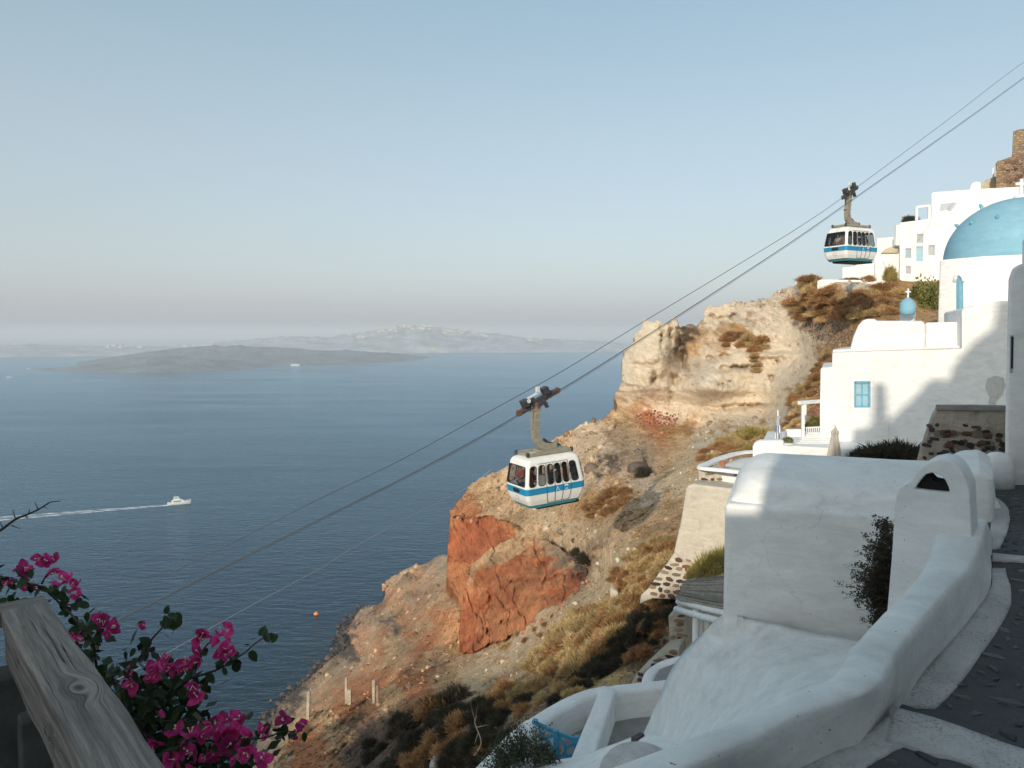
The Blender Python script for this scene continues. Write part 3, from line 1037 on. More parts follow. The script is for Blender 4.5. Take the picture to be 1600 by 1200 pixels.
M['sea'] = sea_material()
SEA_R = 24000.0
sv = [(0, 0, 0)]
rings = [60, 400, 1500, 6000, SEA_R]
sf = []
segs = 72
for r in rings:
    sv += [(r * math.sin(2 * math.pi * k / segs), r * math.cos(2 * math.pi * k / segs), 0) for k in range(segs)]
for k in range(segs):
    sf.append((0, 1 + (k + 1) % segs, 1 + k))
    for i in range(len(rings) - 1):
        a0, b0 = 1 + i * segs, 1 + (i + 1) * segs
        sf.append((a0 + k, a0 + (k + 1) % segs, b0 + (k + 1) % segs, b0 + k))
mb = MB()
mb.add(sv, sf)
sea = mb.build('sea', M['sea'])
tag(sea, kind='structure')


# ------------------------------------------------------------------ islands across the water
def island(name, front, top, back, col, rough_amp, kind='structure', rows=18):
    """front: water line pixels; top: (px, py, metres behind the water line) of the ridge"""
    fx = np.array([p[0] for p in front], float)
    fy = np.array([p[1] for p in front], float)
    tx = np.array([p[0] for p in top], float)
    ty = np.array([p[1] for p in top], float)
    xs = np.arange(fx.min(), fx.max() + 1, 2.0)
    F0 = atz(xs, np.interp(xs, fx, fy), 0.0)
    dback = np.interp(xs, tx, np.array([p[2] for p in top], float))
    T = at(xs, np.interp(xs, tx, ty), F0[:, 1] + dback)
    T[:, 2] = np.maximum(T[:, 2], 0.3)
    B = F0 + np.array([0, 1, 0]) * (dback * 2 + back)[:, None]
    B[:, 2] = -2
    V = []
    for i in range(rows + 1):
        t = i / rows
        if t < 0.6:
            s = t / 0.6
            p = F0 * (1 - s) + T * s
            p[:, 2] = T[:, 2] * (s ** 0.75) - 1.5 * (1 - s)
        else:
            s = (t - 0.6) / 0.4
            p = T * (1 - s) + B * s
        wgt = (1 - abs(2 * t - 1)) if t < 0.6 else (1 - s)
        p = p.copy()
        ht = np.maximum(T[:, 2], 4)
        p[:, 2] += rough_amp * ht * wgt * (fbm(p / 260.0, 5, 0.6, True) - 0.4) * (0.35 if 0.5 < t < 0.7 else 1)
        V.append(p)
    G = np.array(V)
    mb = MB()
    mb.grid(G)
    o = mb.build(name, col, smooth=True, fix=False)
    return tag(o, kind=kind), G


M['hazed_far_rock'] = plain('hazed_far_island_rock', (0.34, 0.36, 0.39), 0.95, 0.45, 0.008, space='World')  # haze put into the colour: paler and bluer than bare rock
M['hazed_lava_rock'] = plain('hazed_lava_island_rock', (0.13, 0.16, 0.175), 0.95, 0.45, 0.012, space='World')  # distance haze mixed into the rock colour, lighter and bluer
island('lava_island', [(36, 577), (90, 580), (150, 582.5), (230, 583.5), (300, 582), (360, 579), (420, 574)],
       [(36, 577, 20), (100, 574, 120), (150, 569, 200), (200, 563, 300), (250, 558, 350), (300, 561, 350), (350, 565, 250), (420, 573, 60)], 300, M['hazed_lava_rock'], 0.25)
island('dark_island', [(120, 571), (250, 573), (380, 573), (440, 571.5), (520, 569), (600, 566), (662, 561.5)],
       [(120, 566, 100), (160, 559, 300), (220, 551, 500), (280, 544, 700), (330, 541, 800), (370, 540, 800), (420, 544, 700), (480, 547, 600), (540, 548, 500), (600, 552, 400), (640, 557, 200), (662, 561, 30)], 500, M['hazed_lava_rock'], 0.18)
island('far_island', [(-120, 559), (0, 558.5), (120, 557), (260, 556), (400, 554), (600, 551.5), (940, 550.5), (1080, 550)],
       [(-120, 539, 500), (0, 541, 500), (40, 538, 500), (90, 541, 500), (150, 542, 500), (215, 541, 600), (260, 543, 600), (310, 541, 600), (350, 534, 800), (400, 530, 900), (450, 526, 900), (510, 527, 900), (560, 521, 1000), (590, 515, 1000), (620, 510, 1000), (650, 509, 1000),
        (690, 512, 1000), (720, 517, 1000), (770, 522, 900), (820, 527, 800), (880, 531, 800), (940, 534, 700), (1000, 538, 600), (1080, 542, 500)], 900, M['hazed_far_rock'], 0.16)

# white villages along the far ridge: one or two pixels a house
hb = MB()
for (x0, x1, y0, y1, n) in ((590, 625, 511, 520, 16), (625, 680, 508, 514, 20), (690, 730, 513, 521, 16), (730, 760, 518, 526, 8), (540, 570, 521, 527, 9), (395, 440, 528, 534, 18), (280, 350, 538, 543, 20), (165, 220, 539, 543, 10), (0, 50, 537, 542, 16), (820, 850, 527, 531, 6), (670, 690, 545, 549, 6)):
    for k in range(n):
        x, y = random.uniform(x0, x1), random.uniform(y0, y1)
        dd = 6150 if x > 360 else 5250
        if y > 544:
            dd = 5640
        p = at(x, y, dd)
        s = random.uniform(8, 22)
        hb.box(p, (s * 1.6, s, s * 0.6))
village = hb.build('distant_houses', M['tan_wall'])
tag(village, 'white specks of villages strung along the far island ridge', 'houses', kind='stuff')

# ------------------------------------------------------------------ sea haze between here and the islands
hz = MB()
hz.box((0, 0, 112), (2 * 25000, 2 * 25000, 226))
haze_m = bpy.data.materials.new('sea_haze')
haze_m.use_nodes = True
hnt = haze_m.node_tree
hnt.nodes.clear()
ho = hnt.nodes.new('ShaderNodeOutputMaterial')
hv = hnt.nodes.new('ShaderNodeVolumePrincipled')
hv.inputs['Color'].default_value = (0.86, 0.90, 0.94, 1)
hv.inputs['Density'].default_value = 0.00016
hv.inputs['Anisotropy'].default_value = 0.0
hnt.links.new(hv.outputs[0], ho.inputs['Volume'])
haze = hz.build('haze', haze_m)
tag(haze, kind='stuff')
# ------------------------------------------------------------------ the hill and the village behind the camera: they cast the photograph's shade
UAX = np.array([math.cos(SUN_AZ + math.pi), -math.sin(SUN_AZ + math.pi), 0.0])
VAX = np.array([0, 0, 1.0]) - L[2] * L
VAX /= np.linalg.norm(VAX)
LH = np.array([L[0], L[1], 0.0])
LH /= np.linalg.norm(LH)


def uv_of(px, py, d):
    p = at(px, py, d) - CAM
    return float(p @ UAX), float(p @ VAX)


def from_uv(u, v, D):
    return CAM - L * D + UAX * u + VAX * v


RIDGE = [(484, 1197, 47.5), (525, 1135, 52), (552, 1101, 57), (587, 1103, 60), (625, 1090, 59), (665, 1079, 55), (712, 1069, 51), (753, 1075, 46), (800, 1072, 40), (837, 1047, 38), (927, 1028, 33), (972, 993, 32.5), (982, 960, 34), (1013, 943, 34), (1053, 933, 33)]
ridge_uv = sorted(uv_of(*p) for p in RIDGE)
ridge_uv = [(ridge_uv[0][0] - 0.5, ridge_uv[0][1] - 6)] + ridge_uv + [(-5.0, 0.4), (-1.7, 0.6)]
mb = MB()
rows = []
for u, v in ridge_uv:
    D = 40 + max(0, -u - 4) * 0.85
    p = from_uv(u, v, D)
    f = p + LH * 5 - np.array([0, 0, 9.0])
    f2 = p + LH * 7 - np.array([0, 0, 40.0])
    b = p - LH * 6 + np.array([0, 0, -2.5])
    b2 = p - LH * 16 + np.array([0, 0, -40.0])
    rows.append([f2, f, p, b, b2])
mb.grid(np.array(rows))
o = mb.build('hill_behind', M['rock'])
tag(o, kind='structure')
a = o.data.attributes.new('Rock', 'FLOAT_COLOR', 'POINT')
a.data.foreach_set('color', np.tile(np.array([*TAN, 1.0], np.float32), len(o.data.vertices)))
a = o.data.attributes.new('Skin', 'FLOAT_VECTOR', 'POINT')
a.data.foreach_set('vector', np.array([v.co[:] for v in o.data.vertices], np.float32).ravel())

SIL_NEAR = [(-5.2, -8), (-5.0, 0.65), (-2.3, 1.08), (-1.62, 1.14), (-1.56, 1.7), (-1.49, 2.4), (-1.30, 5.2), (-0.9, 6.1), (-0.40, 6.35), (-0.36, 7.5), (0.12, 7.6), (0.42, 7.6), (0.42, -8)]
SIL = [(0.1, -8), (0.1, 7.5), (0.46, 7.9), (0.48, 9.5), (0.70, 9.8), (0.99, 9.56), (1.15, 8.05), (2.1, 9.06), (2.85, 10.05), (3.65, 10.12), (3.84, 10.82), (4.57, 11.84), (5.40, 12.6), (5.50, 13.8), (9.5, 14.0), (9.6, 11), (14, 10), (14, -8)]
mb = MB()
mb.prism([from_uv(u, v, 22) for u, v in SIL], -LH * 9)
mb.prism([from_uv(u, v, 10) for u, v in SIL_NEAR], -LH * 4)
o = mb.build('village_behind', M['white'])
tag(o, kind='structure')

mb = MB()
mb.prism([(3.2, 2.0, 145), (10.3, 14.4, 145), (17, 14.4, 145), (13, 0, 145), (7, -9, 145), (3.4, -9, 145)], (0, 0, 8.0))
o = mb.build('village_beside', M['white'], bevel=0.1)
tag(o, kind='structure')

mb = MB()
tz = 148.28
mb.prism([(-6, -8, tz), (1.0, -8, tz), (0.6, 0.1, tz), (-0.55, 1.32, tz), (-1.35, 2.2, tz), (-6, 2.2, tz)], (0, 0, -0.6))
o = mb.build('terrace_floor', M['floor_grey'])
tag(o, kind='structure')

# ------------------------------------------------------------------ helpers for masonry


def patch(name, rows, mat, thick=0.5, parent=None, n=7, down=None, lump=0.0, smooth=True):
    """a hand trowelled surface through rows of (px, py, d), closed below"""
    ctrl = np.array([[at(x, y, d) for x, y, d in r] for r in rows])
    A = np.array([smooth_line(r, n) for r in ctrl])
    G = np.array([smooth_line(A[:, j], n) for j in range(A.shape[1])]).transpose(1, 0, 2)
    return patch_world(name, G, mat, thick, parent, down, lump, smooth)


def patch_world(name, G, mat, thick=0.5, parent=None, down=None, lump=0.0, smooth=True):
    if lump:
        G = G.copy()
        G[..., 2] += lump * fbm(G / 0.9, 3)
    nu, nv = G.shape[:2]
    mb = MB()
    mb.grid(G)
    dn = np.array([0, 0, -thick]) if down is None else np.asarray(down)
    b = [(i, 0) for i in range(nu)] + [(nu - 1, j) for j in range(1, nv)] + [(i, nv - 1) for i in range(nu - 2, -1, -1)] + [(0, j) for j in range(nv - 2, 0, -1)]
    ring = [G[i, j] for i, j in b]
    low = [p + dn for p in ring]
    k = len(ring)
    # the rim gets its own vertices so that it stays a crisp, slightly rounded arris
    mid = [p + dn * min(0.12, 0.05 / max(np.linalg.norm(dn), 1e-3)) + np.array([0, 0, 0.0]) for p in ring]
    base = len(mb.v)
    idx = [i * nv + j for i, j in b]
    mb.v += [tuple(p) for p in mid] + [tuple(p) for p in low]
    for q in range(k):
        q2 = (q + 1) % k
        mb.f += [(idx[q], idx[q2], base + q2, base + q), (base + q, base + q2, base + k + q2, base + k + q)]
        mb.m += [0, 0]
    c = np.mean(low, 0)
    mb.v.append(tuple(c))
    ci = len(mb.v) - 1
    for q in range(k):
        mb.f.append((base + k + q, base + k + (q + 1) % k, ci))
        mb.m.append(0)
    o = mb.build(name, mat, parent, smooth=smooth)
    return o


def wall_run(name, pts, width, height, mat, parent=None, round_=0.1, n=6, zbase=None, closed=False, lump=0.02):
    """a low wall with a rounded top along a line of world points (the points are the middle of its top)"""
    p = smooth_line(pts, n)
    m = len(p)
    w = width if hasattr(width, '__len__') else [width] * len(pts)
    ws = np.interp(np.linspace(0, len(pts) - 1, m), range(len(pts)), w)
    t = np.gradient(p, axis=0)
    t[:, 2] = 0
    t /= np.linalg.norm(t, axis=1)[:, None] + 1e-9
    s = np.stack([t[:, 1], -t[:, 0], np.zeros(m)], -1)
    prof = []
    for a in np.linspace(0, math.pi / 2, 4):
        prof.append((-1, -round_ * (1 - math.cos(a)), -round_ * (1 - math.sin(a))))
    sec = []
    for k in range(m):
        h = ws[k] / 2
        row = []
        zb = (zbase if zbase is not None else p[k][2] - height)
        left = [(-h, zb - p[k][2])] + [(-h + round_ * (1 - math.cos(a)), -round_ * (1 - math.sin(a))) for a in np.linspace(0, math.pi / 2, 4)]
        right = [(-x, z) for x, z in left[::-1]]
        for x, z in left + right:
            row.append(p[k] + s[k] * x + np.array([0, 0, z]))
        sec.append(row)
    G = np.array(sec)
    G[:, 1:-1] += (lump * fbm(G[:, 1:-1] / 0.7, 3))[..., None] * np.array([0.4, 0.4, 1])
    mb = MB()
    mb.grid(G)
    q = G.shape[1]
    mb.f += [tuple(range(q)), tuple((m - 1) * q + i for i in range(q))[::-1]]
    mb.m += [0, 0]
    return mb.build(name, mat, parent, smooth=True)


def vprism(name, plan, z0, z1, mat, parent=None, bevel=0.06):
    """an upright block over a plan of (px, d) corners; z in metres above the sea"""
    pts = []
    for q in plan:
        if len(q) == 2 and abs(q[0]) > 60:
            x = (q[0] - 800) / F_PX
            # along a level ray at that column
            r = ray(q[0], 520)
            pts.append((r[0] * q[1], q[1], z0))
        else:
            pts.append((q[0], q[1], z0))
    mb = MB()
    mb.prism(pts, (0, 0, z1 - z0))
    return mb.build(name, mat, parent, bevel=bevel)


def facade(name, poly, P0, n, thick, mat, parent=None, bevel=0.08, lean=0.0, holes=()):
    """a wall whose outline is given in pixels on an upright plane, pushed back by its thickness; holes are rectangles with depth"""
    nn = np.asarray(n, float) / np.linalg.norm(n)
    pts = [atp(x, y, P0, nn) for x, y in poly]
    k = max((min(x for x, y in poly) - 800) / F_PX * 1.03 + 0.01, -nn[0] / abs(nn[1]))
    back = np.array([k, 1.0, 0.0]) * thick
    if not holes:
        mb = MB()
        mb.prism(pts, back)
        return mb.build(name, mat, parent, bevel=bevel)
    bm = bmesh.new()
    off = ORG[parent.name]

    def ring(ps):
        return [bm.verts.new(Vector(p - off)) for p in ps]
    outer = ring(pts)
    hs = [ring(rect_on(*h, P0, nn)) for h in holes]
    es = [bm.edges.new((r[i], r[(i + 1) % len(r)])) for r in [outer] + hs for i in range(len(r))]
    bmesh.ops.triangle_fill(bm, use_beauty=True, use_dissolve=False, edges=es)
    rear = ring([p + back for p in pts])
    n_ = len(outer)
    for i in range(n_):
        bm.faces.new((outer[i], outer[(i + 1) % n_], rear[(i + 1) % n_], rear[i]))
    bm.faces.new(rear)
    for h, r in zip(holes, hs):
        inn = ring([p - nn * 0.24 for p in rect_on(*h, P0, nn)])
        for i in range(4):
            bm.faces.new((r[i], r[(i + 1) % 4], inn[(i + 1) % 4], inn[i]))
    bmesh.ops.recalc_face_normals(bm, faces=bm.faces)
    me = bpy.data.meshes.new(name)
    bm.to_mesh(me)
    bm.free()
    o = link_mesh(name, me, mat, parent)
    if bevel:
        b = o.modifiers.new('bevel', 'BEVEL')
        b.width = min(bevel, 0.05)
        b.segments = 2
        b.limit_method = 'ANGLE'
        b.angle_limit = math.radians(35)
        me.shade_smooth()
        o.modifiers.new('normals', 'WEIGHTED_NORMAL').keep_sharp = True
    return o


def rect_on(px0, py0, px1, py1, P0, n):
    nn = np.asarray(n, float) / np.linalg.norm(n)
    return [atp(a, b, P0, nn) for a, b in ((px0, py0), (px1, py0), (px1, py1), (px0, py1))]


def window(parent, box, P0, n, frame, pane, bars=(1, 1), name='window', fw=0.07, proud=0.03, recess=0.15, hood=None):
    """a framed window on a wall: frame, sill, pane, glazing bars"""
    nn = np.asarray(n, float) / np.linalg.norm(n)
    a, b, c, d = [p - nn * recess for p in rect_on(*box, P0, nn)]
    up = np.array([0, 0, 1.0])
    mb = MB()
    for p, q in ((a, b), (b, c), (c, d), (d, a)):
        e = (q - p) / np.linalg.norm(q - p)
        mb.bar(p - e * fw / 2 + nn * proud, q + e * fw / 2 + nn * proud, fw, fw * 0.9, nn)
    f = mb.build(name, frame, parent)
    mp = MB()
    mp.prism([p + nn * 0.008 for p in (a, b, c, d)], -nn * 0.03)
    mp.build('pane', pane, f)
    nx, ny = bars
    if nx or ny:
        m2 = MB()
        for i in range(1, nx + 1):
            t = i / (nx + 1)
            m2.bar(a * (1 - t) + b * t + nn * 0.018, d * (1 - t) + c * t + nn * 0.018, fw * 0.6, 0.03, nn)
        for j in range(1, ny + 1):
            t = j / (ny + 1)
            m2.bar(a * (1 - t) + d * t + nn * 0.024, b * (1 - t) + c * t + nn * 0.024, fw * 0.6, 0.03, nn)
        m2.build('glazing_bar', frame, f)
    return f


def stone_mesh(seed):
    rg = random.Random(seed)
    bm = bmesh.new()
    bmesh.ops.create_icosphere(bm, subdivisions=1, radius=0.5)
    for v in bm.verts:
        k = 1 + rg.uniform(-0.34, 0.22)
        v.co = Vector((v.co.x * k, v.co.y * 0.62, v.co.z * k))
        # blocky stones
        v.co.x = math.copysign(abs(v.co.x) ** 0.8 * 0.86, v.co.x)
        v.co.z = math.copysign(abs(v.co.z) ** 0.8 * 0.86, v.co.z)
    me = bpy.data.meshes.new('stone')
    bm.to_mesh(me)
    bm.free()
    return me


STONES = {}


def stone_variants(mat):
    if mat not in STONES:
        STONES[mat] = []
        for k in range(4):
            me = stone_mesh(hash(mat) % 97 + k)
            me.materials.append(M[mat])
            STONES[mat].append(me)
    return STONES[mat]


def lay_stones(parent, poly, P0, n, size, mats, cover=0.8, aspect=0.65, limit=300, jit=0.25, out=0.0, name='stone', seedling=3):
    """field stones bedded in rough courses inside a pixel outline on an upright plane, each an object"""
    rg = random.Random(seedling)
    nn = np.asarray(n, float) / np.linalg.norm(n)
    up = np.array([0, 0, 1.0])
    sx = np.cross(up, nn)
    sx /= np.linalg.norm(sx)
    up2 = np.cross(nn, sx)
    pts = np.array([atp(x, y, P0, nn) for x, y in poly])
    pu, pv = (pts - P0) @ sx, (pts - P0) @ up2
    rot = Matrix((sx, nn, up2)).transposed()
    made = 0
    v = pv.min() + size * aspect * 0.4
    pl = np.stack([pu, pv], -1)
    while v < pv.max() and made < limit:
        h = size * aspect * rg.uniform(0.8, 1.15)
        u = pu.min() + rg.uniform(0, size)
        while u < pu.max() and made < limit:
            w = size * rg.uniform(0.6, 1.5)
            if rg.random() < cover and pip(pl, np.array([u + w / 2]), np.array([v]))[0]:
                me = rg.choice(stone_variants(rg.choice(mats)))
                o = bpy.data.objects.new(name, me)
                COL.objects.link(o)
                o.parent = parent
                p = P0 + sx * (u + w / 2) + up2 * (v + rg.uniform(-jit, jit) * h) + nn * (out - 0.10 * size + rg.uniform(0, 0.06) * size)
                o.location = p - ORG[parent.name]
                o.rotation_euler = (rot.to_4x4() @ Matrix.Rotation(rg.uniform(-0.25, 0.25), 4, 'Y')).to_euler()
                o.scale = (w * 0.92, size * 0.7, h * rg.uniform(0.75, 1.0))
                made += 1
            u += w * 1.05
        v += h * 1.08
    return made


# ------------------------------------------------------------------ the paved path on the right
ZP = [147.62, 147.37, 147.10]       # the three levels of the stepped path, near to far
path = thing('stepped_path', 'dark cobbled stepped path with rough whitewashed edges beside the white parapet', 'path', (3.2, 5.0, ZP[0]))
path['kind'] = 'structure'
del path['label'], path['category']


def zpoly(pts, z):
    return [atz(x, y, z) for x, y in pts]


b0 = [atz(1256, 1197, ZP[0]), atz(1334, 1162, ZP[0]), atz(1388, 1122, ZP[0])]
b1 = [atz(1400, 1097, ZP[1]), atz(1433, 1063, ZP[1]), atz(1500, 987, ZP[1]), atz(1546, 925, ZP[1]), atz(1552, 880, ZP[1])]
mb = MB()
far_edge = [np.array([4.9, 5.05, ZP[0]]), np.array([2.35, 5.45, ZP[0]])]
band0a, band0b = atz(1410, 1100, ZP[0]), atz(1640, 1180, ZP[0])
# near landing
near_poly = [(0.9, -8, ZP[0]), (7, -8, ZP[0]), tuple(band0b + np.array([3.4, -0.35, 0])), tuple(band0b), tuple(band0a), tuple(b0[2]), tuple(b0[1]), tuple(b0[0]), (0.75, 3.4, ZP[0]), (0.75, 0.2, ZP[0])]
mb.prism([np.array(p) - np.array([0, 0, 0.0]) for p in near_poly], (0, 0, -0.5))
mb.build('near_landing', M['mortar'], path)
mb = MB()
band1a, band1b = atz(1552, 870, ZP[1]), atz(1640, 878, ZP[1])
mid_poly = [band0a - np.array([0.3, 0.1, ZP[0] - ZP[1]]), band0b - np.array([-4, 0.7, ZP[0] - ZP[1]]), band1b + np.array([4, 0, 0]), band1a - np.array([0.7, -0.1, 0]), *b1[::-1]]
mb.prism(mid_poly, (0, 0, -0.5))
mb.build('middle_landing', M['mortar'], path)
mb = MB()
fz = ZP[2]
far_poly = [band1a + np.array([-0.7, -0.3, fz - ZP[1]]), band1b + np.array([4, -0.3, fz - ZP[1]]), np.array([14, 16.5, fz]), np.array([9.5, 16.5, fz]), np.array([9.0, 14.2, fz]), np.array([7.55, 12.0, fz])]
mb.prism(far_poly, (0, 0, -0.5))
mb.build('far_landing', M['mortar'], path)


def edge_band(pts, z, width_pts, name='painted_edge', th=0.03, h=0.012):
    """rough whitewash painted along an edge: a thin raised skin with a ragged border"""
    A = smooth_line(pts, 10)
    B = smooth_line(width_pts, 10)
    A, B = A[:min(len(A), len(B))], B[:min(len(A), len(B))]
    G = np.array([A * (1 - t) + B * t for t in np.linspace(0, 1, 6)])
    G[..., 2] += h
    G[1:-1, :, 2] += 0.012 * fbm(G[1:-1] / 0.12, 3)
    G[-1, :, :2] += (0.035 * fbm(G[-1] / 0.25, 4))[:, None]
    G[0, :, :2] += (0.01 * fbm(G[0] / 0.25, 4))[:, None]
    return patch_world(name, G, M['white_edge'], 0.2, path)


# along the parapet
edge_band([atz(1180, 1236, ZP[0]), *b0, atz(1402, 1112, ZP[0])], ZP[0], [atz(1230, 1262, ZP[0]), atz(1336, 1210, ZP[0]), atz(1375, 1187, ZP[0]), atz(1402, 1172, ZP[0]), atz(1440, 1160, ZP[0])])
edge_band([atz(1396, 1106, ZP[1]), *b1[1:4], atz(1549, 890, ZP[1])], ZP[1], [atz(1462, 1108, ZP[1]), atz(1502, 1066, ZP[1]), atz(1565, 975, ZP[1]), atz(1580, 935, ZP[1]), atz(1570, 890, ZP[1])], h=0.016)
# the two step nosings
edge_band([atz(1398, 1108, ZP[0]), atz(1500, 1140, ZP[0]), atz(1640, 1190, ZP[0]), atz(1760, 1235, ZP[0])], ZP[0], [atz(1385, 1160, ZP[0]), atz(1500, 1196, ZP[0]), atz(1640, 1250, ZP[0]), atz(1760, 1300, ZP[0])], name='step_nosing', h=0.02)
edge_band([atz(1551, 866, ZP[1]), atz(1590, 870, ZP[1]), atz(1660, 876, ZP[1])], ZP[1], [atz(1551, 876, ZP[1]), atz(1590, 879, ZP[1]), atz(1660, 886, ZP[1])], name='step_nosing', h=0.02)
# rounded bulge of the edge further on
edge_band([atz(1545, 860, fz), atz(1548, 820, fz), atz(1552, 790, fz), atz(1556, 780, fz)], fz, [atz(1562, 858, fz), atz(1576, 825, fz), atz(1575, 795, fz), atz(1560, 781, fz)], h=0.02)

# cobbles: the flat stones the photograph picks out, set a little proud of the dark mortar
cob = [stone_mesh(200 + k) for k in range(5)]
for me in cob:
    me.materials.append(M['cobble'])
    for v in me.vertices:
        v.co = Vector((v.co.x, v.co.z * 0.8, v.co.y * 0.5))


def cobbles(zl, region, n, smin, smax, seedling):
    rg = random.Random(seedling)
    xs = [p[0] for p in region]
    ys = [p[1] for p in region]
    pos = []
    tries = 0
    while len(pos) < n and tries < n * 40:
        tries += 1
        x, y = rg.uniform(min(xs), max(xs)), rg.uniform(min(ys), max(ys))
        if not pip(region, np.array([x]), np.array([y]))[0]:
            continue
        p = atz(x, y, zl)
        s = rg.uniform(smin, smax)
        if any((p[0] - q[0]) ** 2 + (p[1] - q[1]) ** 2 < (0.62 * (s + t)) ** 2 for q, t in pos):
            continue
        pos.append((p, s))
        o = bpy.data.objects.new('cobble', rg.choice(cob))
        COL.objects.link(o)
        o.parent = path
        o.location = p - ORG[path.name] + np.array([0, 0, -0.006])
        o.rotation_euler = (rg.uniform(-0.05, 0.05), rg.uniform(-0.05, 0.05), rg.uniform(0, 6.3))
        o.scale = (s, s * rg.uniform(0.55, 0.9), 0.12 + 0.06 * rg.random())


cobbles(ZP[1], [(1470, 1102), (1505, 1062), (1565, 975), (1585, 930), (1585, 885), (1640, 885), (1640, 1172), (1560, 1150)], 190, 0.09, 0.34, 5)
cobbles(ZP[0], [(1340, 1215), (1385, 1190), (1420, 1175), (1500, 1200), (1560, 1225), (1340, 1225)], 26, 0.10, 0.26, 6)
cobbles(fz, [(1562, 862), (1580, 820), (1578, 790), (1560, 772), (1600, 765), (1640, 862)], 110, 0.08, 0.24, 7)

# ------------------------------------------------------------------ the rounded parapet
par = thing('parapet', 'thick rounded whitewashed parapet curving along the cobbled path', 'parapet', (1.8, 4.0, 147.4))
zt0, zt1 = 147.95, 147.80
inner = [atz(1010, 1226, zt0), atz(1100, 1194, zt0), atz(1187, 1153, zt0), atz(1256, 1119, zt0), atz(1319, 1094, zt0), atz(1374, 1070, zt0), atz(1413, 1004, zt0 - 0.05), atz(1473, 932, zt1), atz(1512, 890, zt1), atz(1526, 866, zt1), atz(1536, 838, zt1), atz(1542, 812, zt1)]
outer = [atz(905, 1212, zt0), atz(1000, 1184, zt0), atz(1100, 1150, zt0), atz(1162, 1119, zt0), atz(1225, 1087, zt0), atz(1297, 1053, zt0), atz(1335, 1000, zt0 - 0.05), atz(1389, 945, zt1), atz(1428, 903, zt1), atz(1442, 882, zt1), atz(1455, 850, zt1), atz(1465, 822, zt1)]
fz_ = ZP[2]
I, O = smooth_line(inner, 8), smooth_line(outer, 8)
foot = smooth_line([atz(1075, 1262, ZP[0]), atz(1165, 1232, ZP[0]), atz(1256, 1200, ZP[0]), atz(1312, 1174, ZP[0]), atz(1350, 1155, ZP[0]), atz(1398, 1104, ZP[0] - 0.1), atz(1440, 1056, ZP[1]), atz(1506, 982, ZP[1]), atz(1544, 928, ZP[1]), atz(1550, 893, ZP[1]), atz(1550, 862, ZP[1] - 0.1), atz(1550, 838, fz_)], 8)
secs = []
for k in range(len(I)):
    w = I[k] - O[k]
    crown = np.array([0, 0, 0.025])
    row = [O[k] - w * 0.10 + np.array([0, 0, -2.2]), O[k] - w * 0.06 + np.array([0, 0, -0.45]), O[k] - w * 0.01 + np.array([0, 0, -0.10]), O[k] + w * 0.04 + np.array([0, 0, -0.02]), O[k] + w * 0.14 + crown * 0.5, O[k] + w * 0.32 + crown, O[k] + w * 0.5 + crown * 1.2, O[k] + w * 0.7 + crown, O[k] + w * 0.90 + crown * 0.6, I[k] - w * 0.02 + np.array([0, 0, -0.004])]
    f = foot[k]
    for t in (0.12, 0.3, 0.55, 0.8, 0.95):
        p = I[k] * (1 - t) + f * t
        p = p + np.array([0, 0, -0.02 * math.sin(math.pi * t)])
        row.append(p)
    row += [f + np.array([0, 0, -0.01]), f + np.array([0, 0, -0.4])]
    secs.append(row)
G = np.array(secs)
G[:, 1:-2] += (0.022 * fbm(G[:, 1:-2] * np.array([1, 1, 0.5]) / 0.8, 3))[..., None] * np.array([0.3, 0.3, 1.0])
mb = MB()
mb.grid(G)
mb.f += [tuple(range(G.shape[1])), tuple((G.shape[0] - 1) * G.shape[1] + i for i in range(G.shape[1]))[::-1]]
mb.m += [0, 0]
mb.build('coping', M['white_worn'], par, smooth=True)

# ------------------------------------------------------------------ the chimney with an arched flue opening
CH_N = np.array([-0.60, -0.80, 0.0])
CH_P = at(1460, 800, 8.3)
chim = thing('chimney', 'stout white chimney with an arched smoke opening at the end of the parapet', 'chimney', atp(1460, 940, CH_P, CH_N))
outl = [(1376, 1040), (1387, 945), (1394, 860), (1398, 790), (1401, 772), (1406, 762), (1416, 757), (1424, 750), (1431, 738), (1441, 728), (1454, 721), (1470, 718), (1486, 721), (1498, 730), (1506, 742), (1511, 754), (1515, 765), (1518, 820), (1521, 880), (1527, 1040)]
hole = [(1429, 764), (1434, 756), (1441, 747), (1447, 741), (1455, 739), (1465, 740), (1473, 745), (1478, 753), (1482, 761), (1484, 770), (1470, 769), (1450, 767)]
bm = bmesh.new()
nn = CH_N / np.linalg.norm(CH_N)
base = ORG[chim.name]


def ring_at(pix, off):
    return [bm.verts.new(Vector(atp(x, y, CH_P, nn) - nn * off - base)) for x, y in pix]


def dense(pix):
    return pix


rings_ch = []
for off, sc in ((0.0, 0), (0.56, 0)):
    ro, rh = ring_at(outl, off), ring_at(hole, off)
    rings_ch.append((ro, rh))
    es = []
    for rr in (ro, rh):
        for i in range(len(rr)):
            es.append(bm.edges.new((rr[i], rr[(i + 1) % len(rr)])))
    bmesh.ops.triangle_fill(bm, use_beauty=True, use_dissolve=False, edges=es)
for j in (0, 1):
    r0, r1 = rings_ch[0][j], rings_ch[1][j]
    for i in range(len(r0)):
        f = bm.faces.new((r0[i], r0[(i + 1) % len(r0)], r1[(i + 1) % len(r0)], r1[i]))
        f.material_index = 0
        f.smooth = True
bmesh.ops.recalc_face_normals(bm, faces=bm.faces)
me = bpy.data.meshes.new('shaft')
bm.to_mesh(me)
bm.free()
o = link_mesh('shaft', me, M['white'], chim)
bv = o.modifiers.new('bevel', 'BEVEL')
bv.width = 0.018
bv.segments = 2
bv.limit_method = 'ANGLE'
bv.angle_limit = math.radians(50)
me.shade_smooth()
w = o.modifiers.new('normals', 'WEIGHTED_NORMAL')
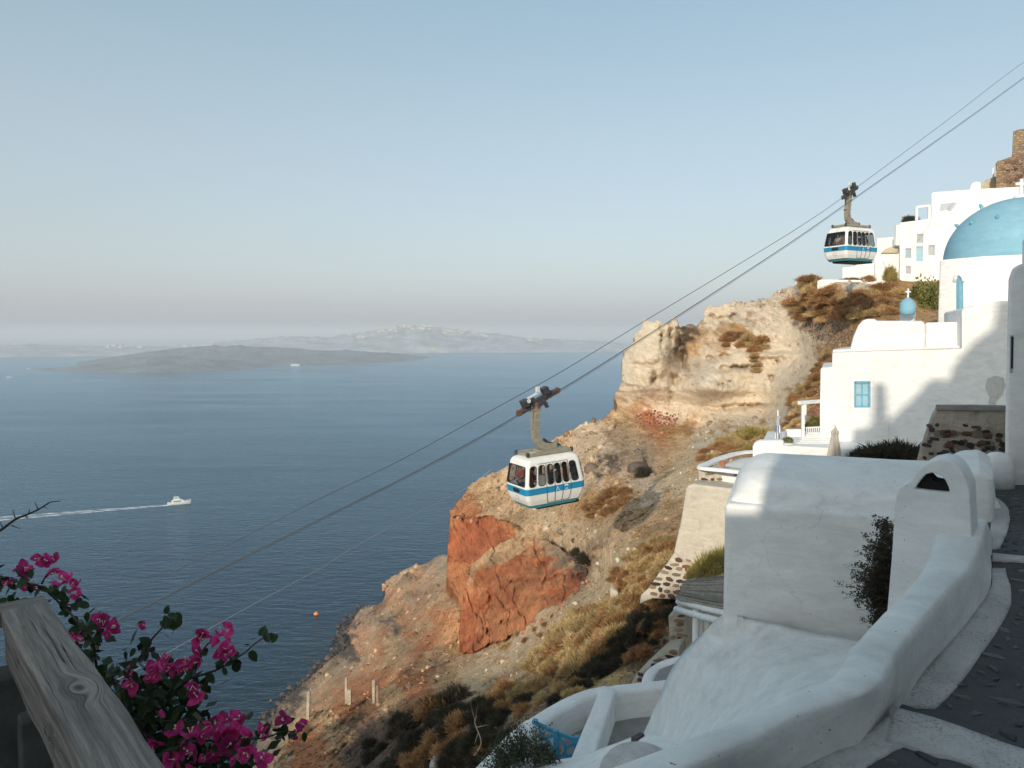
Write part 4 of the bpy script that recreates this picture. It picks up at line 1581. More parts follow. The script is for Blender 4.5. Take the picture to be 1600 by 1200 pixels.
# the sooty flue inside the opening
mb = MB()
hp = [atp(x, y, CH_P, nn) for x, y in [(1424, 768), (1436, 748), (1449, 736), (1449, 747), (1456, 754), (1470, 757), (1484, 757), (1488, 774), (1466, 774)]]
mb.prism([p - nn * 0.10 for p in hp], -nn * 0.30)
mb.build('flue', M['soot'], chim)

# ------------------------------------------------------------------ the barrel vaulted house under the path
vault = thing('vaulted_house', 'low white barrel vaulted house below the path, left end of its roof in sunlight', 'house', at(1330, 1000, 13.0))
RA, RB = at(1192, 712.5, 15.2), at(1546, 729, 13.9)
axis = RB - RA
alen = np.linalg.norm(axis[:2])
ax = axis / np.linalg.norm(axis)
axh = np.array([0.94, -0.341, 0.0]) / np.linalg.norm([0.94, 0.341])
perp = np.array([axh[1], -axh[0], 0])
if perp[1] > 0:
    perp = -perp
EAVE_Z = 146.94
W_V = 1.86
rise = RA[2] - EAVE_Z - 0.12
ss = np.array([-0.52, -0.505, -0.465, -0.38, -0.26, -0.12, 0.05, 0.5, 1.0, 1.5, 2.0, 2.5, 3.0, 3.4, 3.62, 3.78, 3.88, 3.92])
hh = np.interp(ss, [-0.52, -0.465, -0.38, -0.26, -0.12, 0.05, 3.3, 3.5, 3.7, 3.85, 3.92], [0.0, 0.40, 0.64, 0.82, 0.94, 1.0, 1.0, 0.97, 0.86, 0.5, 0.0])
rows = []
for s_, h_ in zip(ss, hh):
    c = RA + axh * s_
    c[2] = EAVE_Z - 0.06
    row = []
    for a_ in np.linspace(0, math.pi, 17):
        row.append(c + perp * (W_V * 0.93) * math.cos(a_) * (0.9 + 0.1 * h_) + np.array([0, 0, (rise + 0.18) * h_ * (math.sin(a_) ** 0.72) + ax[2] * s_ * 0.5]))
    rows.append(row)
G = np.array(rows)
G[..., 2] += 0.012 * fbm(G / 0.9, 3)
mb = MB()
mb.grid(G)
mb.build('roof', M['white'], vault, smooth=True)
mb = MB()
c0 = RA + axh * -0.575
c1 = RA + axh * 3.95
pl = [c0 + perp * W_V, c1 + perp * W_V, c1 - perp * W_V, c0 - perp * W_V]
mb.prism([(p[0], p[1], EAVE_Z) for p in pl], (0, 0, -3.6))
mb.build('wall', M['white'], vault, bevel=0.09, seg=3)
facade('end_wall', [(1480, 800), (1480, 742), (1505, 736), (1530, 735), (1545, 740), (1553, 750), (1556, 778), (1554, 812), (1550, 835), (1549, 940), (1480, 940)], at(1540, 800, 11.6), (-0.4, -1, 0), 2.2, M['white'], vault, 0.2)

# ------------------------------------------------------------------ the big white roof sweeping down in front
roof = thing('sloping_roof', 'broad smooth white roof sweeping down from the vaulted wall to the parapet', 'roof', at(1180, 1080, 11))
patch('roof_shell', [
    [(1133, 956, 13.7), (1230, 978, 13.0), (1340, 1000, 12.2), (1460, 1015, 11.2), (1560, 1030, 10.4)],
    [(1085, 1001, 14.6), (1180, 1018, 12.6), (1290, 1036, 11.0), (1400, 1050, 9.6), (1500, 1080, 8.6)],
    [(1052, 1040, 15.1), (1140, 1062, 12.2), (1240, 1080, 10.0), (1340, 1090, 8.2), (1440, 1110, 7.4)],
    [(1030, 1088, 15.3), (1095, 1108, 12.3), (1180, 1120, 9.6), (1280, 1128, 7.6), (1400, 1150, 6.8)],
    [(1016, 1122, 15.2), (1062, 1140, 12.4), (1130, 1150, 9.6), (1230, 1165, 7.2), (1340, 1200, 6.2)],
    [(1003, 1152, 15.0), (1040, 1168, 12.2), (1090, 1182, 9.4), (1180, 1205, 6.9), (1300, 1240, 5.9)]], M['white_worn'], 3.0, roof, lump=0.03)

# ------------------------------------------------------------------ the little walled patio with the blue gate
ZF = 140.35
patio = thing('walled_patio', 'small sunken patio ringed by low rounded white walls below the sloping roof', 'patio', atz(930, 1130, ZF))


def top(x, y, z):
    return atz(x, y, z)


ZW = 141.08
wall_run('outer_wall', [top(745, 1212, ZW), top(790, 1165, ZW), top(806, 1149, ZW), top(838, 1124, ZW), top(890, 1094, ZW), top(925, 1081, ZW), top(947, 1076, ZW)], 0.42, 1.7, M['white'], patio, 0.10)
wall_run('divider_wall', [top(950, 1074, ZW + 0.1), top(935, 1115, ZW + 0.03), top(920, 1155, ZW - 0.02), top(908, 1190, ZW - 0.05)], [0.40, 0.42, 0.46, 0.5], 1.7, M['white'], patio, 0.08)
wall_run('back_wall', [top(950, 1078, ZW), top(985, 1072, ZW), top(1020, 1069, ZW), top(1060, 1066, ZW)], 0.44, 1.7, M['white'], patio, 0.1)
mb = MB()
mb.prism([atz(x, y, ZF) for x, y in ((780, 1190), (800, 1160), (890, 1120), (940, 1095), (1000, 1085), (1060, 1085), (1060, 1180), (940, 1190), (840, 1230))], (0, 0, -0.5))
mb.build('floor', M['floor_grey'], patio)
# front path and step towards the viewer
front = thing('lower_wall', 'white front wall with a small vent rising from the blue gate towards the parapet', 'wall', at(930, 1185, 14))
patch('wall_top', [[(752, 1206, 14.8), (840, 1192, 15.2), (907, 1180, 15.3), (960, 1162, 14.6), (1004, 1146, 14.2), (1060, 1150, 13)],
                   [(752, 1218, 13.9), (850, 1206, 14.2), (915, 1196, 14.0), (968, 1180, 13.2), (1020, 1160, 12.6), (1070, 1164, 11.6)],
                   [(760, 1250, 11.8), (860, 1238, 12.0), (930, 1220, 11.8), (990, 1200, 11.2), (1050, 1180, 10.6), (1100, 1180, 9.6)]], M['white'], 1.6, front, lump=0.03)
mb = MB()
vq = [at(*p) for p in ((986, 1155, 13.7), (1000, 1147, 13.95), (1007, 1150, 13.75), (993, 1159, 13.45))]
up_ = np.array([0, 0, 0.16])
mb.prism([p + up_ * 0.25 for p in vq], (0, 0, -0.12))
mb.build('vent', M['stone_dark'], front)
dome_p = thing('rough_dome', 'rough grey cement dome bulging beside the lower white wall', 'dome', at(1000, 1195, 11.5))
mb = MB()
cc = at(1000, 1212, 11.2)
prof = [(0.62 * math.cos(t), 0.42 * math.sin(t)) for t in np.linspace(0, math.pi / 2 - 0.02, 9)]
mb.lathe([(r, z) for r, z in prof], cc, 28)
o = mb.build('cap', M['white_edge'], dome_p, smooth=True)

# blue gate
GN = np.array([-0.35, -1.0, 0])
GP = atz(868, 1186, ZF)
gate = thing('garden_gate', 'bright blue wooden gate with crossed rails at the patio entrance', 'gate', GP)
gnn = GN / np.linalg.norm(GN)
g_pts = {}


def gpt(x, y):
    return atp(x, y, GP, gnn)


for (x0, y0, x1, y1) in ((836, 1124, 837, 1168), (869, 1141, 870, 1187), (901, 1150, 902, 1184)):
    mb = MB()
    a_, b_ = gpt(x0, y0), gpt(x1, y1)
    mb.bar(a_, b_, 0.11, 0.11, gnn)
    mb.build('gate_post', M['gate_blue'], gate, bevel=0.01)
for (pa, pb, w_) in (((836, 1129), (869, 1145), 0.09), ((869, 1145), (901, 1157), 0.09), ((836, 1160), (869, 1180), 0.07), ((869, 1180), (901, 1180), 0.06)):
    mb = MB()
    mb.bar(gpt(*pa), gpt(*pb), w_, 0.05, gnn)
    mb.build('rail', M['gate_blue'], gate)
for (pa, pb) in (((870, 1147), (886, 1167)), ((901, 1159), (884, 1168)), ((884, 1167), (884, 1181)), ((838, 1132), (868, 1174)), ((868, 1148), (838, 1158))):
    mb = MB()
    mb.bar(gpt(*pa) + gnn * 0.02, gpt(*pb) + gnn * 0.02, 0.06, 0.035, gnn)
    mb.build('brace', M['gate_blue'], gate)

# little basin beyond the roof edge
basin = thing('white_basin', 'rounded white walled basin tucked behind the sloping roof edge', 'basin', at(1050, 1050, 20.0))
wall_run('rim', [at(1012, 1078, 20.6), at(1014, 1056, 21.2), at(1026, 1042, 21.8), at(1050, 1030, 22.0), at(1080, 1018, 21.6)], [0.35, 0.36, 0.36, 0.36, 0.36], 2.0, M['white'], basin, 0.1)
mb = MB()
mb.prism([at(1020, 1066, 20.7), at(1030, 1046, 21.4), at(1056, 1036, 21.6), at(1090, 1020, 21), at(1090, 1090, 19.8)], (0, 0, -0.3))
mb.build('floor', M['floor_grey'], basin)

# ------------------------------------------------------------------ reed pergola, stone steps and the buttress below the terraces
perg = thing('reed_pergola', 'low pergola of white poles roofed with grey reeds beside the vaulted wall', 'pergola', at(1100, 1000, 24))
pz = at(1060, 945, 23.5)
d0, d1 = at(1060, 943, 23.4), at(1150, 963, 20.6)
e0, e1 = at(1078, 915, 26.0), at(1150, 905, 26.0)
for (a_, b_, r_) in ((at(1059, 940, 23.6), at(1150, 962, 21.0), 0.085), (at(1056, 952, 23.2), at(1140, 974, 20.6), 0.095)):
    mb = MB()
    mb.tube([a_, (a_ + b_) / 2 + np.array([0, 0, -0.02]), b_], r_, 10)
    mb.build('pole', M['white_paint'], perg, smooth=True)
for (x0, y0, dd, r_) in ((1087, 953, 22.7, 0.09), (1096, 954, 22.9, 0.05), (1104, 956, 22.9, 0.07)):
    mb = MB()
    a_ = at(x0, y0, dd)
    mb.tube([a_, a_ - np.array([0, 0, 2.4])], r_, 10)
    mb.build('post', M['white_paint'], perg, smooth=True)
rg = random.Random(4)
for k in range(26):
    t = k / 25
    a_ = at(1062 + 9 * t, 940 - 26 * t, 23.5 + 2.6 * t)
    b_ = at(1150, 960 - 56 * t, 21.2 + 3.2 * t)
    mb = MB()
    j = np.array([0, 0, rg.uniform(0.0, 0.06)])
    mb.tube([a_ + j + np.array([rg.uniform(-0.12, 0.1), 0, 0.08]), (a_ + b_) / 2 + np.array([0, 0, rg.uniform(0.04, 0.13)]), b_ + j + np.array([0, 0, 0.08])], rg.uniform(0.035, 0.06), 6)
    mb.build('reed', M['reed'], perg)
sw = thing('bent_wall', 'curved cream topped wall running behind the reed pergola', 'wall', at(1100, 910, 27))
wall_run('wall', [at(1074, 930, 25.4), at(1077, 912, 26.4), at(1088, 904, 27.0), at(1110, 903, 27), at(1140, 893, 27)], 0.5, 2.0, M['old_plaster'], sw, 0.16)

# stone stair pier below the pergola
pier = thing('stone_pier', 'narrow dry stone pier in shade left of the reed pergola', 'pier', at(1058, 1000, 24.5))
pn = np.array([-0.5, -1, 0.0])
PP = at(1058, 985, 24.3)
facade('core', [(1044, 962), (1062, 957), (1072, 962), (1071, 1016), (1046, 1016)], PP, pn, 1.1, M['stained'], pier, 0.04)
lay_stones(pier, [(1043, 962), (1072, 961), (1071, 1016), (1043, 1016)], PP, pn, 0.34, ['stone_tan', 'stone_brown'], 0.95, 0.4, 60, 0.1, 0.05, seedling=8)
rub = thing('rubble_edge', 'rough stone edging stepping down left of the white basin', 'stones', at(1015, 1045, 23))
PP = at(1018, 1040, 23.3)
facade('bank', [(985, 1070), (1005, 1048), (1025, 1030), (1040, 1016), (1062, 1012), (1062, 1050), (1010, 1075)], PP, (-0.4, -1, 0), 0.8, M['stained'], rub, 0.05)
lay_stones(rub, [(983, 1072), (1005, 1046), (1025, 1028), (1040, 1014), (1064, 1010), (1060, 1030), (1012, 1074)], PP, (-0.4, -1, 0), 0.3, ['stone_tan', 'stone_dark', 'stone_brown'], 0.95, 0.6, 60, 0.1, 0.05, seedling=9)

# tall plastered buttress on a field stone foot
butt = thing('buttress_wall', 'tall weathered cream buttress wall standing on exposed field stones', 'wall', at(1090, 900, 29.5))
BN = np.array([-0.55, -1, 0.0])
BP = at(1075, 830, 30)
facade('wall', [(1071, 764), (1074, 758), (1082, 756), (1180, 768), (1180, 900), (1100, 905), (1052, 864), (1056, 845), (1063, 815)], BP, BN, 2.5, M['old_plaster'], butt, 0.1)
facade('foot', [(1054, 862), (1085, 872), (1110, 884), (1108, 935), (1072, 938), (1020, 936), (998, 945), (1001, 930), (1014, 918), (1028, 897), (1042, 880)], BP + (-BN / np.linalg.norm(BN)) * 0.06, BN, 2.2, M['old_plaster'], butt, 0.08)
lay_stones(butt, [(1051, 866), (1085, 874), (1110, 886), (1108, 934), (1072, 936), (1022, 932), (1008, 928), (1018, 914), (1030, 895)], BP + (-BN / np.linalg.norm(BN)) * 0.06, BN, 0.36, ['stone_tan', 'stone_brown', 'stone_red', 'stone_tan', 'stone_dark'], 1.0, 0.62, 170, 0.35, 0.05, seedling=10)
# round boulder-like block at the foot
blk = thing('pale_block', 'squat pale plastered block half buried on the track below the buttress', 'block', at(963, 933, 40))
vprism('block', [(956, 40), (970, 39.4), (972, 40.6), (958, 41.2)], at(963, 936, 40)[2] - 0.3, at(963, 919, 40)[2], M['old_plaster'], blk, 0.15)

# ------------------------------------------------------------------ the white terraces
terr = thing('white_terrace', 'white parapeted terrace above a band of dark set stones', 'terrace', at(1130, 745, 30.5))
TN = np.array([-0.2, -1, 0.0])
TP = at(1130, 745, 30.6)
tn = TN / np.linalg.norm(TN)
facade('stone_band', [(1091, 731), (1180, 740), (1180, 772), (1092, 757)], TP, TN, 1.0, M['old_plaster'], terr, 0.05)
lay_stones(terr, [(1092, 733), (1176, 742), (1176, 768), (1093, 757)], TP, TN, 0.32, ['stone_brown', 'stone_tan', 'stone_dark', 'stone_red'], 0.9, 0.55, 90, 0.15, 0.02, seedling=11)
z_t = at(1091, 727, 30.6)[2]
wall_run('parapet', [top(1185, 738, z_t), top(1130, 732, z_t), top(1096, 728, z_t), top(1108, 721, z_t), top(1130, 712, z_t), top(1158, 705, z_t), top(1200, 702.5, z_t)], 0.34, 0.12, M['white'], terr, 0.09, lump=0.01)
mb = MB()
mb.prism([top(x, y, z_t) + np.array([0.15, 0.6, -0.42]) for x, y in ((1096, 727), (1185, 738), (1260, 730), (1230, 702), (1158, 704))], (0, 0, -0.4))
mb.build('floor', M['white'], terr)
upt = thing('upper_terrace', 'upper white terrace with rounded front wall below the striped parasol', 'terrace', at(1200, 700, 33.5))
z_u = at(1200, 689, 34)[2]
UP = at(1200, 700, 33.6)
facade('front_wall', [(1176, 706), (1176, 698), (1179, 692), (1187, 688.5), (1225, 688), (1225, 696), (1300, 700), (1300, 725), (1176, 725)], UP, (-0.1, -1, 0), 0.5, M['white'], upt, 0.08)
mb = MB()
mb.prism([np.array([x, y, z_u - 0.35]) for x, y in ((11.0, 34.0), (17, 34.0), (17, 40), (13.4, 40))], (0, 0, -0.8))
mb.build('floor', M['white'], upt)
facade('side_wall', [(1226, 671), (1256, 671), (1256, 697), (1226, 697)], at(1240, 685, 38), (-0.1, -1, 0), 0.3, M['white'], upt, 0.04)
for k in range(7):
    mb = MB()
    t0, t1 = k / 7, (k + 1) / 7
    a_ = at(1238 + 22 * t0, 697 - 22 * t0, 35.5 + 2 * t0)
    mb.box(a_ + np.array([0.9, 0.0, 0.0]), (1.6, 0.34, 0.2))
    mb.build('step', M['white'], upt, bevel=0.02)

# ------------------------------------------------------------------ the large white house with the blue window
HN = np.array([-0.16, -1, 0.0])
HP = at(1400, 620, 36)
hn = HN / np.linalg.norm(HN)
house = thing('white_house', 'large stepped white house with a blue window and a stubby vault on its roof', 'house', at(1400, 715, 36))
facade('wall', [(1281, 790), (1281, 640), (1282, 578), (1284, 574.5), (1300, 573.5), (1300.5, 552), (1303, 549.5), (1332, 545.5), (1445, 545), (1503, 545), (1503, 486), (1506, 482), (1560, 470), (1700, 465), (1700, 790)], HP, HN, 6.0, M['white'], house, 0.10, holes=[(1335.5, 596.5, 1360.5, 637)])
facade('roof_vault', [(1327, 560), (1328, 546), (1333, 526), (1341, 508), (1348, 500.5), (1355, 498), (1366, 498), (1371, 501), (1440, 501), (1446, 503), (1448, 514), (1446, 560)], HP - hn * 0.7, HN, 3.2, M['white'], house, 0.28)
facade('step_block', [(1446, 560), (1446, 504), (1475, 503), (1503, 503), (1503, 560)], HP - hn * 1.6, HN, 3.2, M['white'], house, 0.1)
facade('ledge', [(1301, 546.5), (1500, 540), (1500, 545), (1301, 551)], HP + hn * 0.05, HN, 0.4, M['white'], house, 0.05)
window(house, (1336.5, 598, 1359.5, 636), HP, HN, M['blue_paint'], M['pale_blue'], (1, 1), fw=0.11)
mb = MB()
a_, b_ = atp(1386, 656, HP, hn) + hn * 0.05, atp(1386.5, 722, HP, hn) + hn * 0.05
mb.tube([a_, b_], 0.035, 8)
mb.build('drainpipe', M['white_paint'], house)
mb = MB()
mb.prism([atp(x, y, HP, hn) + hn * 0.012 for x, y in ((1542, 592), (1555, 587), (1568, 590), (1572, 602), (1566, 618), (1556, 628), (1556, 640), (1543, 640), (1546, 620), (1539, 606))], -hn * 0.03)
mb.build('bare_plaster', M['pale_render'], house)

# church with the blue dome
church = thing('domed_church', 'white church with a large sky blue dome and a cross on top', 'church', at(1540, 480, 43))
zc1 = at(1465, 406, 44)[2]
zc0 = at(1465, 520, 44)[2] - 2
plan = [(1464.5, 44.0), (1531, 41.8), (29.3, 39.2), (37, 39.6), (37, 52), (29.3, 52)]
vprism('drum_wall', plan, zc0, zc1, M['white'], church, 0.10)
vprism('lower_tower', [(1504, 40.0), (1580, 38.6), (33, 38.4), (34, 46), (27.3, 46)], zc0 - 3, at(1560, 478, 40)[2], M['white'], church, 0.12)
dc = at(1591, 402, 45.2)
dc[2] = zc1 - 0.05
R_D, H_D = 3.85, at(1586, 308, 45.2)[2] - zc1
mb = MB()
mb.lathe([(R_D * math.cos(t) * (1 + 0.02 * math.sin(2 * t)), H_D * math.sin(t)) for t in np.linspace(0, math.pi / 2 - 0.01, 22)], dc, 56)
mb.build('dome', M['dome_blue'], church, smooth=True)
mb = MB()
tp = dc + np.array([0, 0, H_D])
mb.lathe([(0.42, -0.1), (0.36, 0.12), (0.18, 0.18), (0.15, 0.24)], tp, 16)
mb.box(tp + np.array([0, 0, 0.62]), (0.17, 0.12, 0.95))
mb.box(tp + np.array([0, 0, 0.80]), (0.68, 0.115, 0.16))
mb.build('cross', M['white_paint'], church, bevel=0.02)
for (kx, ky) in ((1520, 350), (1559, 341), (1497, 354), (1534, 324)):
    r_ = ray(kx, ky)
    # where the ray meets the dome
    k_ = np.array([1 / R_D, 1 / R_D, 1 / H_D])
    oc = (CAM - dc) * k_
    dr = r_ * k_
    A_, B_, C_ = dr @ dr, oc @ dr, oc @ oc - 1
    disc = B_ * B_ - A_ * C_
    if disc > 0:
        p = CAM + r_ * ((-B_ - math.sqrt(disc)) / A_)
    else:
        p = CAM + r_ * (-B_ / A_)
    nr = (p - dc) * k_ * k_
    nr /= np.linalg.norm(nr)
    mb = MB()
    mb.lathe([(0.11, -0.05), (0.10, 0.12), (0.06, 0.2), (0.05, 0.24)], p, 10, nr)
    mb.build('dome_knob', M['blue_paint'], church)
# arched window with a niche
CN = np.cross(np.array([0, 0, 1.0]), (ray(1531, 520) * 41.8 - ray(1464.5, 520) * 44.0))
CN = -CN if CN[1] > 0 else CN
CP = np.array([*(CAM + ray(1464.5, 520) * 44.0)[:2], zc1])
cn = CN / np.linalg.norm(CN)
mb = MB()
arch = [(1494.5, 486), (1494.5, 440), (1495.5, 434), (1498.5, 431), (1502, 432), (1505, 438), (1505.3, 485)]
mb.prism([atp(x, y, CP, cn) + cn * 0.02 for x, y in arch], -cn * 0.05)
f = mb.build('arched_window', M['blue_paint'], church)
mb = MB()
mb.prism([atp(x, y, CP, cn) + cn * 0.05 for x, y in ((1499, 484), (1499, 438), (1503.6, 439), (1503.8, 484))], -cn * 0.06)
mb.build('pane', M['dome_blue'], f)
mb = MB()
mb.tube([atp(x, y, CP, cn) + cn * 0.03 for x, y in ((1492.5, 440), (1493.5, 433), (1497, 429), (1501, 429), (1505, 433), (1507, 440))], 0.10, 8)
mb.build('arch_hood', M['white'], church, smooth=True)

# miniature chapel bell turret with a blue cap, on the roof behind the house
mini = thing('roof_turret', 'small white roof turret capped with a pale blue dome and cross', 'turret', at(1418, 500, 41))
vprism('base', [(1405, 41), (1428, 40.6), (1430, 42.2), (1407, 42.4)], at(1405, 520, 41)[2], at(1405, 472, 41)[2], M['white'], mini, 0.05)
mb = MB()
c_ = at(1418, 481, 40.2)
mb.lathe([(0.36, -0.35), (0.39, -0.1), (0.37, 0.15), (0.28, 0.38), (0.12, 0.5), (0.03, 0.53)], c_, 20)
mb.build('dome', M['dome_blue'], mini, smooth=True)
mb = MB()
mb.box(c_ + np.array([0, 0, 0.75]), (0.07, 0.06, 0.5))
mb.box(c_ + np.array([0, 0, 0.83]), (0.26, 0.055, 0.07))
mb.build('cross', M['white_paint'], mini)

# the near house whose wall edge closes the picture on the right
rh = thing('corner_house', 'shaded white house wall rising at the end of the cobbled path', 'house', (10.5, 14.6, ZP[2]))
rz = [float(at(1578, y, 14.5)[2]) for y in (412, 770)]
x0 = (1576.5 - 800) / F_PX * 14.5
mb = MB()
mb.prism([(x0 + 0.05, 14.5, rz[1] - 0.4), (x0 - 0.02, 14.5, 148.2), (x0 - 0.08, 14.5, 151.0), (x0 - 0.02, 14.5, rz[0] - 0.1), (x0 + 0.12, 14.5, rz[0] + 0.02), (x0 + 7, 14.5, rz[0] + 0.05), (x0 + 7, 14.5, rz[1] - 0.4)], (4.3, 6, 0))
mb.build('wall', M['white'], rh, bevel=0.10, seg=3)
x1 = (1591 - 800) / F_PX * 15.4
mb = MB()
ztop = float(at(1591, 357, 15.4)[2])
mb.prism([(x1, 15.4, rz[0] - 0.3), (x1 - 0.02, 15.4, ztop - 0.25), (x1 + 0.1, 15.4, ztop), (x1 + 6, 15.4, ztop + 0.1), (x1 + 6, 15.4, rz[0] - 0.3)], (3.5, 5, 0))
mb.build('upper_wall', M['white'], rh, bevel=0.10, seg=3)
RP, RN = np.array([x0, 14.5, 149.0]), np.array([0, -1.0, 0])
mb = MB()
mb.prism([atp(x, y, RP, RN) + np.array([0, -0.012, 0]) for x, y in ((1578.5, 524), (1583, 524), (1582, 583), (1577.8, 583))], (0, 0.05, 0))
f = mb.build('window', M['grey_frame'], rh)
mb = MB()
mb.prism([atp(x, y, RP, RN) + np.array([0, -0.03, 0]) for x, y in ((1579.4, 526), (1582.4, 526), (1581.4, 576), (1578.6, 576))], (0, 0.05, 0))
mb.build('pane', M['dark_pane'], f)

# old wall whose render has fallen off the stones
ow = thing('crumbling_wall', 'old grey wall with fallen render baring dark stones below the large house', 'wall', at(1500, 725, 19))
ON = np.array([-0.05, -1, 0.0])
OP = at(1500, 690, 19)
on = ON / np.linalg.norm(ON)
facade('render_coat', [(1430, 732), (1437, 706), (1447, 676), (1456, 652), (1462, 642), (1469, 637.5), (1520, 637.5), (1650, 640), (1650, 760), (1430, 760)], OP, ON, 1.0, M['stained'], ow, 0.06)
for (x_, y_, w_, h_) in ((1478, 678, 44, 14), (1530, 679, 40, 13), (1500, 696, 50, 15), (1540, 694, 30, 12), (1510, 711, 50, 12)):
    mb = MB()
    th_ = np.linspace(0, 2 * math.pi, 26, endpoint=False)
    rr_ = 1 + 0.25 * fbm(np.stack([np.cos(th_) * 1.5 + x_, np.sin(th_) * 1.5, 0 * th_], -1), 3)
    mb.prism([atp(x_ + w_ / 2 * r__ * math.cos(t__), y_ + h_ / 2 * r__ * math.sin(t__), OP, on) + on * 0.012 for t__, r__ in zip(th_, rr_)], -on * 0.05)
    mb.build('bared_bed', M['bed'], ow)
mb = MB()
mb.bar(atp(1462, 636.5, OP, on) + on * 0.02, atp(1650, 639, OP, on) + on * 0.02, 0.10, 0.14)
mb.build('coping', M['floor_grey'], ow, bevel=0.02)
lay_stones(ow, [(1452, 662), (1500, 668), (1540, 662), (1576, 668), (1578, 735), (1436, 735), (1442, 700)], OP, on, 0.24, ['stone_dark', 'stone_dark', 'stone_brown'], 0.42, 0.6, 90, 0.45, 0.0, seedling=14)
for (x, y, w_, h_) in ((1455, 671, 10, 8), (1472, 676, 9, 8), (1464, 664, 6, 6), (1480, 680, 14, 8), (1490, 677, 11, 8), (1511, 678, 18, 8), (1529, 669, 9, 7), (1542, 681, 20, 10), (1483, 695, 18, 12), (1501, 692, 12, 10), (1515, 696, 14, 9), (1534, 692, 18, 8), (1514, 710, 18, 11), (1476, 706, 12, 7), (1493, 717, 16, 7), (1530, 714, 12, 8), (1549, 700, 12, 8), (1560, 680, 12, 8), (1452, 690, 8, 7), (1565, 694, 10, 9), (1537, 703, 9, 6), (1497, 707, 10, 6)):
    me = random.choice(stone_variants(random.choice(['stone_dark', 'stone_dark', 'stone_brown'])))
    o = bpy.data.objects.new('stone', me)
    COL.objects.link(o)
    o.parent = ow
    p = atp(x, y, OP, on)
    o.location = p - ORG[ow.name] + on * 0.015
    o.scale = (w_ / F_PX * 19 * 1.05, 0.16, h_ / F_PX * 19 * 1.1)
    o.rotation_euler = (0, random.uniform(-0.3, 0.3), 0.05)
post = thing('rounded_post', 'squat rounded white post against the corner house', 'post', (9.15, 14.3, ZP[2]))
mb = MB()
pc = np.array([9.15, 14.35, ZP[2] - 0.05])
mb.lathe([(0.30, 0), (0.29, 0.3), (0.27, 0.5), (0.22, 0.62), (0.12, 0.69), (0.03, 0.71)], pc, 20)
mb.build('post', M['white'], post, smooth=True)

# ------------------------------------------------------------------ houses higher up the hill
hotel = thing('hillside_hotel', 'white stepped hotel block with grey windows high on the hill', 'hotel', at(1440, 430, 76))
QN = np.array([-0.2, -1, 0.0])
QP = at(1440, 390, 76)
qn = QN / np.linalg.norm(QN)
facade('main_block', [(1405.5, 470), (1405.5, 350), (1408, 347.5), (1455, 341.5), (1500, 335), (1600, 330), (1600, 470)], QP, QN, 8, M['white'], hotel, 0.12, holes=[(1433, 365.5, 1443, 379.5), (1415, 388, 1424, 403), (1451, 383, 1461, 399), (1415.5, 415.5, 1423.5, 427.5), (1432, 385, 1442.5, 408.5)])
facade('upper_block', [(1455, 372), (1455, 303), (1457, 300), (1516, 295.5), (1600, 291), (1600, 372)], QP - qn * 3.5, QN, 9, M['white'], hotel, 0.15)
facade('roof_vault', [(1515, 330), (1515, 296), (1517, 288), (1522, 284), (1528, 283), (1533, 285), (1534, 330)], QP - qn * 5.0, QN, 6, M['white'], hotel, 0.3)
mb = MB()
for (a_, b_) in (((1434, 343.5), (1434, 322)), ((1434, 322.5), (1455, 320.5)), ((1454, 342), (1454, 320.5))):
    mb.bar(atp(*a_, QP, qn) - qn * 0.4, atp(*b_, QP, qn) - qn * 0.4, 0.22, 0.22, qn)
mb.build('balcony_frame', M['white_paint'], hotel)
for (b_, f_, p_, nb) in (((1433.5, 366, 1442.5, 379), 'grey_frame', 'grey_pane', (1, 0)), ((1415.5, 388.5, 1423.5, 402.5), 'grey_frame', 'pale_blue', (1, 0)), ((1451.5, 383.5, 1460.5, 398.5), 'grey_frame', 'grey_pane', (0, 0)), ((1416, 416, 1423, 427), 'grey_frame', 'grey_pane', (1, 0))):
    window(hotel, b_, QP, QN, M[f_], M[p_], nb, fw=0.10)
window(hotel, (1432.5, 385.5, 1442, 408), QP, QN, M['pale_blue'], M['pale_blue'], (0, 0), name='door', fw=0.10)
mb = MB()
mb.prism([atp(x, y, QP - qn * 3.45, qn) for x, y in ((1470, 318), (1496, 316), (1490, 326), (1468, 330))], -qn * 0.05)
mb.build('porch_shade', M['grey_pane'], hotel)  # flat grey sheet standing in for the shade of the porch recess
mb = MB()
mb.prism([atp(x, y, QP - qn * 3.4, qn) for x, y in ((1482, 320), (1487, 319.5), (1487, 329), (1482, 329.5))], -qn * 0.05)
mb.build('porch_door', M['grey_frame'], hotel)

cave = thing('cave_house', 'low white house with a shallow tan arched canopy beside the hotel', 'house', at(1385, 420, 78))
VP = at(1385, 400, 78)
facade('wall', [(1366, 470), (1366, 396), (1406, 394), (1406, 470)], VP, QN, 5, M['white'], cave, 0.1)
facade('upper_wall', [(1370, 398), (1370, 372), (1400, 369.5), (1406, 374), (1406, 398)], VP - qn * 2.5, QN, 5, M['white'], cave, 0.1)
facade('canopy', [(1376, 395.5), (1383, 389), (1393, 385.5), (1404, 384.5), (1404, 395)], VP + qn * 0.3, QN, 3, M['tan_wall'], cave, 0.05)
mb = MB()
a_ = at(1401.5, 374, 77)
mb.box(a_ + np.array([0, 0, 0.4]), (0.45, 0.45, 2.0))
mb.build('chimney', M['white'], cave)
low = thing('garden_wall', 'long low white garden wall on the hilltop under the upper cabin', 'wall', at(1330, 445, 72))
LP_ = at(1330, 445, 72)
facade('wall', [(1277, 455), (1277, 439), (1283, 436.5), (1345, 437.5), (1350, 442), (1382, 437), (1392, 445), (1392, 458)], LP_, QN, 0.6, M['white_worn'], low, 0.05)
ann = thing('white_annexe', 'small white annexe of two cubes directly under the upper cabin', 'house', at(1340, 430, 76))
AP_ = at(1340, 425, 76)
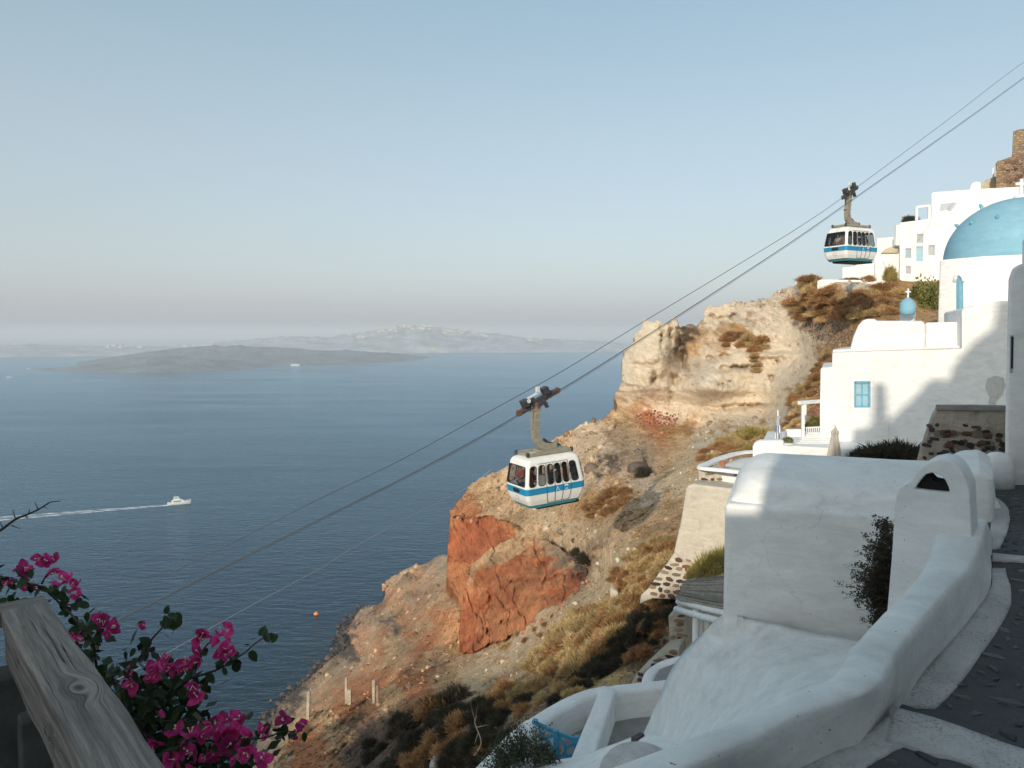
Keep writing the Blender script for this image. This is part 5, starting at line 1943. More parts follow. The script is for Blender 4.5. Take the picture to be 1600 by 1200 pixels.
facade('wall', [(1316, 445), (1316, 418), (1337, 416), (1337, 411), (1366, 410), (1366, 445)], AP_, QN, 3, M['white'], ann, 0.08)
facade('buttress', [(1366, 445), (1366, 412), (1372, 405), (1382, 408), (1386, 430), (1388, 445)], AP_ + qn * 0.5, QN, 2, M['white'], ann, 0.3)
tan = thing('tan_house', 'plain tan house wall between the hotel vault and the stone ruin', 'house', at(1545, 305, 84))
facade('wall', [(1530, 330), (1530, 292), (1540, 281), (1556, 275), (1562, 274), (1562, 330)], at(1545, 300, 84), QN, 5, M['tan_wall'], tan, 0.1)
facade('stub_chimney', [(1550.5, 276), (1550.5, 263), (1553.5, 262), (1553.5, 276)], at(1545, 300, 83), QN, 0.5, M['white'], tan, 0.02)

ruin = thing('stone_ruin', 'ruined tower of bare brown stone at the top right edge', 'ruin', at(1580, 310, 80))
SN = np.array([-0.3, -1, 0.0])
SP = at(1580, 270, 80)
facade('wall', [(1561, 345), (1557, 300), (1555.5, 256), (1558, 252), (1568, 249), (1581, 244), (1582, 225), (1583, 205), (1590, 202.5), (1600, 201), (1660, 200), (1660, 345)], SP, SN, 6, M['ruin'], ruin, 0.05)
# ------------------------------------------------------------------ cables
M['steel_cable'] = plain('steel_cable', (0.06, 0.062, 0.065), 0.5, 0.2, 30)
M['galvanised'] = plain('galvanised_cable', (0.46, 0.45, 0.43), 0.5, 0.2, 30)
M['cabin_white'] = plain('cabin_white_paint', (0.80, 0.78, 0.73), 0.35, 0.05, 3)
M['cabin_blue'] = plain('cabin_blue_paint', (0.02, 0.24, 0.43), 0.35, 0.06, 3)
M['cabin_teal'] = plain('cabin_teal_skirt', (0.06, 0.26, 0.30), 0.5, 0.1, 3)
M['rubber'] = plain('black_rubber', (0.02, 0.02, 0.022), 0.6, 0.2, 12)
M['beige_steel'] = plain('beige_painted_steel', (0.28, 0.25, 0.19), 0.55, 0.22, 5, 0.2)
M['dark_steel'] = plain('greasy_dark_steel', (0.045, 0.045, 0.05), 0.5, 0.5, 9, 0.3)
M['rust_steel'] = plain('rusty_wheel_steel', (0.13, 0.065, 0.04), 0.7, 0.4, 9)
M['pale_steel'] = plain('pale_steel', (0.6, 0.6, 0.6), 0.4, 0.15, 9)
M['interior'] = plain('cabin_interior', (0.045, 0.047, 0.05), 0.8, 0.2, 4)


def tinted_glass():
    m, nt, b, out = new_mat('tinted_window_glass')
    nt.nodes.remove(b)
    tr = nt.nodes.new('ShaderNodeBsdfTransparent')
    tr.inputs['Color'].default_value = (0.60, 0.62, 0.64, 1)
    gl = nt.nodes.new('ShaderNodeBsdfGlossy')
    gl.inputs['Roughness'].default_value = 0.04
    fr = nt.nodes.new('ShaderNodeFresnel')
    fr.inputs['IOR'].default_value = 1.45
    mx = nt.nodes.new('ShaderNodeMixShader')
    nt.links.new(fr.outputs[0], mx.inputs[0])
    nt.links.new(tr.outputs[0], mx.inputs[1])
    nt.links.new(gl.outputs[0], mx.inputs[2])
    nt.links.new(mx.outputs[0], out.inputs['Surface'])
    return m


M['glass'] = tinted_glass()

LINE_A = [(1720, 20, 80), (1600, 97, 72), (1480, 188, 64), (1330, 299, 54), (1250, 354, 48.5), (1141, 421, 44.5), (1010, 500, 41), (920, 555, 39.3), (861, 590, 38.3), (750, 651, 37), (620, 722, 36), (500, 779, 35.2), (300, 880, 34.2), (95, 976, 33.4), (-150, 1085, 32.6)]
LINE_B = [(1720, 34, 78), (1600, 121, 70), (1519, 180, 64), (1400, 264, 56), (1320, 320, 52), (1250, 369, 47.5), (1173, 420, 44), (1060, 493, 40.5), (920, 582, 37.6), (838, 631, 36), (750, 683, 35), (620, 752, 34), (500, 811, 33.2), (320, 900, 32.4), (185, 967, 31.8), (-150, 1125, 30.6)]
curve_a = smooth_line([at(*p) for p in LINE_A], 10)
curve_b = smooth_line([at(*p) for p in LINE_B], 10)


def cable(name, pts, r, mat, label):
    mb = MB()
    mb.tube(pts, r, 6)
    o = mb.build(name, mat, None, smooth=True)
    return tag(o, label, 'cable')


cable('track_cable', curve_a, 0.018, M['steel_cable'], 'upper dark steel cable carrying the farther cabin')
cable('track_cable', curve_b, 0.024, M['steel_cable'], 'lower thick dark cable carrying the nearer cabin')
cable('haul_rope', curve_b + np.array([0.05, 0.12, -0.07]), 0.010, M['steel_cable'], 'thin haul rope running just beneath the lower thick cable')
LINE_C = [(768, 733, 96), (735, 759, 92), (670, 792, 80), (560, 851, 62), (500, 888, 54), (380, 953, 44), (260, 1021, 38), (172, 1068, 35), (0, 1160, 31), (-150, 1240, 29)]
cable('guy_wire', smooth_line([at(*p) for p in LINE_C], 8), 0.020, M['galvanised'], 'pale thin wire running from the tan hillside down behind the bougainvillea')

# ------------------------------------------------------------------ the two cable cars
CL, CW = 3.25, 2.0                   # length and width of a cabin


def cabin_half(z):
    """half length and half width at a height, and the corner radius"""
    zz = [0.0, 0.10, 0.35, 0.62, 0.95, 1.0, 1.95, 2.10, 2.22, 2.30, 2.34]
    a = [1.28, 1.40, 1.54, 1.61, 1.625, 1.62, 1.47, 1.43, 1.34, 1.18, 0.95]
    b = [0.80, 0.86, 0.94, 0.985, 1.0, 0.995, 0.89, 0.86, 0.78, 0.64, 0.45]
    return np.interp(z, zz, a), np.interp(z, zz, b)


def cabin_ring(z, n=None, grow=0.0):
    a, b = cabin_half(z)
    a, b = a + grow, b + grow
    r = 0.20
    pts = []
    # straight sides carry many points so that window openings can be cut on them
    ns, ne, nc = 64, 40, 5
    for t in np.linspace(-1, 1, ns, endpoint=False):
        pts.append((t * (a - r), -b))
    for t in np.linspace(-math.pi / 2, 0, nc, endpoint=False):
        pts.append((a - r + r * math.cos(t), -b + r + r * math.sin(t)))
    for t in np.linspace(-1, 1, ne, endpoint=False):
        pts.append((a, t * (b - r)))
    for t in np.linspace(0, math.pi / 2, nc, endpoint=False):
        pts.append((a - r + r * math.cos(t), b - r + r * math.sin(t)))
    for t in np.linspace(1, -1, ns, endpoint=False):
        pts.append((t * (a - r), b))
    for t in np.linspace(math.pi / 2, math.pi, nc, endpoint=False):
        pts.append((-a + r + r * math.cos(t), b - r + r * math.sin(t)))
    for t in np.linspace(1, -1, ne, endpoint=False):
        pts.append((-a, t * (b - r)))
    for t in np.linspace(math.pi, 1.5 * math.pi, nc, endpoint=False):
        pts.append((-a + r + r * math.cos(t), -b + r + r * math.sin(t)))
    return np.array([(x, y, z) for x, y in pts])


Z0W, Z1W = 1.02, 1.94
SIDE_WIN = [(-1.40, -1.06), (-0.92, -0.57), (-0.44, -0.13), (-0.02, 0.28), (0.40, 0.70), (0.84, 1.20)]
SIDE_X = 1.42                        # widest straight part at window height


def in_round_rect(u, v, u0, u1, v0, v1, r):
    du = np.maximum(np.maximum(u0 + r - u, u - (u1 - r)), 0)
    dv = np.maximum(np.maximum(v0 + r - v, v - (v1 - r)), 0)
    return (u > u0) & (u < u1) & (v > v0) & (v < v1) & (du * du + dv * dv < r * r)


def side_point(x, z, sgn, off=0.0):
    a, b = cabin_half(z)
    return np.array([x * (a - 0.2) / 1.36, sgn * (b + off), z])


def end_point(y, z, sgn, off=0.0):
    a, b = cabin_half(z)
    return np.array([sgn * (a + off), y * (b - 0.2) / 0.75, z])


def round_rect_loop(u0, u1, v0, v1, r, n=5):
    out = []
    for (cx, cy, a0) in ((u1 - r, v1 - r, 0), (u0 + r, v1 - r, 90), (u0 + r, v0 + r, 180), (u1 - r, v0 + r, 270)):
        for k in range(n):
            t = math.radians(a0 + 90 * k / (n - 1))
            out.append((cx + r * math.cos(t), cy + r * math.sin(t)))
    return out


def make_cabin(label, loc, rot):
    root = thing('cable_car', label, 'cable car', loc, 'cable cars on the two cables', rot)
    # shell with real openings
    zs = np.concatenate([np.linspace(0, 0.98, 12), np.linspace(1.02, 1.94, 32), np.linspace(1.98, 2.34, 10)])
    R = np.array([cabin_ring(z) for z in zs])
    mb = MB()
    nz, n = R.shape[:2]
    faces = []
    for i in range(nz - 1):
        zc = (zs[i] + zs[i + 1]) / 2
        for j in range(n):
            q = R[i, j], R[i, (j + 1) % n], R[i + 1, (j + 1) % n], R[i + 1, j]
            c = sum(q) / 4
            a, b = cabin_half(zc)
            hole = False
            if abs(abs(c[1]) - b) < 0.03:
                u = c[0] * 1.36 / (a - 0.2)
                for (w0, w1) in SIDE_WIN:
                    if in_round_rect(np.array(u), np.array(zc), w0, w1, Z0W, Z1W, 0.13):
                        hole = True
            elif abs(abs(c[0]) - a) < 0.03:
                v = c[1] * 0.75 / (b - 0.2)
                if in_round_rect(np.array(v), np.array(zc), -0.80, 0.80, Z0W + 0.02, Z1W - 0.02, 0.08):
                    hole = True
            if not hole:
                faces.append((i * n + j, i * n + (j + 1) % n, (i + 1) * n + (j + 1) % n, (i + 1) * n + j))
    mb.add(R.reshape(-1, 3), faces)
    top = len(mb.v)
    mb.f.append(tuple((nz - 1) * n + j for j in range(n)))
    mb.m.append(0)
    mb.f.append(tuple(range(n))[::-1])
    mb.m.append(0)
    mb.build('body', M['cabin_white'], root, smooth=False, world=False)
    # inner lining: keeps the inside dark
    mb = MB()
    mb.box((0, 0, 0.52), (2.7, 1.6, 0.06))
    mb.box((0, 0, 2.12), (2.3, 1.3, 0.04))
    mb.build('lining', M['interior'], root, world=False)
    # blue stripe, a skin around the body
    mb = MB()
    mb.grid(np.array([cabin_ring(z, grow=0.008) for z in (0.63, 0.72, 0.82, 0.93)]).transpose(1, 0, 2), close_u=True)
    mb.build('stripe', M['cabin_blue'], root, world=False, smooth=False)
    mb = MB()
    mb.grid(np.array([cabin_ring(z, grow=0.010) for z in (-0.03, 0.02, 0.07, 0.12)]).transpose(1, 0, 2), close_u=True)
    mb.build('skirt', M['cabin_teal'], root, world=False)
    mb = MB()
    mb.box((0.25, 0, -0.07), (2.3, 1.45, 0.12))
    mb.build('underframe', M['rubber'], root, world=False)
    # windows: rubber frame and pane
    for sgn in (-1, 1):
        for (w0, w1) in SIDE_WIN:
            lp = [side_point(u, v, sgn, 0.006) for u, v in round_rect_loop(w0 - 0.005, w1 + 0.005, Z0W - 0.005, Z1W + 0.005, 0.13)]
            mb = MB()
            mb.tube(lp + [lp[0]], 0.020, 5, cap=False)
            f = mb.build('window', M['rubber'], root, world=False)
            mb = MB()
            G = np.array([[side_point(u, v, sgn, -0.012) for v in np.linspace(Z0W, Z1W, 4)] for u in np.linspace(w0, w1, 3)])
            mb.grid(G)
            mb.build('pane', M['glass'], f, world=False)
        lp = [end_point(u, v, sgn, 0.006) for u, v in round_rect_loop(-0.805, 0.805, Z0W + 0.015, Z1W - 0.015, 0.08)]
        mb = MB()
        mb.tube(lp + [lp[0]], 0.022, 5, cap=False)
        f = mb.build('end_window', M['rubber'], root, world=False)
        mb = MB()
        mb.grid(np.array([[end_point(u, v, sgn, -0.012) for v in np.linspace(Z0W + 0.02, Z1W - 0.02, 4)] for u in np.linspace(-0.80, 0.80, 3)]))
        mb.build('pane', M['glass'], f, world=False)
        # lamp recess on the stripe and the crest outline under it
        mb = MB()
        mb.prism([end_point(u, v, sgn, 0.012) for u, v in round_rect_loop(-0.34, 0.22, 0.69, 0.88, 0.09)], (sgn * 0.015, 0, 0))
        h = mb.build('headlight', M['rubber'], root, world=False)
        mb = MB()
        for cy in (-0.19, 0.05):
            mb.lathe([(0.07, 0), (0.06, 0.012), (0.02, 0.016)], end_point(cy, 0.785, sgn, 0.028), 12, (sgn, 0, 0))
        mb.build('lens', M['dark_pane'], h, world=False)
        mb = MB()
        lp = [end_point(0.0 + 0.16 * math.cos(t) * (1 + 0.18 * math.cos(3 * t)), 0.42 + 0.085 * math.sin(t), sgn, 0.008) for t in np.linspace(0, 2 * math.pi, 18)]
        mb.tube(lp, 0.008, 4, cap=False)
        mb.build('crest', M['beige_steel'], root, world=False)
    # folding doors: four leaves parted by dark gaps
    for sgn in (-1, 1):
        for u in (-0.505, -0.075, 0.34, 0.77):
            mb = MB()
            pts = [side_point(u, z, sgn, 0.010) for z in np.linspace(0.16, 2.02, 14)]
            mb.tube(pts, 0.013, 5)
            mb.build('door_gap', M['rubber'], root, world=False)
        mb = MB()
        mb.tube([side_point(u, 2.02, sgn, 0.010) for u in np.linspace(-0.98, 0.77, 8)], 0.012, 5)
        mb.build('door_track', M['rubber'], root, world=False)
        mb = MB()
        mb.tube([side_point(u, 0.16, sgn, 0.010) for u in np.linspace(-0.505, 0.77, 8)], 0.014, 5)
        mb.build('door_sill', M['rubber'], root, world=False)
        # white marks printed on the stripe between the doors: a peaked hill, a palm and two small boxes
        mb = MB()
        for (a0, b0, a1, b1) in ((-0.02, 0.66, 0.06, 0.86), (0.06, 0.86, 0.12, 0.70), (0.12, 0.70, 0.20, 0.66)):
            mb.bar(side_point(a0 * -sgn if False else a0, b0, sgn, 0.012), side_point(a1, b1, sgn, 0.012), 0.016, 0.006, (0, 1, 0))
        for (cx, cz, w, h_) in ((0.52, 0.86, 0.20, 0.03), (0.52, 0.885, 0.12, 0.03), (0.45, 0.84, 0.04, 0.03), (0.59, 0.84, 0.04, 0.03), (0.49, 0.70, 0.045, 0.045), (0.56, 0.70, 0.045, 0.045)):
            p = side_point(cx, cz, sgn, 0.013)
            mb.box(p, (w, 0.008, h_))
        o = mb.build('logo', M['white_paint'], root, world=False)
        o['kind'] = 'stuff'
    # roof platform
    mb = MB()
    zt = 2.42
    for y in (-0.55, 0.55):
        mb.bar((-1.12, y, zt), (1.12, y, zt), 0.14, 0.14)
    for x in (-1.12, -0.25, 0.35, 1.12):
        mb.bar((x, -0.55, zt + 0.004), (x, 0.55, zt + 0.004), 0.12, 0.12)
    mb.prism([(-0.35, -0.40, zt + 0.02), (0.95, -0.52, zt + 0.02), (0.95, 0.52, zt + 0.02), (-0.35, 0.40, zt + 0.02)], (0, 0, 0.07))
    pf = mb.build('roof_platform', M['beige_steel'], root, world=False, bevel=0.01)
    for (x, y) in ((-1.2, -0.55), (-1.2, 0.55), (1.2, -0.55), (1.2, 0.55)):
        mb = MB()
        mb.lathe([(0.05, -0.12), (0.09, -0.08), (0.09, 0.05), (0.05, 0.1)], (x, y, zt + 0.02), 10)
        mb.build('buffer', M['dark_steel'], pf, world=False)
    # swan necked hanger
    neck = smooth_line([(0.62, 0, 2.50), (0.30, 0, 2.54), (-0.06, 0, 2.66), (-0.32, 0, 2.90), (-0.42, 0, 3.2), (-0.41, 0, 3.7), (-0.34, 0, 4.2), (-0.28, 0, 4.55)], 6)
    wid = np.interp(np.linspace(0, 1, len(neck)), [0, 0.15, 0.4, 0.65, 1], [0.50, 0.42, 0.36, 0.30, 0.26])
    tn_ = np.gradient(neck, axis=0)
    tn_ /= np.linalg.norm(tn_, axis=1)[:, None]
    sec = []
    for p, t, w_ in zip(neck, tn_, wid):
        nrm_ = np.cross((0, 1.0, 0), t)
        sec.append([p + nrm_ * sx_ * w_ / 2 + np.array([0, sy_ * 0.16, 0]) for sx_, sy_ in ((-1, -1), (1, -1), (1, 1), (-1, 1), (-1, -1))])
    mb = MB()
    mb.grid(np.array(sec))
    for z in (3.55, 3.9, 4.2, 4.45):
        mb.box((-0.28 - 0.13 * min(1, (4.55 - z) / 0.9), 0, z), (0.34, 0.38, 0.05))
    hg = mb.build('hanger', M['beige_steel'], root, world=False, bevel=0.015)
    mb = MB()
    mb.tube([(-0.62, -0.12, 4.35), (-0.66, -0.12, 3.75), (-0.66, -0.12, 3.6)], 0.025, 6)
    mb.tube([(-0.56, 0.10, 4.40), (-0.56, 0.10, 3.55)], 0.03, 6)
    mb.box((-0.60, 0, 3.58), (0.22, 0.3, 0.05))
    mb.box((-0.52, 0, 4.40), (0.2, 0.3, 0.05))
    mb.build('ladder', M['beige_steel'], hg, world=False)
    mb = MB()
    mb.tube([(0.0, 0, 2.98), (0.25, 0, 2.78), (0.5, 0, 2.68)], 0.07, 8)
    mb.box((0.62, 0, 2.66), (0.28, 0.26, 0.14))
    mb.build('damper', M['dark_steel'], hg, world=False)
    return root


def add_carriage(root, tangent, parent_rot, big=1.0):
    """the running gear, along the cable (cabin axes)"""
    t = Vector(tangent).normalized()
    s = Vector((0, 1, 0))
    s = (s - t * s.dot(t)).normalized()
    u = s.cross(t)
    if u.z < 0:
        u = -u
    c = Vector((-0.28, 0, 4.72))

    def P(a, b, h):
        return c + t * a + s * b + u * h
    mb = MB()
    mb.bar(P(-0.55, 0, 0.10), P(0.95, 0, 0.10), 0.24, 0.20, u)
    mb.bar(P(-0.95, 0, -0.04), P(-0.35, 0, -0.04), 0.16, 0.14, u)
    mb.bar(P(0.55, 0, 0.02), P(1.25, 0, 0.02), 0.16, 0.14, u)
    car = mb.build('carriage', M['dark_steel'], root, world=False, bevel=0.02)
    for a in (-1.02, -0.80, -0.58, 0.55, 0.80, 1.05, 1.25):
        mb = MB()
        mb.lathe([(0.04, -0.07), (0.15, -0.06), (0.12, -0.02), (0.12, 0.02), (0.15, 0.06), (0.04, 0.07)], P(a, 0, 0.13 - 0.11), 14, s)
        mb.build('wheel', M['rust_steel'], car, world=False)
    for (a, b, h, sz) in ((-0.62, -0.1, 0.34, (0.30, 0.34, 0.36)), (-0.18, 0.05, 0.26, (0.3, 0.3, 0.2)), (0.62, -0.08, 0.36, (0.30, 0.36, 0.34)), (0.18, -0.1, -0.06, (0.4, 0.3, 0.22)), (0.36, -0.14, -0.26, (0.14, 0.2, 0.3))):
        mb = MB()
        mb.box(P(a, b, h), sz, Matrix((t, s, u)).transposed())
        mb.build('brake_box', M['dark_steel'], car, world=False, bevel=0.03)
    mb = MB()
    mb.bar(P(-0.35, -0.05, 0.44), P(0.35, -0.05, 0.44), 0.16, 0.07, u)
    mb.lathe([(0.10, 0), (0.10, 0.03)], P(-0.45, -0.28, 0.38), 12, (0, -1, 0))
    mb.box(P(0.28, -0.1, 0.60), (0.16, 0.14, 0.24))
    mb.build('cover', M['pale_steel'], car, world=False)
    mb = MB()
    mb.tube([Vector((-0.28, 0, 4.45)), c + u * 0.05], 0.19, 10)
    mb.build('pivot', M['rust_steel'], car, world=False)


HANG = np.array([-0.28, 0.0, 4.72])


def place_cabin(label, px, py, d, yaw, pitch, line):
    p = at(px, py, d)
    rot = Matrix.Rotation(yaw, 3, 'Z') @ Matrix.Rotation(pitch, 3, 'Y')
    off = np.array(rot @ Vector(HANG))
    root = make_cabin(label, p - off, rot.to_euler())
    k = int(np.argmin(((line - p) ** 2).sum(1)))
    tg = line[max(k - 2, 0)] - line[min(k + 2, len(line) - 1)]
    tl = rot.inverted() @ Vector(tg)
    add_carriage(root, tl, rot)
    return root, rot, p - off


cab_near, rot_near, org_near = place_cabin('nearer white cable car with blue stripe, hanging over the red cliff', 838.5, 630, 36.0, math.radians(29), math.radians(-3.2), curve_b)
cab_far, rot_far, org_far = place_cabin('farther white cable car with blue stripe, high above the hilltop houses', 1327, 302, 54.5, math.radians(27), math.radians(0.0), curve_a)


# ------------------------------------------------------------------ passengers
M['skin'] = plain('skin', (0.45, 0.26, 0.18), 0.6, 0.08, 8)
M['hair'] = plain('dark_hair', (0.03, 0.022, 0.016), 0.7, 0.2, 12)
CLOTH = {'red': (0.55, 0.09, 0.05), 'white': (0.75, 0.74, 0.72), 'orange': (0.60, 0.22, 0.12), 'black': (0.03, 0.03, 0.035), 'blue': (0.08, 0.14, 0.28), 'grey': (0.25, 0.25, 0.27)}
for k_, c_ in CLOTH.items():
    M['cloth_' + k_] = plain(k_ + '_cloth', c_, 0.85, 0.12, 9)


def skin_mesh(name, verts, edges, radii, mat, parent, sub=1):
    me = bpy.data.meshes.new(name)
    me.from_pydata(verts, edges, [])
    o = link_mesh(name, me, mat, parent)
    sk = o.modifiers.new('skin', 'SKIN')
    for i, r in enumerate(radii):
        me.skin_vertices[0].data[i].radius = (r, r) if not isinstance(r, tuple) else r
    me.skin_vertices[0].data[0].use_root = True
    o.modifiers.new('sub', 'SUBSURF').levels = sub
    o.modifiers['sub'].render_levels = sub
    me.shade_smooth()
    return o


def person(label, base, yaw, shirt, legs='blue', raised=False, bag=None):
    r = Matrix.Rotation(yaw, 4, 'Z')
    root = thing('person', label, 'person', base, 'passengers inside the cable cars', (0, 0, yaw))
    # one continuous body: pelvis, spine, neck, head, arms with hands, legs with feet
    v = [(0, 0, 0.95), (0, 0.01, 1.12), (0, 0, 1.30), (0, 0, 1.43), (0, 0.01, 1.50), (0, 0.02, 1.58), (0, 0.03, 1.68)]
    e = [(0, 1), (1, 2), (2, 3), (3, 4), (4, 5), (5, 6)]
    rad = [(0.15, 0.11), (0.13, 0.10), (0.16, 0.11), (0.12, 0.09), 0.055, 0.085, 0.085]
    for sx in (-1, 1):
        b = len(v)
        elbow = (sx * 0.24, 0.06, 1.18) if not raised else (sx * 0.26, 0.22, 1.30)
        hand = (sx * 0.22, 0.24, 1.08) if not raised else (sx * 0.16, 0.36, 1.52)
        v += [(sx * 0.17, 0, 1.40), elbow, hand, (hand[0] - sx * 0.01, hand[1] + 0.07, hand[2] + 0.01)]
        e += [(3, b), (b, b + 1), (b + 1, b + 2), (b + 2, b + 3)]
        rad += [0.065, 0.045, 0.032, 0.030]
        b = len(v)
        v += [(sx * 0.09, 0, 0.88), (sx * 0.10, 0.02, 0.50), (sx * 0.10, -0.01, 0.08), (sx * 0.11, 0.14, 0.04)]
        e += [(0, b), (b, b + 1), (b + 1, b + 2), (b + 2, b + 3)]
        rad += [0.095, 0.062, 0.042, 0.040]
    skin_mesh('body', v, e, rad, M['skin'], root)
    # shirt over trunk and upper arms
    sv = v[0:4]
    sv = [(0, 0, 0.90), (0, 0.01, 1.10), (0, 0, 1.30), (0, 0, 1.42)]
    se = [(0, 1), (1, 2), (2, 3)]
    sr = [(0.175, 0.13), (0.155, 0.12), (0.185, 0.13), (0.14, 0.10)]
    for sx, bi in ((-1, 7), (1, 15)):
        b = len(sv)
        sv += [v[bi], tuple((np.array(v[bi]) * 0.25 + np.array(v[bi + 1]) * 0.75))]
        se += [(3, b), (b, b + 1)]
        sr += [0.085, 0.066]
    skin_mesh('shirt', sv, se, sr, M['cloth_' + shirt], root)
    tv, te, tr_ = [(0, 0, 0.96)], [], [(0.165, 0.125)]
    for sx in (-1, 1):
        b = len(tv)
        tv += [(sx * 0.09, 0, 0.86), (sx * 0.10, 0.02, 0.50), (sx * 0.10, 0, 0.14)]
        te += [(0, b), (b, b + 1), (b + 1, b + 2)]
        tr_ += [0.11, 0.078, 0.06]
    skin_mesh('trousers', tv, te, tr_, M['cloth_' + legs], root)
    mb = MB()
    mb.lathe([(0.105 * math.cos(t), 0.105 * math.sin(t)) for t in np.linspace(-0.35, 1.5, 7)], (0, 0.0, 1.665), 12)
    mb.build('hair', M['hair'], root, smooth=True, world=False)
    return root


FLOOR_Z = 0.14


def seat_people(rot, org, folk):
    for (x, y, yaw, label, shirt, legs, raised) in folk:
        p = org + np.array(rot @ Vector((x, y, FLOOR_Z)))
        e = rot.to_euler()
        person(label, p, e.z + yaw, shirt, legs, raised)


seat_people(rot_near, org_near, [
    (-1.18, -0.62, -2.2, 'person in red at the front corner window of the nearer cabin', 'red', 'blue', False),
    (0.10, -0.66, 3.0, 'person in white top with black trousers at the nearer cabin door', 'white', 'black', True),
    (0.53, -0.66, 2.8, 'person in orange top beside the white clad passenger in the nearer cabin', 'orange', 'grey', True),
    (-1.15, 0.40, 1.6, 'person in red behind the front pane of the nearer cabin', 'red', 'black', False),
    (1.0, 0.35, 0.4, 'person in dark grey in the rear of the nearer cabin', 'grey', 'black', False)])
seat_people(rot_far, org_far, [
    (-1.15, 0.1, 1.4, 'person in white behind the front pane of the farther cabin', 'white', 'blue', False),
    (-1.12, -0.42, 1.9, 'person in orange at the front corner of the farther cabin', 'orange', 'black', False),
    (-0.02, -0.5, 3.0, 'person in red beside the middle door of the farther cabin', 'red', 'grey', False),
    (0.55, -0.45, 2.7, 'person in white at the rear windows of the farther cabin', 'white', 'black', True),
    (1.0, -0.30, 2.4, 'person in orange at the last window of the farther cabin', 'orange', 'blue', False)])

# ------------------------------------------------------------------ boats, wake and buoy
w0, w1 = atz(0, 811, 0.0), atz(268, 788.5, 0.0)
hdg = (w1 - w0)
hdg[2] = 0
hdg /= np.linalg.norm(hdg)
yaw_b = math.atan2(hdg[1], hdg[0])
bl = 19.5
bp = atz(280, 788, 0.0)


def make_boat(name, label, cat, loc, yaw, ln, detail=True, group=None):
    root = thing(name, label, cat, loc, group, (0, 0, yaw))
    k = ln / 19.5
    xs_ = np.array([-9.5, -6, -2, 2, 5.5, 8.0, 9.6])
    bw = np.array([2.5, 2.7, 2.75, 2.55, 1.9, 1.0, 0.05])
    dk = np.array([2.0, 1.9, 1.95, 2.2, 2.6, 3.0, 3.35])
    sec = []
    for x, b_, z in zip(xs_, bw, dk):
        sec.append([(x * k, -b_ * k, z * k), (x * k * 0.985, -b_ * 0.9 * k, 0.9 * k), (x * k * 0.95, -b_ * 0.55 * k, -0.3 * k), (x * k * 0.93, 0, -0.8 * k), (x * k * 0.95, b_ * 0.55 * k, -0.3 * k), (x * k * 0.985, b_ * 0.9 * k, 0.9 * k), (x * k, b_ * k, z * k), (x * k, 0, (z + 0.12) * k), (x * k, -b_ * k, z * k)])
    mb = MB()
    mb.grid(np.array(sec))
    mb.f.append((0, 1, 2, 3, 4, 5, 6, 7))
    mb.m.append(0)
    mb.build('hull', M['boat_white'], root, world=False)
    mb = MB()
    mb.prism([(-6.0 * k, -1.9 * k, 2.0 * k), (-6.0 * k, -1.8 * k, 4.1 * k), (2.4 * k, -1.7 * k, 4.1 * k), (5.0 * k, -1.4 * k, 2.4 * k)], (0, 3.5 * k, 0))
    mb.build('deckhouse', M['boat_white'], root, world=False, bevel=0.12 * k)
    mb = MB()
    mb.box((-1.6 * k, 0, 3.25 * k), (6.4 * k, 3.78 * k, 0.75 * k))
    mb.build('window_band', M['boat_dark'], root, world=False)
    if detail:
        mb = MB()
        mb.prism([(-4.6 * k, -1.5 * k, 4.1 * k), (-4.6 * k, -1.4 * k, 5.3 * k), (0.2 * k, -1.4 * k, 5.3 * k), (1.6 * k, -1.3 * k, 4.1 * k)], (0, 2.9 * k, 0))
        mb.build('flybridge', M['boat_white'], root, world=False, bevel=0.1 * k)
        mb = MB()
        mb.box((-2.2 * k, 0, 6.5 * k), (4.6 * k, 3.0 * k, 0.16 * k))
        for x in (-4.0, -0.5):
            for y in (-1.2, 1.2):
                mb.box((x * k, y * k, 5.9 * k), (0.14 * k, 0.14 * k, 1.3 * k))
        mb.build('hardtop', M['boat_white'], root, world=False)
        mb = MB()
        mb.box((-3.4 * k, 0, 7.4 * k), (0.18 * k, 0.18 * k, 1.8 * k))
        mb.box((-3.4 * k, 0, 7.6 * k), (0.3 * k, 1.6 * k, 0.2 * k))
        mb.lathe([(0.5 * k, 0), (0.55 * k, 0.3 * k), (0.2 * k, 0.6 * k)], (-1.2 * k, 0, 6.6 * k), 10)
        mb.build('mast', M['boat_white'], root, world=False)
        mb = MB()
        mb.tube([(x * k, s * b_ * k * 0.95, (z + 0.75) * k) for s in (1,) for x, b_, z in zip(xs_, bw, dk)], 0.05 * k, 5)
        mb.tube([(x * k, -b_ * k * 0.95, (z + 0.75) * k) for x, b_, z in zip(xs_, bw, dk)], 0.05 * k, 5)
        mb.build('bow_rail', M['pale_steel'], root, world=False)
    return root


make_boat('motor_yacht', 'white motor yacht with flybridge trailing a long wake across the bay', 'yacht', bp, yaw_b, bl)
make_boat('ferry', 'tiny white ferry close to the shore of the dark island', 'boat', atz(461, 571.5, 0.0), 0.1, 42, False)
make_boat('small_boat', 'tiny white boat speck at the far left edge of the sea', 'boat', atz(14, 590, 0.0), 0.5, 17, False)
make_boat('small_boat', 'tiny white boat speck just left of the dark island tip', 'boat', atz(45, 577, 0.0), 0.3, 17, False)


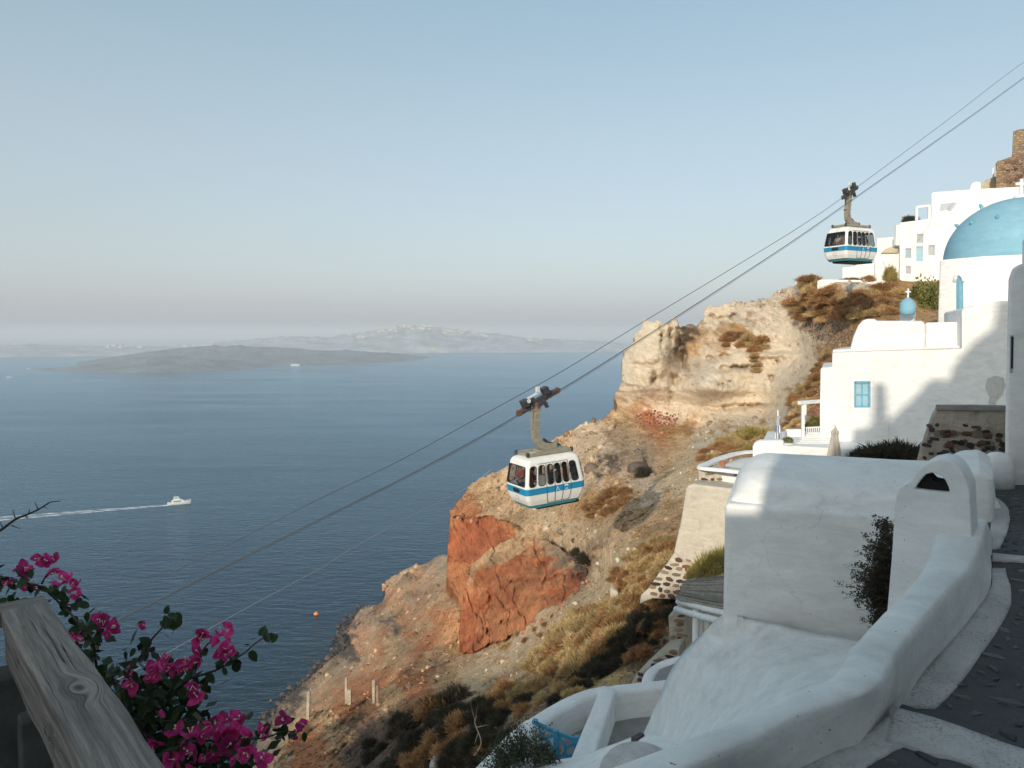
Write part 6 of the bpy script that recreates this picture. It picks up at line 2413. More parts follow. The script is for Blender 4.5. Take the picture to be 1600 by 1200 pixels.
def foam_mat():
    m, nt, b, out = new_mat('wake_foam')
    nt.nodes.remove(b)
    df = nt.nodes.new('ShaderNodeBsdfDiffuse')
    df.inputs['Color'].default_value = (0.85, 0.88, 0.90, 1)
    tr = nt.nodes.new('ShaderNodeBsdfTransparent')
    a = nt.nodes.new('ShaderNodeAttribute')
    a.attribute_name = 'Foam'
    v = coords(nt, 'World', (0.10, 0.35, 1), (0, 0, -yaw_b))
    n = noise(nt, v, 1.0, 5, 0.65)
    mu = N(nt, 'ShaderNodeMath', operation='MULTIPLY')
    nt.links.new(a.outputs['Fac'], mu.inputs[0])
    nt.links.new(ramp(nt, n, [(0.38, 0.05), (0.60, 1.0)]), mu.inputs[1])
    mx = nt.nodes.new('ShaderNodeMixShader')
    nt.links.new(mu.outputs[0], mx.inputs[0])
    nt.links.new(tr.outputs[0], mx.inputs[1])
    nt.links.new(df.outputs[0], mx.inputs[2])
    nt.links.new(mx.outputs[0], out.inputs['Surface'])
    return m


M['foam'] = foam_mat()
side = np.array([-hdg[1], hdg[0], 0])
mb = MB()
fv, fa = [], []
start = bp - hdg * 8.5
ts = np.linspace(0, 260, 90)
vs_ = np.linspace(-1, 1, 25)
for t in ts:
    half = 3.0 + 0.055 * t
    mean = 0.0
    for v_ in vs_:
        p = start - hdg * t + side * (half * v_ + 3.5 * math.sin(t / 95.0) - 0.00008 * t * t)
        p[2] = 0.06
        fv.append(p)
        edge_ = math.exp(-((abs(v_) - 0.62) / 0.22) ** 2)
        core = math.exp(-(v_ / 0.35) ** 2) * math.exp(-t / 55)
        fade = math.exp(-t / 210)
        fa.append(min(1.0, (edge_ * 1.5 + core * 1.3 + 0.4 * (1 - v_ * v_)) * fade * (1 - min(1, max(0, (abs(v_) - 0.8) / 0.2)))))
mb.grid(np.array(fv).reshape(len(ts), len(vs_), 3))
wake = mb.build('wake', M['foam'], fix=False)
a = wake.data.attributes.new('Foam', 'FLOAT', 'POINT')
a.data.foreach_set('value', np.array(fa, np.float32))
tag(wake, 'pale foaming wake trailing left behind the white yacht', 'wake', kind='stuff')

buoy = thing('buoy', 'small orange buoy afloat off the rocky point', 'buoy', atz(494, 960, 0.0))
mb = MB()
bz = atz(494, 960, 0.0)
mb.lathe([(0.5, -0.5), (1.25, -0.1), (1.35, 0.35), (1.1, 0.8), (0.45, 1.05), (0.3, 1.6), (0.1, 1.7)], bz, 16)
mb.build('float', M['orange_buoy'], buoy, smooth=True)

# ------------------------------------------------------------------ parasols, pergola and pots on the terraces
umb = thing('closed_parasol', 'closed beige canvas parasol against the white house wall', 'parasol', at(1303, 722, 33))


def closed_parasol(root, x, ytop, ybot, d, wpx, mats, folds=9, flare=0.28):
    t, b_ = at(x, ytop, d), at(x, ybot, d)
    h = t[2] - b_[2]
    R = wpx / 2 / F_PX * d
    rows = []
    zs_ = [0, 0.03, 0.10, 0.30, 0.55, 0.74, 0.80, 0.83, 0.88, 0.97, 1.0]
    rr = [0.88, 1.0, 1.0, 0.86, 0.66, 0.50, 0.62, 0.60, 0.34, 0.10, 0.03]
    n_ = folds * 6
    for z, r in zip(zs_, rr):
        row = []
        for k in range(n_ + 1):
            a_ = 2 * math.pi * k / n_
            f_ = 1 + flare * math.cos(folds * a_) * (0.4 + 0.6 * (1 - z))
            dz = 0.05 * math.cos(folds * a_) if z < 0.05 else 0
            row.append((b_[0] + R * r * f_ * 0.8 * math.cos(a_), b_[1] + R * r * f_ * 0.8 * math.sin(a_), b_[2] + h * z + dz))
        rows.append(row)
    mb = MB()
    G = np.array(rows)
    for i in range(len(zs_) - 1):
        for k in range(n_):
            mb.cur = 0 if len(mats) == 1 else ((k + 2 * i) // 3) % 2
            q = [tuple(G[i, k]), tuple(G[i, k + 1]), tuple(G[i + 1, k + 1]), tuple(G[i + 1, k])]
            mb.add(q, [(0, 1, 2, 3)])
    o = mb.build('canopy', [M[m_] for m_ in mats], root, smooth=True)
    mb = MB()
    mb.tube([b_ - np.array([0, 0, 0.9]), t + np.array([0, 0, 0.08])], 0.035, 8)
    mb.build('pole', M['white_paint'], root)


closed_parasol(umb, 1303.5, 664.5, 722, 33, 23, ['canvas'])
ump = thing('striped_parasol', 'closed parasol in navy and white stripes on the upper terrace', 'parasol', at(1216, 700, 34.5))
closed_parasol(ump, 1215.5, 643, 690, 34.5, 11, ['navy', 'white_canvas'], 6, 0.2)

wp = thing('terrace_pergola', 'slim white wooden pergola attached to the white house', 'pergola', at(1255, 676, 37))
for (a_, b_, w_) in ((at(1248.5, 629.5, 36.2), at(1284, 626.5, 37), 0.17), (at(1251, 628, 39.5), at(1284, 626, 39.5), 0.13), (at(1254.5, 630, 36.4), at(1254.5, 684, 36.4), 0.13), (at(1258, 629, 39.3), at(1258, 676, 39.3), 0.11)):
    mb = MB()
    mb.bar(a_, b_, w_, w_)
    mb.build('beam', M['white_paint'], wp, bevel=0.01)
# railing behind it
rl = thing('white_railing', 'low white slatted railing beneath the terrace pergola', 'railing', at(1263, 680, 37.6))
mb = MB()
mb.bar(at(1256, 668.5, 37.6), at(1283, 667, 37.6), 0.08, 0.06)
mb.build('rail', M['white_paint'], rl)
for k in range(9):
    mb = MB()
    x = 1257 + k * 3.1
    mb.bar(at(x, 668.5, 37.6), at(x, 681, 37.6), 0.05, 0.05)
    mb.build('slat', M['white_paint'], rl)
wt_ = thing('white_table', 'small white terrace table near the striped parasol', 'table', at(1232, 702, 33.9))
mb = MB()
tc = at(1231, 693.5, 33.9)
mb.lathe([(0.30, 0), (0.30, 0.05)], tc, 18)
mb.build('top', M['white_paint'], wt_)
mb = MB()
mb.lathe([(0.2, -0.62), (0.06, -0.56), (0.05, 0)], tc, 12)
mb.build('leg', M['white_paint'], wt_)
mb = MB()
ld = thing('wall_lantern_box', 'small dark box standing by the corner of the white house', 'box', at(1274, 712, 34.6))
mb.box(at(1274.5, 708, 34.8), (0.34, 0.3, 0.42))
mb.box(at(1274.5, 701, 34.8), (0.38, 0.34, 0.06))
mb.build('box', M['grey_frame'], ld)
# terracotta pot on the lower terrace
pot = thing('flower_pot', 'small terracotta pot with a dark plant on the white parapeted terrace', 'pot', top(1129, 728, z_t))
mb = MB()
pp = top(1129.5, 729.5, z_t - 0.05) + np.array([0, 0, -0.02])
mb.lathe([(0.07, 0), (0.11, 0.2), (0.125, 0.22), (0.125, 0.26), (0.1, 0.26)], pp, 14)
mb.build('pot', M['terracotta'], pot)
# ------------------------------------------------------------------ leafy materials


def leaf_mat(name, cols, rough=0.7, transl=0.25, ov=0.2):
    m, nt, b, out = new_mat(name)
    oi = nt.nodes.new('ShaderNodeObjectInfo')
    n = noise(nt, coords(nt, 'Object'), 2.2, 4, 0.6)
    r = ramp(nt, n, [(0.3 + 0.4 * k / max(1, len(cols) - 1), c) for k, c in enumerate(cols)])
    hs = nt.nodes.new('ShaderNodeHueSaturation')
    mr = N(nt, 'ShaderNodeMapRange')
    nt.links.new(oi.outputs['Random'], mr.inputs[0])
    mr.inputs[3].default_value = 1 - ov
    mr.inputs[4].default_value = 1 + ov
    nt.links.new(mr.outputs[0], hs.inputs['Value'])
    nt.links.new(r, hs.inputs['Color'])
    nt.links.new(hs.outputs[0], b.inputs['Base Color'])
    b.inputs['Roughness'].default_value = rough
    b.inputs['Specular IOR Level'].default_value = 0.2
    if transl:
        tl = nt.nodes.new('ShaderNodeBsdfTranslucent')
        nt.links.new(hs.outputs[0], tl.inputs['Color'])
        mx = nt.nodes.new('ShaderNodeMixShader')
        mx.inputs[0].default_value = transl
        nt.links.new(b.outputs[0], mx.inputs[1])
        nt.links.new(tl.outputs[0], mx.inputs[2])
        nt.links.new(mx.outputs[0], out.inputs['Surface'])
    return m


M['gold_brush'] = leaf_mat('golden_dry_brush', [(0.30, 0.20, 0.085), (0.56, 0.40, 0.19), (0.70, 0.53, 0.29)])
M['rust_brush'] = leaf_mat('rusty_dry_brush', [(0.22, 0.115, 0.048), (0.40, 0.22, 0.095), (0.52, 0.32, 0.15)])
M['olive_brush'] = leaf_mat('olive_brush', [(0.18, 0.155, 0.045), (0.38, 0.31, 0.10), (0.52, 0.42, 0.16)])
M['green_leaf'] = leaf_mat('green_shrub_leaf', [(0.06, 0.07, 0.02), (0.17, 0.17, 0.045), (0.34, 0.30, 0.10)])
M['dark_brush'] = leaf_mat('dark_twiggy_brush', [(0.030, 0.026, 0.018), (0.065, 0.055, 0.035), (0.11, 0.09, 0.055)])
M['grey_leaf'] = leaf_mat('grey_green_leaf', [(0.035, 0.045, 0.025), (0.075, 0.09, 0.045), (0.12, 0.13, 0.07)])
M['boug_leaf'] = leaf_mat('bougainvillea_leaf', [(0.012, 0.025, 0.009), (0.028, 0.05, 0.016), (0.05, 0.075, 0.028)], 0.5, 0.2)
M['bract'] = leaf_mat('magenta_bract', [(0.34, 0.018, 0.11), (0.58, 0.04, 0.21), (0.76, 0.11, 0.33)], 0.6, 0.45, 0.4)
M['floret'] = plain('cream_floret', (0.75, 0.68, 0.5), 0.6, 0.1, 20)
M['tuft'] = leaf_mat('dry_grass_tuft', [(0.20, 0.13, 0.06), (0.36, 0.25, 0.12), (0.46, 0.35, 0.19)], ov=0.0)


def att_mat(name):
    m, nt, b, out = new_mat(name)
    a = nt.nodes.new('ShaderNodeAttribute')
    a.attribute_name = 'Rock'
    n = noise(nt, coords(nt, 'World'), 3.0, 4, 0.65)
    nt.links.new(mixc(nt, 1.0, a.outputs['Color'], ramp(nt, n, [(0.3, 0.75), (0.7, 1.2)]), 'MULTIPLY'), b.inputs['Base Color'])
    b.inputs['Roughness'].default_value = 0.92
    b.inputs['Specular IOR Level'].default_value = 0.15
    bump(nt, b, noise(nt, coords(nt, 'World'), 8.0, 4, 0.7), 0.6, 0.05)
    return m


M['loose_rock'] = att_mat('loose_rock')
M['scrub'] = att_mat('scrub_tufts')


def brush_mesh(name, rg, n, kind='brush'):
    """a rounded bush of unit radius: stems fan out from the root, sprigs along them"""
    V, F_, = [], []

    def blade(p, d, ln, w):
        d = d / (np.linalg.norm(d) + 1e-9)
        s = np.cross(d, rg.normal(size=3))
        s /= np.linalg.norm(s) + 1e-9
        b = len(V)
        V.extend([p - s * w, p + s * w, p + d * ln])
        F_.append((b, b + 1, b + 2))

    if kind == 'brush':
        for k in range(n):
            a = rg.uniform(0, 2 * math.pi)
            el = math.acos(rg.uniform(0.02, 1.0))
            d = np.array([math.sin(el) * math.cos(a), math.sin(el) * math.sin(a), math.cos(el)])
            lump = 0.78 + 0.16 * math.sin(3 * a + 1.3) * math.sin(el) + 0.14 * math.sin(5 * a + 2.1) * math.cos(3 * el) + rg.uniform(-0.16, 0.16)
            r0 = lump * rg.uniform(0.35, 0.95) ** 0.6
            p = d * r0 * np.array([1, 1, 0.85])
            blade(p, d + rg.normal(size=3) * 0.55 + np.array([0, 0, 0.35]), rg.uniform(0.16, 0.38), rg.uniform(0.014, 0.032))
    elif kind == 'leaf':
        for k in range(n):
            a = rg.uniform(0, 2 * math.pi)
            el = math.acos(rg.uniform(-0.25, 1.0))
            d = np.array([math.sin(el) * math.cos(a), math.sin(el) * math.sin(a), math.cos(el)])
            lump = 0.78 + 0.25 * math.sin(2.7 * a) * math.cos(2 * el) + rg.uniform(-0.15, 0.15)
            p = d * lump * rg.uniform(0.45, 1.0) ** 0.5
            q = d * 0.5 + rg.normal(size=3)
            q /= np.linalg.norm(q)
            s = np.cross(q, rg.normal(size=3))
            s /= np.linalg.norm(s) + 1e-9
            ln, w = rg.uniform(0.10, 0.17), rg.uniform(0.03, 0.055)
            b = len(V)
            V.extend([p, p + q * ln * 0.5 + s * w, p + q * ln, p + q * ln * 0.5 - s * w])
            F_.extend([(b, b + 1, b + 2), (b, b + 2, b + 3)])
    me = raw_mesh(name, np.array(V), np.array(F_))
    return me


def shrub_set(mat, kind, n, count=4):
    out = []
    for k in range(count):
        me = brush_mesh('crown', np.random.default_rng(100 + k + n), n, kind)
        me.materials.append(M[mat])
        out.append(me)
    return out


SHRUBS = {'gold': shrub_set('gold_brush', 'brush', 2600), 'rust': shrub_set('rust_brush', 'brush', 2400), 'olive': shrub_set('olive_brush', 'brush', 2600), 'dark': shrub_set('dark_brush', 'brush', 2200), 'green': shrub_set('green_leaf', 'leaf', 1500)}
STEM_ME = None


def stem_mesh():
    mb = MB()
    for a in range(5):
        t = a * 2 * math.pi / 5
        mb.tube([(0, 0, -0.15), (0.18 * math.cos(t), 0.18 * math.sin(t), 0.2), (0.45 * math.cos(t), 0.45 * math.sin(t), 0.55)], [0.03, 0.02, 0.008], 5)
    me = bpy.data.meshes.new('stem')
    me.from_pydata(mb.v, [], mb.f)
    me.materials.append(M['dry_twig'])
    return me


STEM_ME = stem_mesh()


def shrub(kind, p, r, h, label, group=None, rg=random, name='dry_shrub', cat='shrub'):
    root = bpy.data.objects.new(name, None)
    COL.objects.link(root)
    root.location = p
    ORG[root.name] = np.zeros(3)
    tag(root, label, cat, group)
    for nm, me in (('crown', rg.choice(SHRUBS[kind])), ('stem', STEM_ME)):
        o = bpy.data.objects.new(nm, me)
        COL.objects.link(o)
        o.parent = root
        o.scale = (r, r, h)
        o.rotation_euler = (0, 0, rg.uniform(0, 6.28))
    return root


def on_ground(px, py, lift=0.0):
    d = float(np.exp(F_MAIN(np.array(px, float), np.array(py, float))))
    # the displaced surface is read back from the meshes' grids
    for g in (G_HILL, G_CLIFF):
        i = int(round((px - g['PX'][0, 0]) / (g['PX'][1, 0] - g['PX'][0, 0])))
        j = int(round((py - g['PY'][0, 0]) / (g['PY'][0, 1] - g['PY'][0, 0])))
        if 0 <= i < g['PX'].shape[0] and 0 <= j < g['PX'].shape[1] and g['ins'][i, j]:
            return g['P'][i, j] + np.array([0, 0, lift])
    return at(px, py, d) + np.array([0, 0, lift])


def spread(poly, n, mind, seedling):
    rg = random.Random(seedling)
    xs_ = [p[0] for p in poly]
    ys_ = [p[1] for p in poly]
    pts = []
    for _ in range(n * 60):
        x, y = rg.uniform(min(xs_), max(xs_)), rg.uniform(min(ys_), max(ys_))
        if pip(poly, np.array([x]), np.array([y]))[0] and all((x - a) ** 2 + (y - b) ** 2 > mind ** 2 for a, b in pts):
            pts.append((x, y))
            if len(pts) >= n:
                break
    return pts


def thicket(poly, n, mind, kinds, wpx, label, group, seedling, flat=0.8):
    rg = random.Random(seedling)
    for (x, y) in spread(poly, n, mind, seedling):
        p = on_ground(x, y + 3)
        d = p[1]
        r = rg.uniform(*wpx) / 2 / F_PX * d
        shrub(rg.choice(kinds), p - np.array([0, 0, 0.12 * r]), r, r * flat * rg.uniform(0.8, 1.2), label, group, rg)


# the big golden brush field and its neighbours
thicket([(835, 1040), (850, 1015), (890, 970), (930, 950), (1000, 935), (1000, 940), (985, 960), (975, 990), (925, 1032), (880, 1060), (850, 1062)], 50, 12, ['gold', 'gold', 'gold', 'rust'], (38, 66), 'golden dry bush in the brush field left of the reed pergola', 'golden bushes left of the reed pergola', 31)
thicket([(1005, 945), (1060, 925), (1078, 945), (1055, 985), (1035, 1010), (960, 1048), (900, 1070), (930, 1035), (980, 990), (988, 962)], 34, 12, ['dark', 'dark', 'dark', 'rust'], (36, 62), 'bush coloured dark for the shade just left of the reed pergola', 'bushes coloured dark for the shade of the pergola bank', 30)  # darker foliage chosen here to deepen the shadow cast across the brush
thicket([(960, 900), (985, 870), (1030, 845), (1055, 835), (1055, 870), (1035, 900), (1005, 925), (965, 930)], 26, 12, ['gold', 'gold', 'rust'], (30, 52), 'golden dry bush on the slope below the cream buttress wall', 'golden bushes beside the buttress foot', 32)
thicket([(800, 1075), (835, 1070), (900, 1072), (930, 1070), (900, 1085), (840, 1105), (790, 1120), (760, 1100)], 14, 16, ['rust', 'dark', 'gold'], (34, 60), 'low dry bush on the shaded bank beyond the patio wall', 'bushes on the bank beyond the patio wall', 33)
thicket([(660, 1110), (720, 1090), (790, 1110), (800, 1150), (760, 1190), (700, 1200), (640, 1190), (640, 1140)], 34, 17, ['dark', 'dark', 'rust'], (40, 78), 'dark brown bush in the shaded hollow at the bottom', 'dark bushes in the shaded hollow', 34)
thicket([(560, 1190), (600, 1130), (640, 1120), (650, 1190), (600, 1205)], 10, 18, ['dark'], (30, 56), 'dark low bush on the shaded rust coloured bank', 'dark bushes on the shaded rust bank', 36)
thicket([(1240, 470), (1262, 452), (1300, 452), (1310, 470), (1385, 445), (1412, 455), (1405, 482), (1370, 490), (1345, 498), (1300, 500), (1260, 498), (1245, 490)], 46, 10, ['rust', 'rust', 'gold'], (28, 48), 'rust brown bush on the hilltop below the farther cabin', 'rust brown bushes below the farther cabin', 35)
thicket([(1262, 600), (1275, 570), (1292, 548), (1326, 540), (1320, 560), (1285, 580), (1280, 625), (1262, 640), (1240, 650), (1236, 630)], 22, 9, ['gold', 'rust'], (20, 38), 'dry bush climbing the gully left of the white house', 'dry bushes in the gully by the white house', 37)
thicket([(1225, 665), (1250, 640), (1262, 640), (1258, 668), (1240, 682), (1224, 682)], 9, 9, ['rust', 'gold'], (18, 32), 'rusty bush on the slope above the striped parasol', 'rusty bushes above the striped parasol', 38)
thicket([(1100, 705), (1130, 688), (1170, 690), (1200, 684), (1178, 700), (1140, 712), (1100, 722), (1092, 718)], 18, 10, ['rust', 'gold', 'olive'], (22, 40), 'dry bush along the outer edge of the white terrace', 'dry bushes along the white terrace', 39)
thicket([(915, 790), (935, 770), (975, 765), (985, 785), (950, 800), (925, 805)], 10, 11, ['rust'], (26, 44), 'rust brown bush right of the nearer cabin', 'rust brown bushes right of the nearer cabin', 40)
thicket([(1125, 528), (1150, 515), (1180, 522), (1205, 535), (1190, 548), (1150, 540), (1135, 545)], 12, 9, ['rust', 'gold'], (18, 32), 'small rusty bush on the ledge across the pale cliff', 'rusty bushes on the cliff ledge', 41)
thicket([(1180, 545), (1188, 560), (1184, 578), (1176, 575), (1176, 555)], 5, 7, ['gold'], (14, 22), 'tan bush in the cleft down the pale cliff', 'tan bushes in the cliff cleft', 42)
thicket([(780, 1000), (820, 985), (860, 970), (900, 945), (905, 955), (840, 1000), (790, 1020)], 10, 12, ['rust', 'gold'], (16, 28), 'small dry bush along the foot of the red rock', 'dry bushes at the foot of the red rock', 43)
shrub('olive', on_ground(1174, 686), 1.75, 1.45, 'big rounded olive bush at the foot of the pale cliff', None, random)
shrub('gold', on_ground(1140, 694), 1.3, 0.9, 'wide golden bush just left of the rounded olive bush', None, random)
shrub('rust', on_ground(1265, 440), 1.5, 0.8, 'brown bush on the skyline at the left end of the garden wall', None, random)
shrub('rust', at(1330, 441, 73.5), 1.3, 0.55, 'flat rusty bush on the garden wall under the farther cabin', None, random)
shrub('rust', at(1357, 440, 74.5), 0.75, 0.75, 'small rusty bush beside the white annexe', None, random)
shrub('olive', at(1391, 440, 71.5), 0.75, 1.75, 'tall olive bush below the arched tan canopy', None, random)
shrub('dark', on_ground(1005, 745), 0.9, 1.1, 'dark bush in the cleft above the cabin shadow', None, random)
shrub('dark', on_ground(918, 880), 1.2, 1.0, 'dark bush at the top right of the red rock', None, random)
shrub('dark', on_ground(905, 868), 1.0, 0.7, 'dark low bush spreading over the red rock edge', None, random)

# leafy bushes that can be told apart
for (x, y, d, r, h) in ((1442, 478, 68, 1.7, 3.2), (1456, 476, 66, 1.3, 2.7), (1428, 480, 68, 1.0, 2.0)):
    shrub('green', at(x, y, d), r, h * 0.8, 'tall green bush beside the domed church' if x == 1442 else ('green bush touching the domed church wall' if x == 1456 else 'smaller green bush right of the roof turret'), None, random, 'green_bush')
for (x, y, d, r, h) in ((1108, 905, 27.6, 0.75, 1.2), (1090, 908, 27.4, 0.5, 0.7), (1126, 900, 27.6, 0.6, 1.3)):
    shrub('olive', at(x, y, d), r, h, {1108: 'sunlit olive bush behind the reed pergola', 1090: 'smaller olive bush left end of the curved cream wall', 1126: 'olive bush touching the vaulted house corner'}[x], None, random, 'olive_bush')
shrub('green', at(1273, 664, 38.5), 0.42, 0.55, 'green potted shrub under the terrace pergola', None, random, 'green_bush')
shrub('green', at(1262, 672, 38.5), 0.25, 0.5, 'slim green shrub behind the pergola post', None, random, 'green_bush')
shrub('green', at(1231, 689, 33.9), 0.30, 0.22, 'yellow green plant on the small white table', None, random, 'potted_plant', 'plant')
shrub('dark', at(1129.5, 725, 30.6), 0.10, 0.14, 'dark leafy plant in the terracotta pot', None, random, 'potted_plant', 'plant')
shrub('dark', at(1421, 347, 78), 0.9, 0.8, 'grey shrub on the hotel roof edge', None, random)
rg = random.Random(77)
for k, (x, y, r) in enumerate(((1350, 722, 0.55), (1372, 722, 0.75), (1392, 722, 0.85), (1410, 722, 0.85), (1426, 722, 0.6))):
    shrub('dark', at(x, y, 22), r, r * 0.85, 'dark twiggy bush in the row below the large white house', 'dark bushes below the large white house', rg)

# ------------------------------------------------------------------ trailing dark shrub beside the chimney
ts_ = thing('trailing_shrub', 'dark thorny shrub hanging between the chimney and the vaulted wall', 'shrub', at(1385, 960, 9.3))
rg2 = np.random.default_rng(5)
V, F_ = [], []
TW = MB()
for k in range(230):
    y0 = float(np.clip(rg2.normal(912, 40), 822, 988))
    root_ = at(rg2.uniform(1380, 1397), y0, 9.3 + rg2.uniform(-0.2, 0.4))
    reach = (0.40 * math.exp(-((y0 - 905) / 75) ** 2) + 0.08) * rg2.uniform(0.3, 1.0) * (1.45 if rg2.random() < 0.3 else 0.95)
    dirn = np.array([-1, rg2.normal() * 0.45, rg2.normal() * 0.35 + (0.35 if y0 < 880 else -0.05)])
    dirn /= np.linalg.norm(dirn)
    pts = [root_ + dirn * reach * t + np.array([0, 0, -0.10 * t * t * reach]) + rg2.normal(size=3) * 0.008 for t in np.linspace(0, 1, 4)]
    TW.tube(pts, [0.005, 0.004, 0.003, 0.0015], 4)
    for j in range(70):
        t = rg2.uniform(0, 1) ** 1.9
        p = root_ + dirn * reach * t + rg2.normal(size=3) * 0.045 * (1.1 - t)
        q = rg2.normal(size=3)
        q /= np.linalg.norm(q)
        s_ = np.cross(q, rg2.normal(size=3))
        s_ /= np.linalg.norm(s_)
        b = len(V)
        ln, w_ = rg2.uniform(0.02, 0.045), rg2.uniform(0.006, 0.012)
        V += [p, p + q * ln * 0.5 + s_ * w_, p + q * ln, p + q * ln * 0.5 - s_ * w_]
        F_ += [(b, b + 1, b + 2), (b, b + 2, b + 3)]
me = raw_mesh('foliage', np.array(V) - ORG[ts_.name], np.array(F_))
link_mesh('foliage', me, M['dark_brush'], ts_)
TW.build('twigs', M['dry_twig'], ts_)

# grey green shrub by the blue gate
gs = thing('gate_shrub', 'grey green shrub growing in front of the blue gate', 'shrub', at(820, 1190, 14.6))
V, F_ = [], []
TW = MB()
for k in range(70):
    bx, by = rg2.uniform(770, 860), rg2.uniform(1185, 1215)
    root_ = at(bx, by, 14.9 + rg2.uniform(-0.4, 0.3))
    topy = 1200 - (74 * math.exp(-((bx - 820) / 42) ** 2)) * rg2.uniform(0.55, 1.1)
    tip = at(bx + rg2.normal() * 14, topy, 15 + rg2.uniform(-0.4, 0.2))
    pts = [root_ * (1 - t) + tip * t + rg2.normal(size=3) * 0.03 for t in np.linspace(0, 1, 5)]
    TW.tube(pts, [0.012, 0.009, 0.007, 0.005, 0.002], 4)
    for j in range(42):
        t = rg2.uniform(0.1, 1.03)
        p = root_ * (1 - t) + tip * t + rg2.normal(size=3) * 0.07
        q = rg2.normal(size=3) + np.array([0, 0, 0.4])
        q /= np.linalg.norm(q)
        s_ = np.cross(q, rg2.normal(size=3))
        s_ /= np.linalg.norm(s_)
        b = len(V)
        ln, w_ = rg2.uniform(0.05, 0.10), rg2.uniform(0.012, 0.022)
        V += [p, p + q * ln * 0.5 + s_ * w_, p + q * ln, p + q * ln * 0.5 - s_ * w_]
        F_ += [(b, b + 1, b + 2), (b, b + 2, b + 3)]
me = raw_mesh('foliage', np.array(V) - ORG[gs.name], np.array(F_))
link_mesh('foliage', me, M['grey_leaf'], gs)
TW.build('twigs', M['dry_twig'], gs)

# ------------------------------------------------------------------ loose rocks and tufts over all slopes


def ico(sub=1):
    bm = bmesh.new()
    bmesh.ops.create_icosphere(bm, subdivisions=sub, radius=1.0)
    v = np.array([list(x.co) for x in bm.verts])
    f = np.array([[q.index for q in x.verts] for x in bm.faces])
    bm.free()
    return v, f


ROCKS = []
for k in range(6):
    v, f = ico(1)
    v = v * (1 + 0.28 * fbm(v * 0.9 + 10 * k, 2))[:, None] * np.array([1, 0.8, 0.62])
    ROCKS.append((v, f))


def tuft_base(k):
    rg = np.random.default_rng(k)
    V, F_ = [], []
    for i in range(9):
        a = rg.uniform(0, 2 * math.pi)
        d = np.array([math.cos(a) * rg.uniform(0.2, 1), math.sin(a) * rg.uniform(0.2, 1), rg.uniform(0.5, 1.1)])
        s_ = np.cross(d, rg.normal(size=3))
        s_ *= 0.09 / np.linalg.norm(s_)
        p = np.array([rg.uniform(-0.3, 0.3), rg.uniform(-0.3, 0.3), -0.1])
        b = len(V)
        V += [p - s_, p + s_, p + d]
        F_.append((b, b + 1, b + 2))
    return np.array(V), np.array(F_)


TUFTS = [tuft_base(k) for k in range(5)]


def sample_grid(g, n, weight=None):
    ok = g['ins']
    w = ok.astype(float)
    if weight is not None:
        w = w * weight(g['PX'], g['PY'])
    w = w.ravel()
    ids = RNG.choice(len(w), size=n, p=w / w.sum())
    return g['P'].reshape(-1, 3)[ids] , g['C'].reshape(-1, 3)[ids], g['PX'].ravel()[ids], g['PY'].ravel()[ids]


def visible_slope(PX, PY):
    """hills in front of the houses get no rocks"""
    w = np.ones_like(PX)
    w[(PX > 1200) & (PY > 700)] = 0
    w[(PX > 1060) & (PY > 940)] = 0
    w[(PX > 1400) & (PY > 500)] = 0
    w[(PX > 1480)] = 0
    cl = (PX > 955) & (PX < 1270) & (PY < 655) & (PY > 480)
    w[cl] *= 0.05
    return w


allp, allc, alls = [], [], []
for g, n in ((G_HILL, 11000), (G_CLIFF, 1300), (G_LOW, 3200)):
    p, c, px, py = sample_grid(g, n, visible_slope if g is not G_LOW else None)
    d = np.linalg.norm(p - CAM, axis=1)
    px_size = 0.6 + 0.9 * RNG.pareto(2.4, len(p))
    px_size = np.minimum(px_size, 7)
    s = px_size / F_PX * d
    allp.append(p)
    alls.append(s)
    lum = RNG.choice([0.4, 0.65, 0.9, 1.05, 1.2], len(p), p=[0.28, 0.26, 0.26, 0.16, 0.04])[:, None]
    grey = c.mean(1, keepdims=True)
    cc = (c * 0.85 + grey * 0.15) * lum
    allc.append(np.clip(cc, 0.03, 0.62))
P_, S_, C_ = np.vstack(allp), np.concatenate(alls), np.vstack(allc)
for poly_, n_, tone in (([(1252, 505), (1290, 500), (1335, 515), (1330, 545), (1290, 540), (1262, 525)], 420, (0.22, 0.15, 0.11)), ([(1268, 600), (1285, 598), (1284, 650), (1262, 640)], 160, (0.30, 0.15, 0.10)), ([(990, 650), (1020, 642), (1062, 648), (1055, 668), (1000, 668)], 200, (0.26, 0.09, 0.055))):
    pts_ = np.array([on_ground(x, y) for x, y in spread(poly_, n_, 1.2, n_)])
    allp.append(pts_)
    alls.append(RNG.uniform(0.9, 2.4, len(pts_)) / F_PX * np.linalg.norm(pts_ - CAM, axis=1))
    allc.append(np.array(tone) * RNG.uniform(0.4, 1.7, (len(pts_), 1)))
for line_, n_, tone in (([(722, 1020), (760, 1007), (800, 990), (850, 962), (905, 930), (925, 905)], 170, (0.30, 0.115, 0.06)), ([(735, 884), (765, 858), (800, 846), (832, 845), (862, 852), (895, 868), (916, 886)], 70, (0.24, 0.14, 0.09)), ([(704, 806), (740, 803), (775, 804), (815, 822)], 40, (0.30, 0.17, 0.10))):
    q_ = smooth_line([(x, y, 0) for x, y in line_], 12)
    pk = q_[RNG.integers(0, len(q_), n_)] + RNG.normal(size=(n_, 3)) * np.array([5, 4, 0]) + np.array([0, 3, 0])
    pts_ = np.array([on_ground(x, y) for x, y, z in pk])
    allp.append(pts_)
    alls.append((0.8 + RNG.pareto(2.5, n_)).clip(0, 4.5) / F_PX * np.linalg.norm(pts_ - CAM, axis=1))
    allc.append(np.array(tone) * RNG.uniform(0.5, 1.6, (n_, 1)))
P_, S_, C_ = np.vstack(allp), np.concatenate(alls), np.vstack(allc)
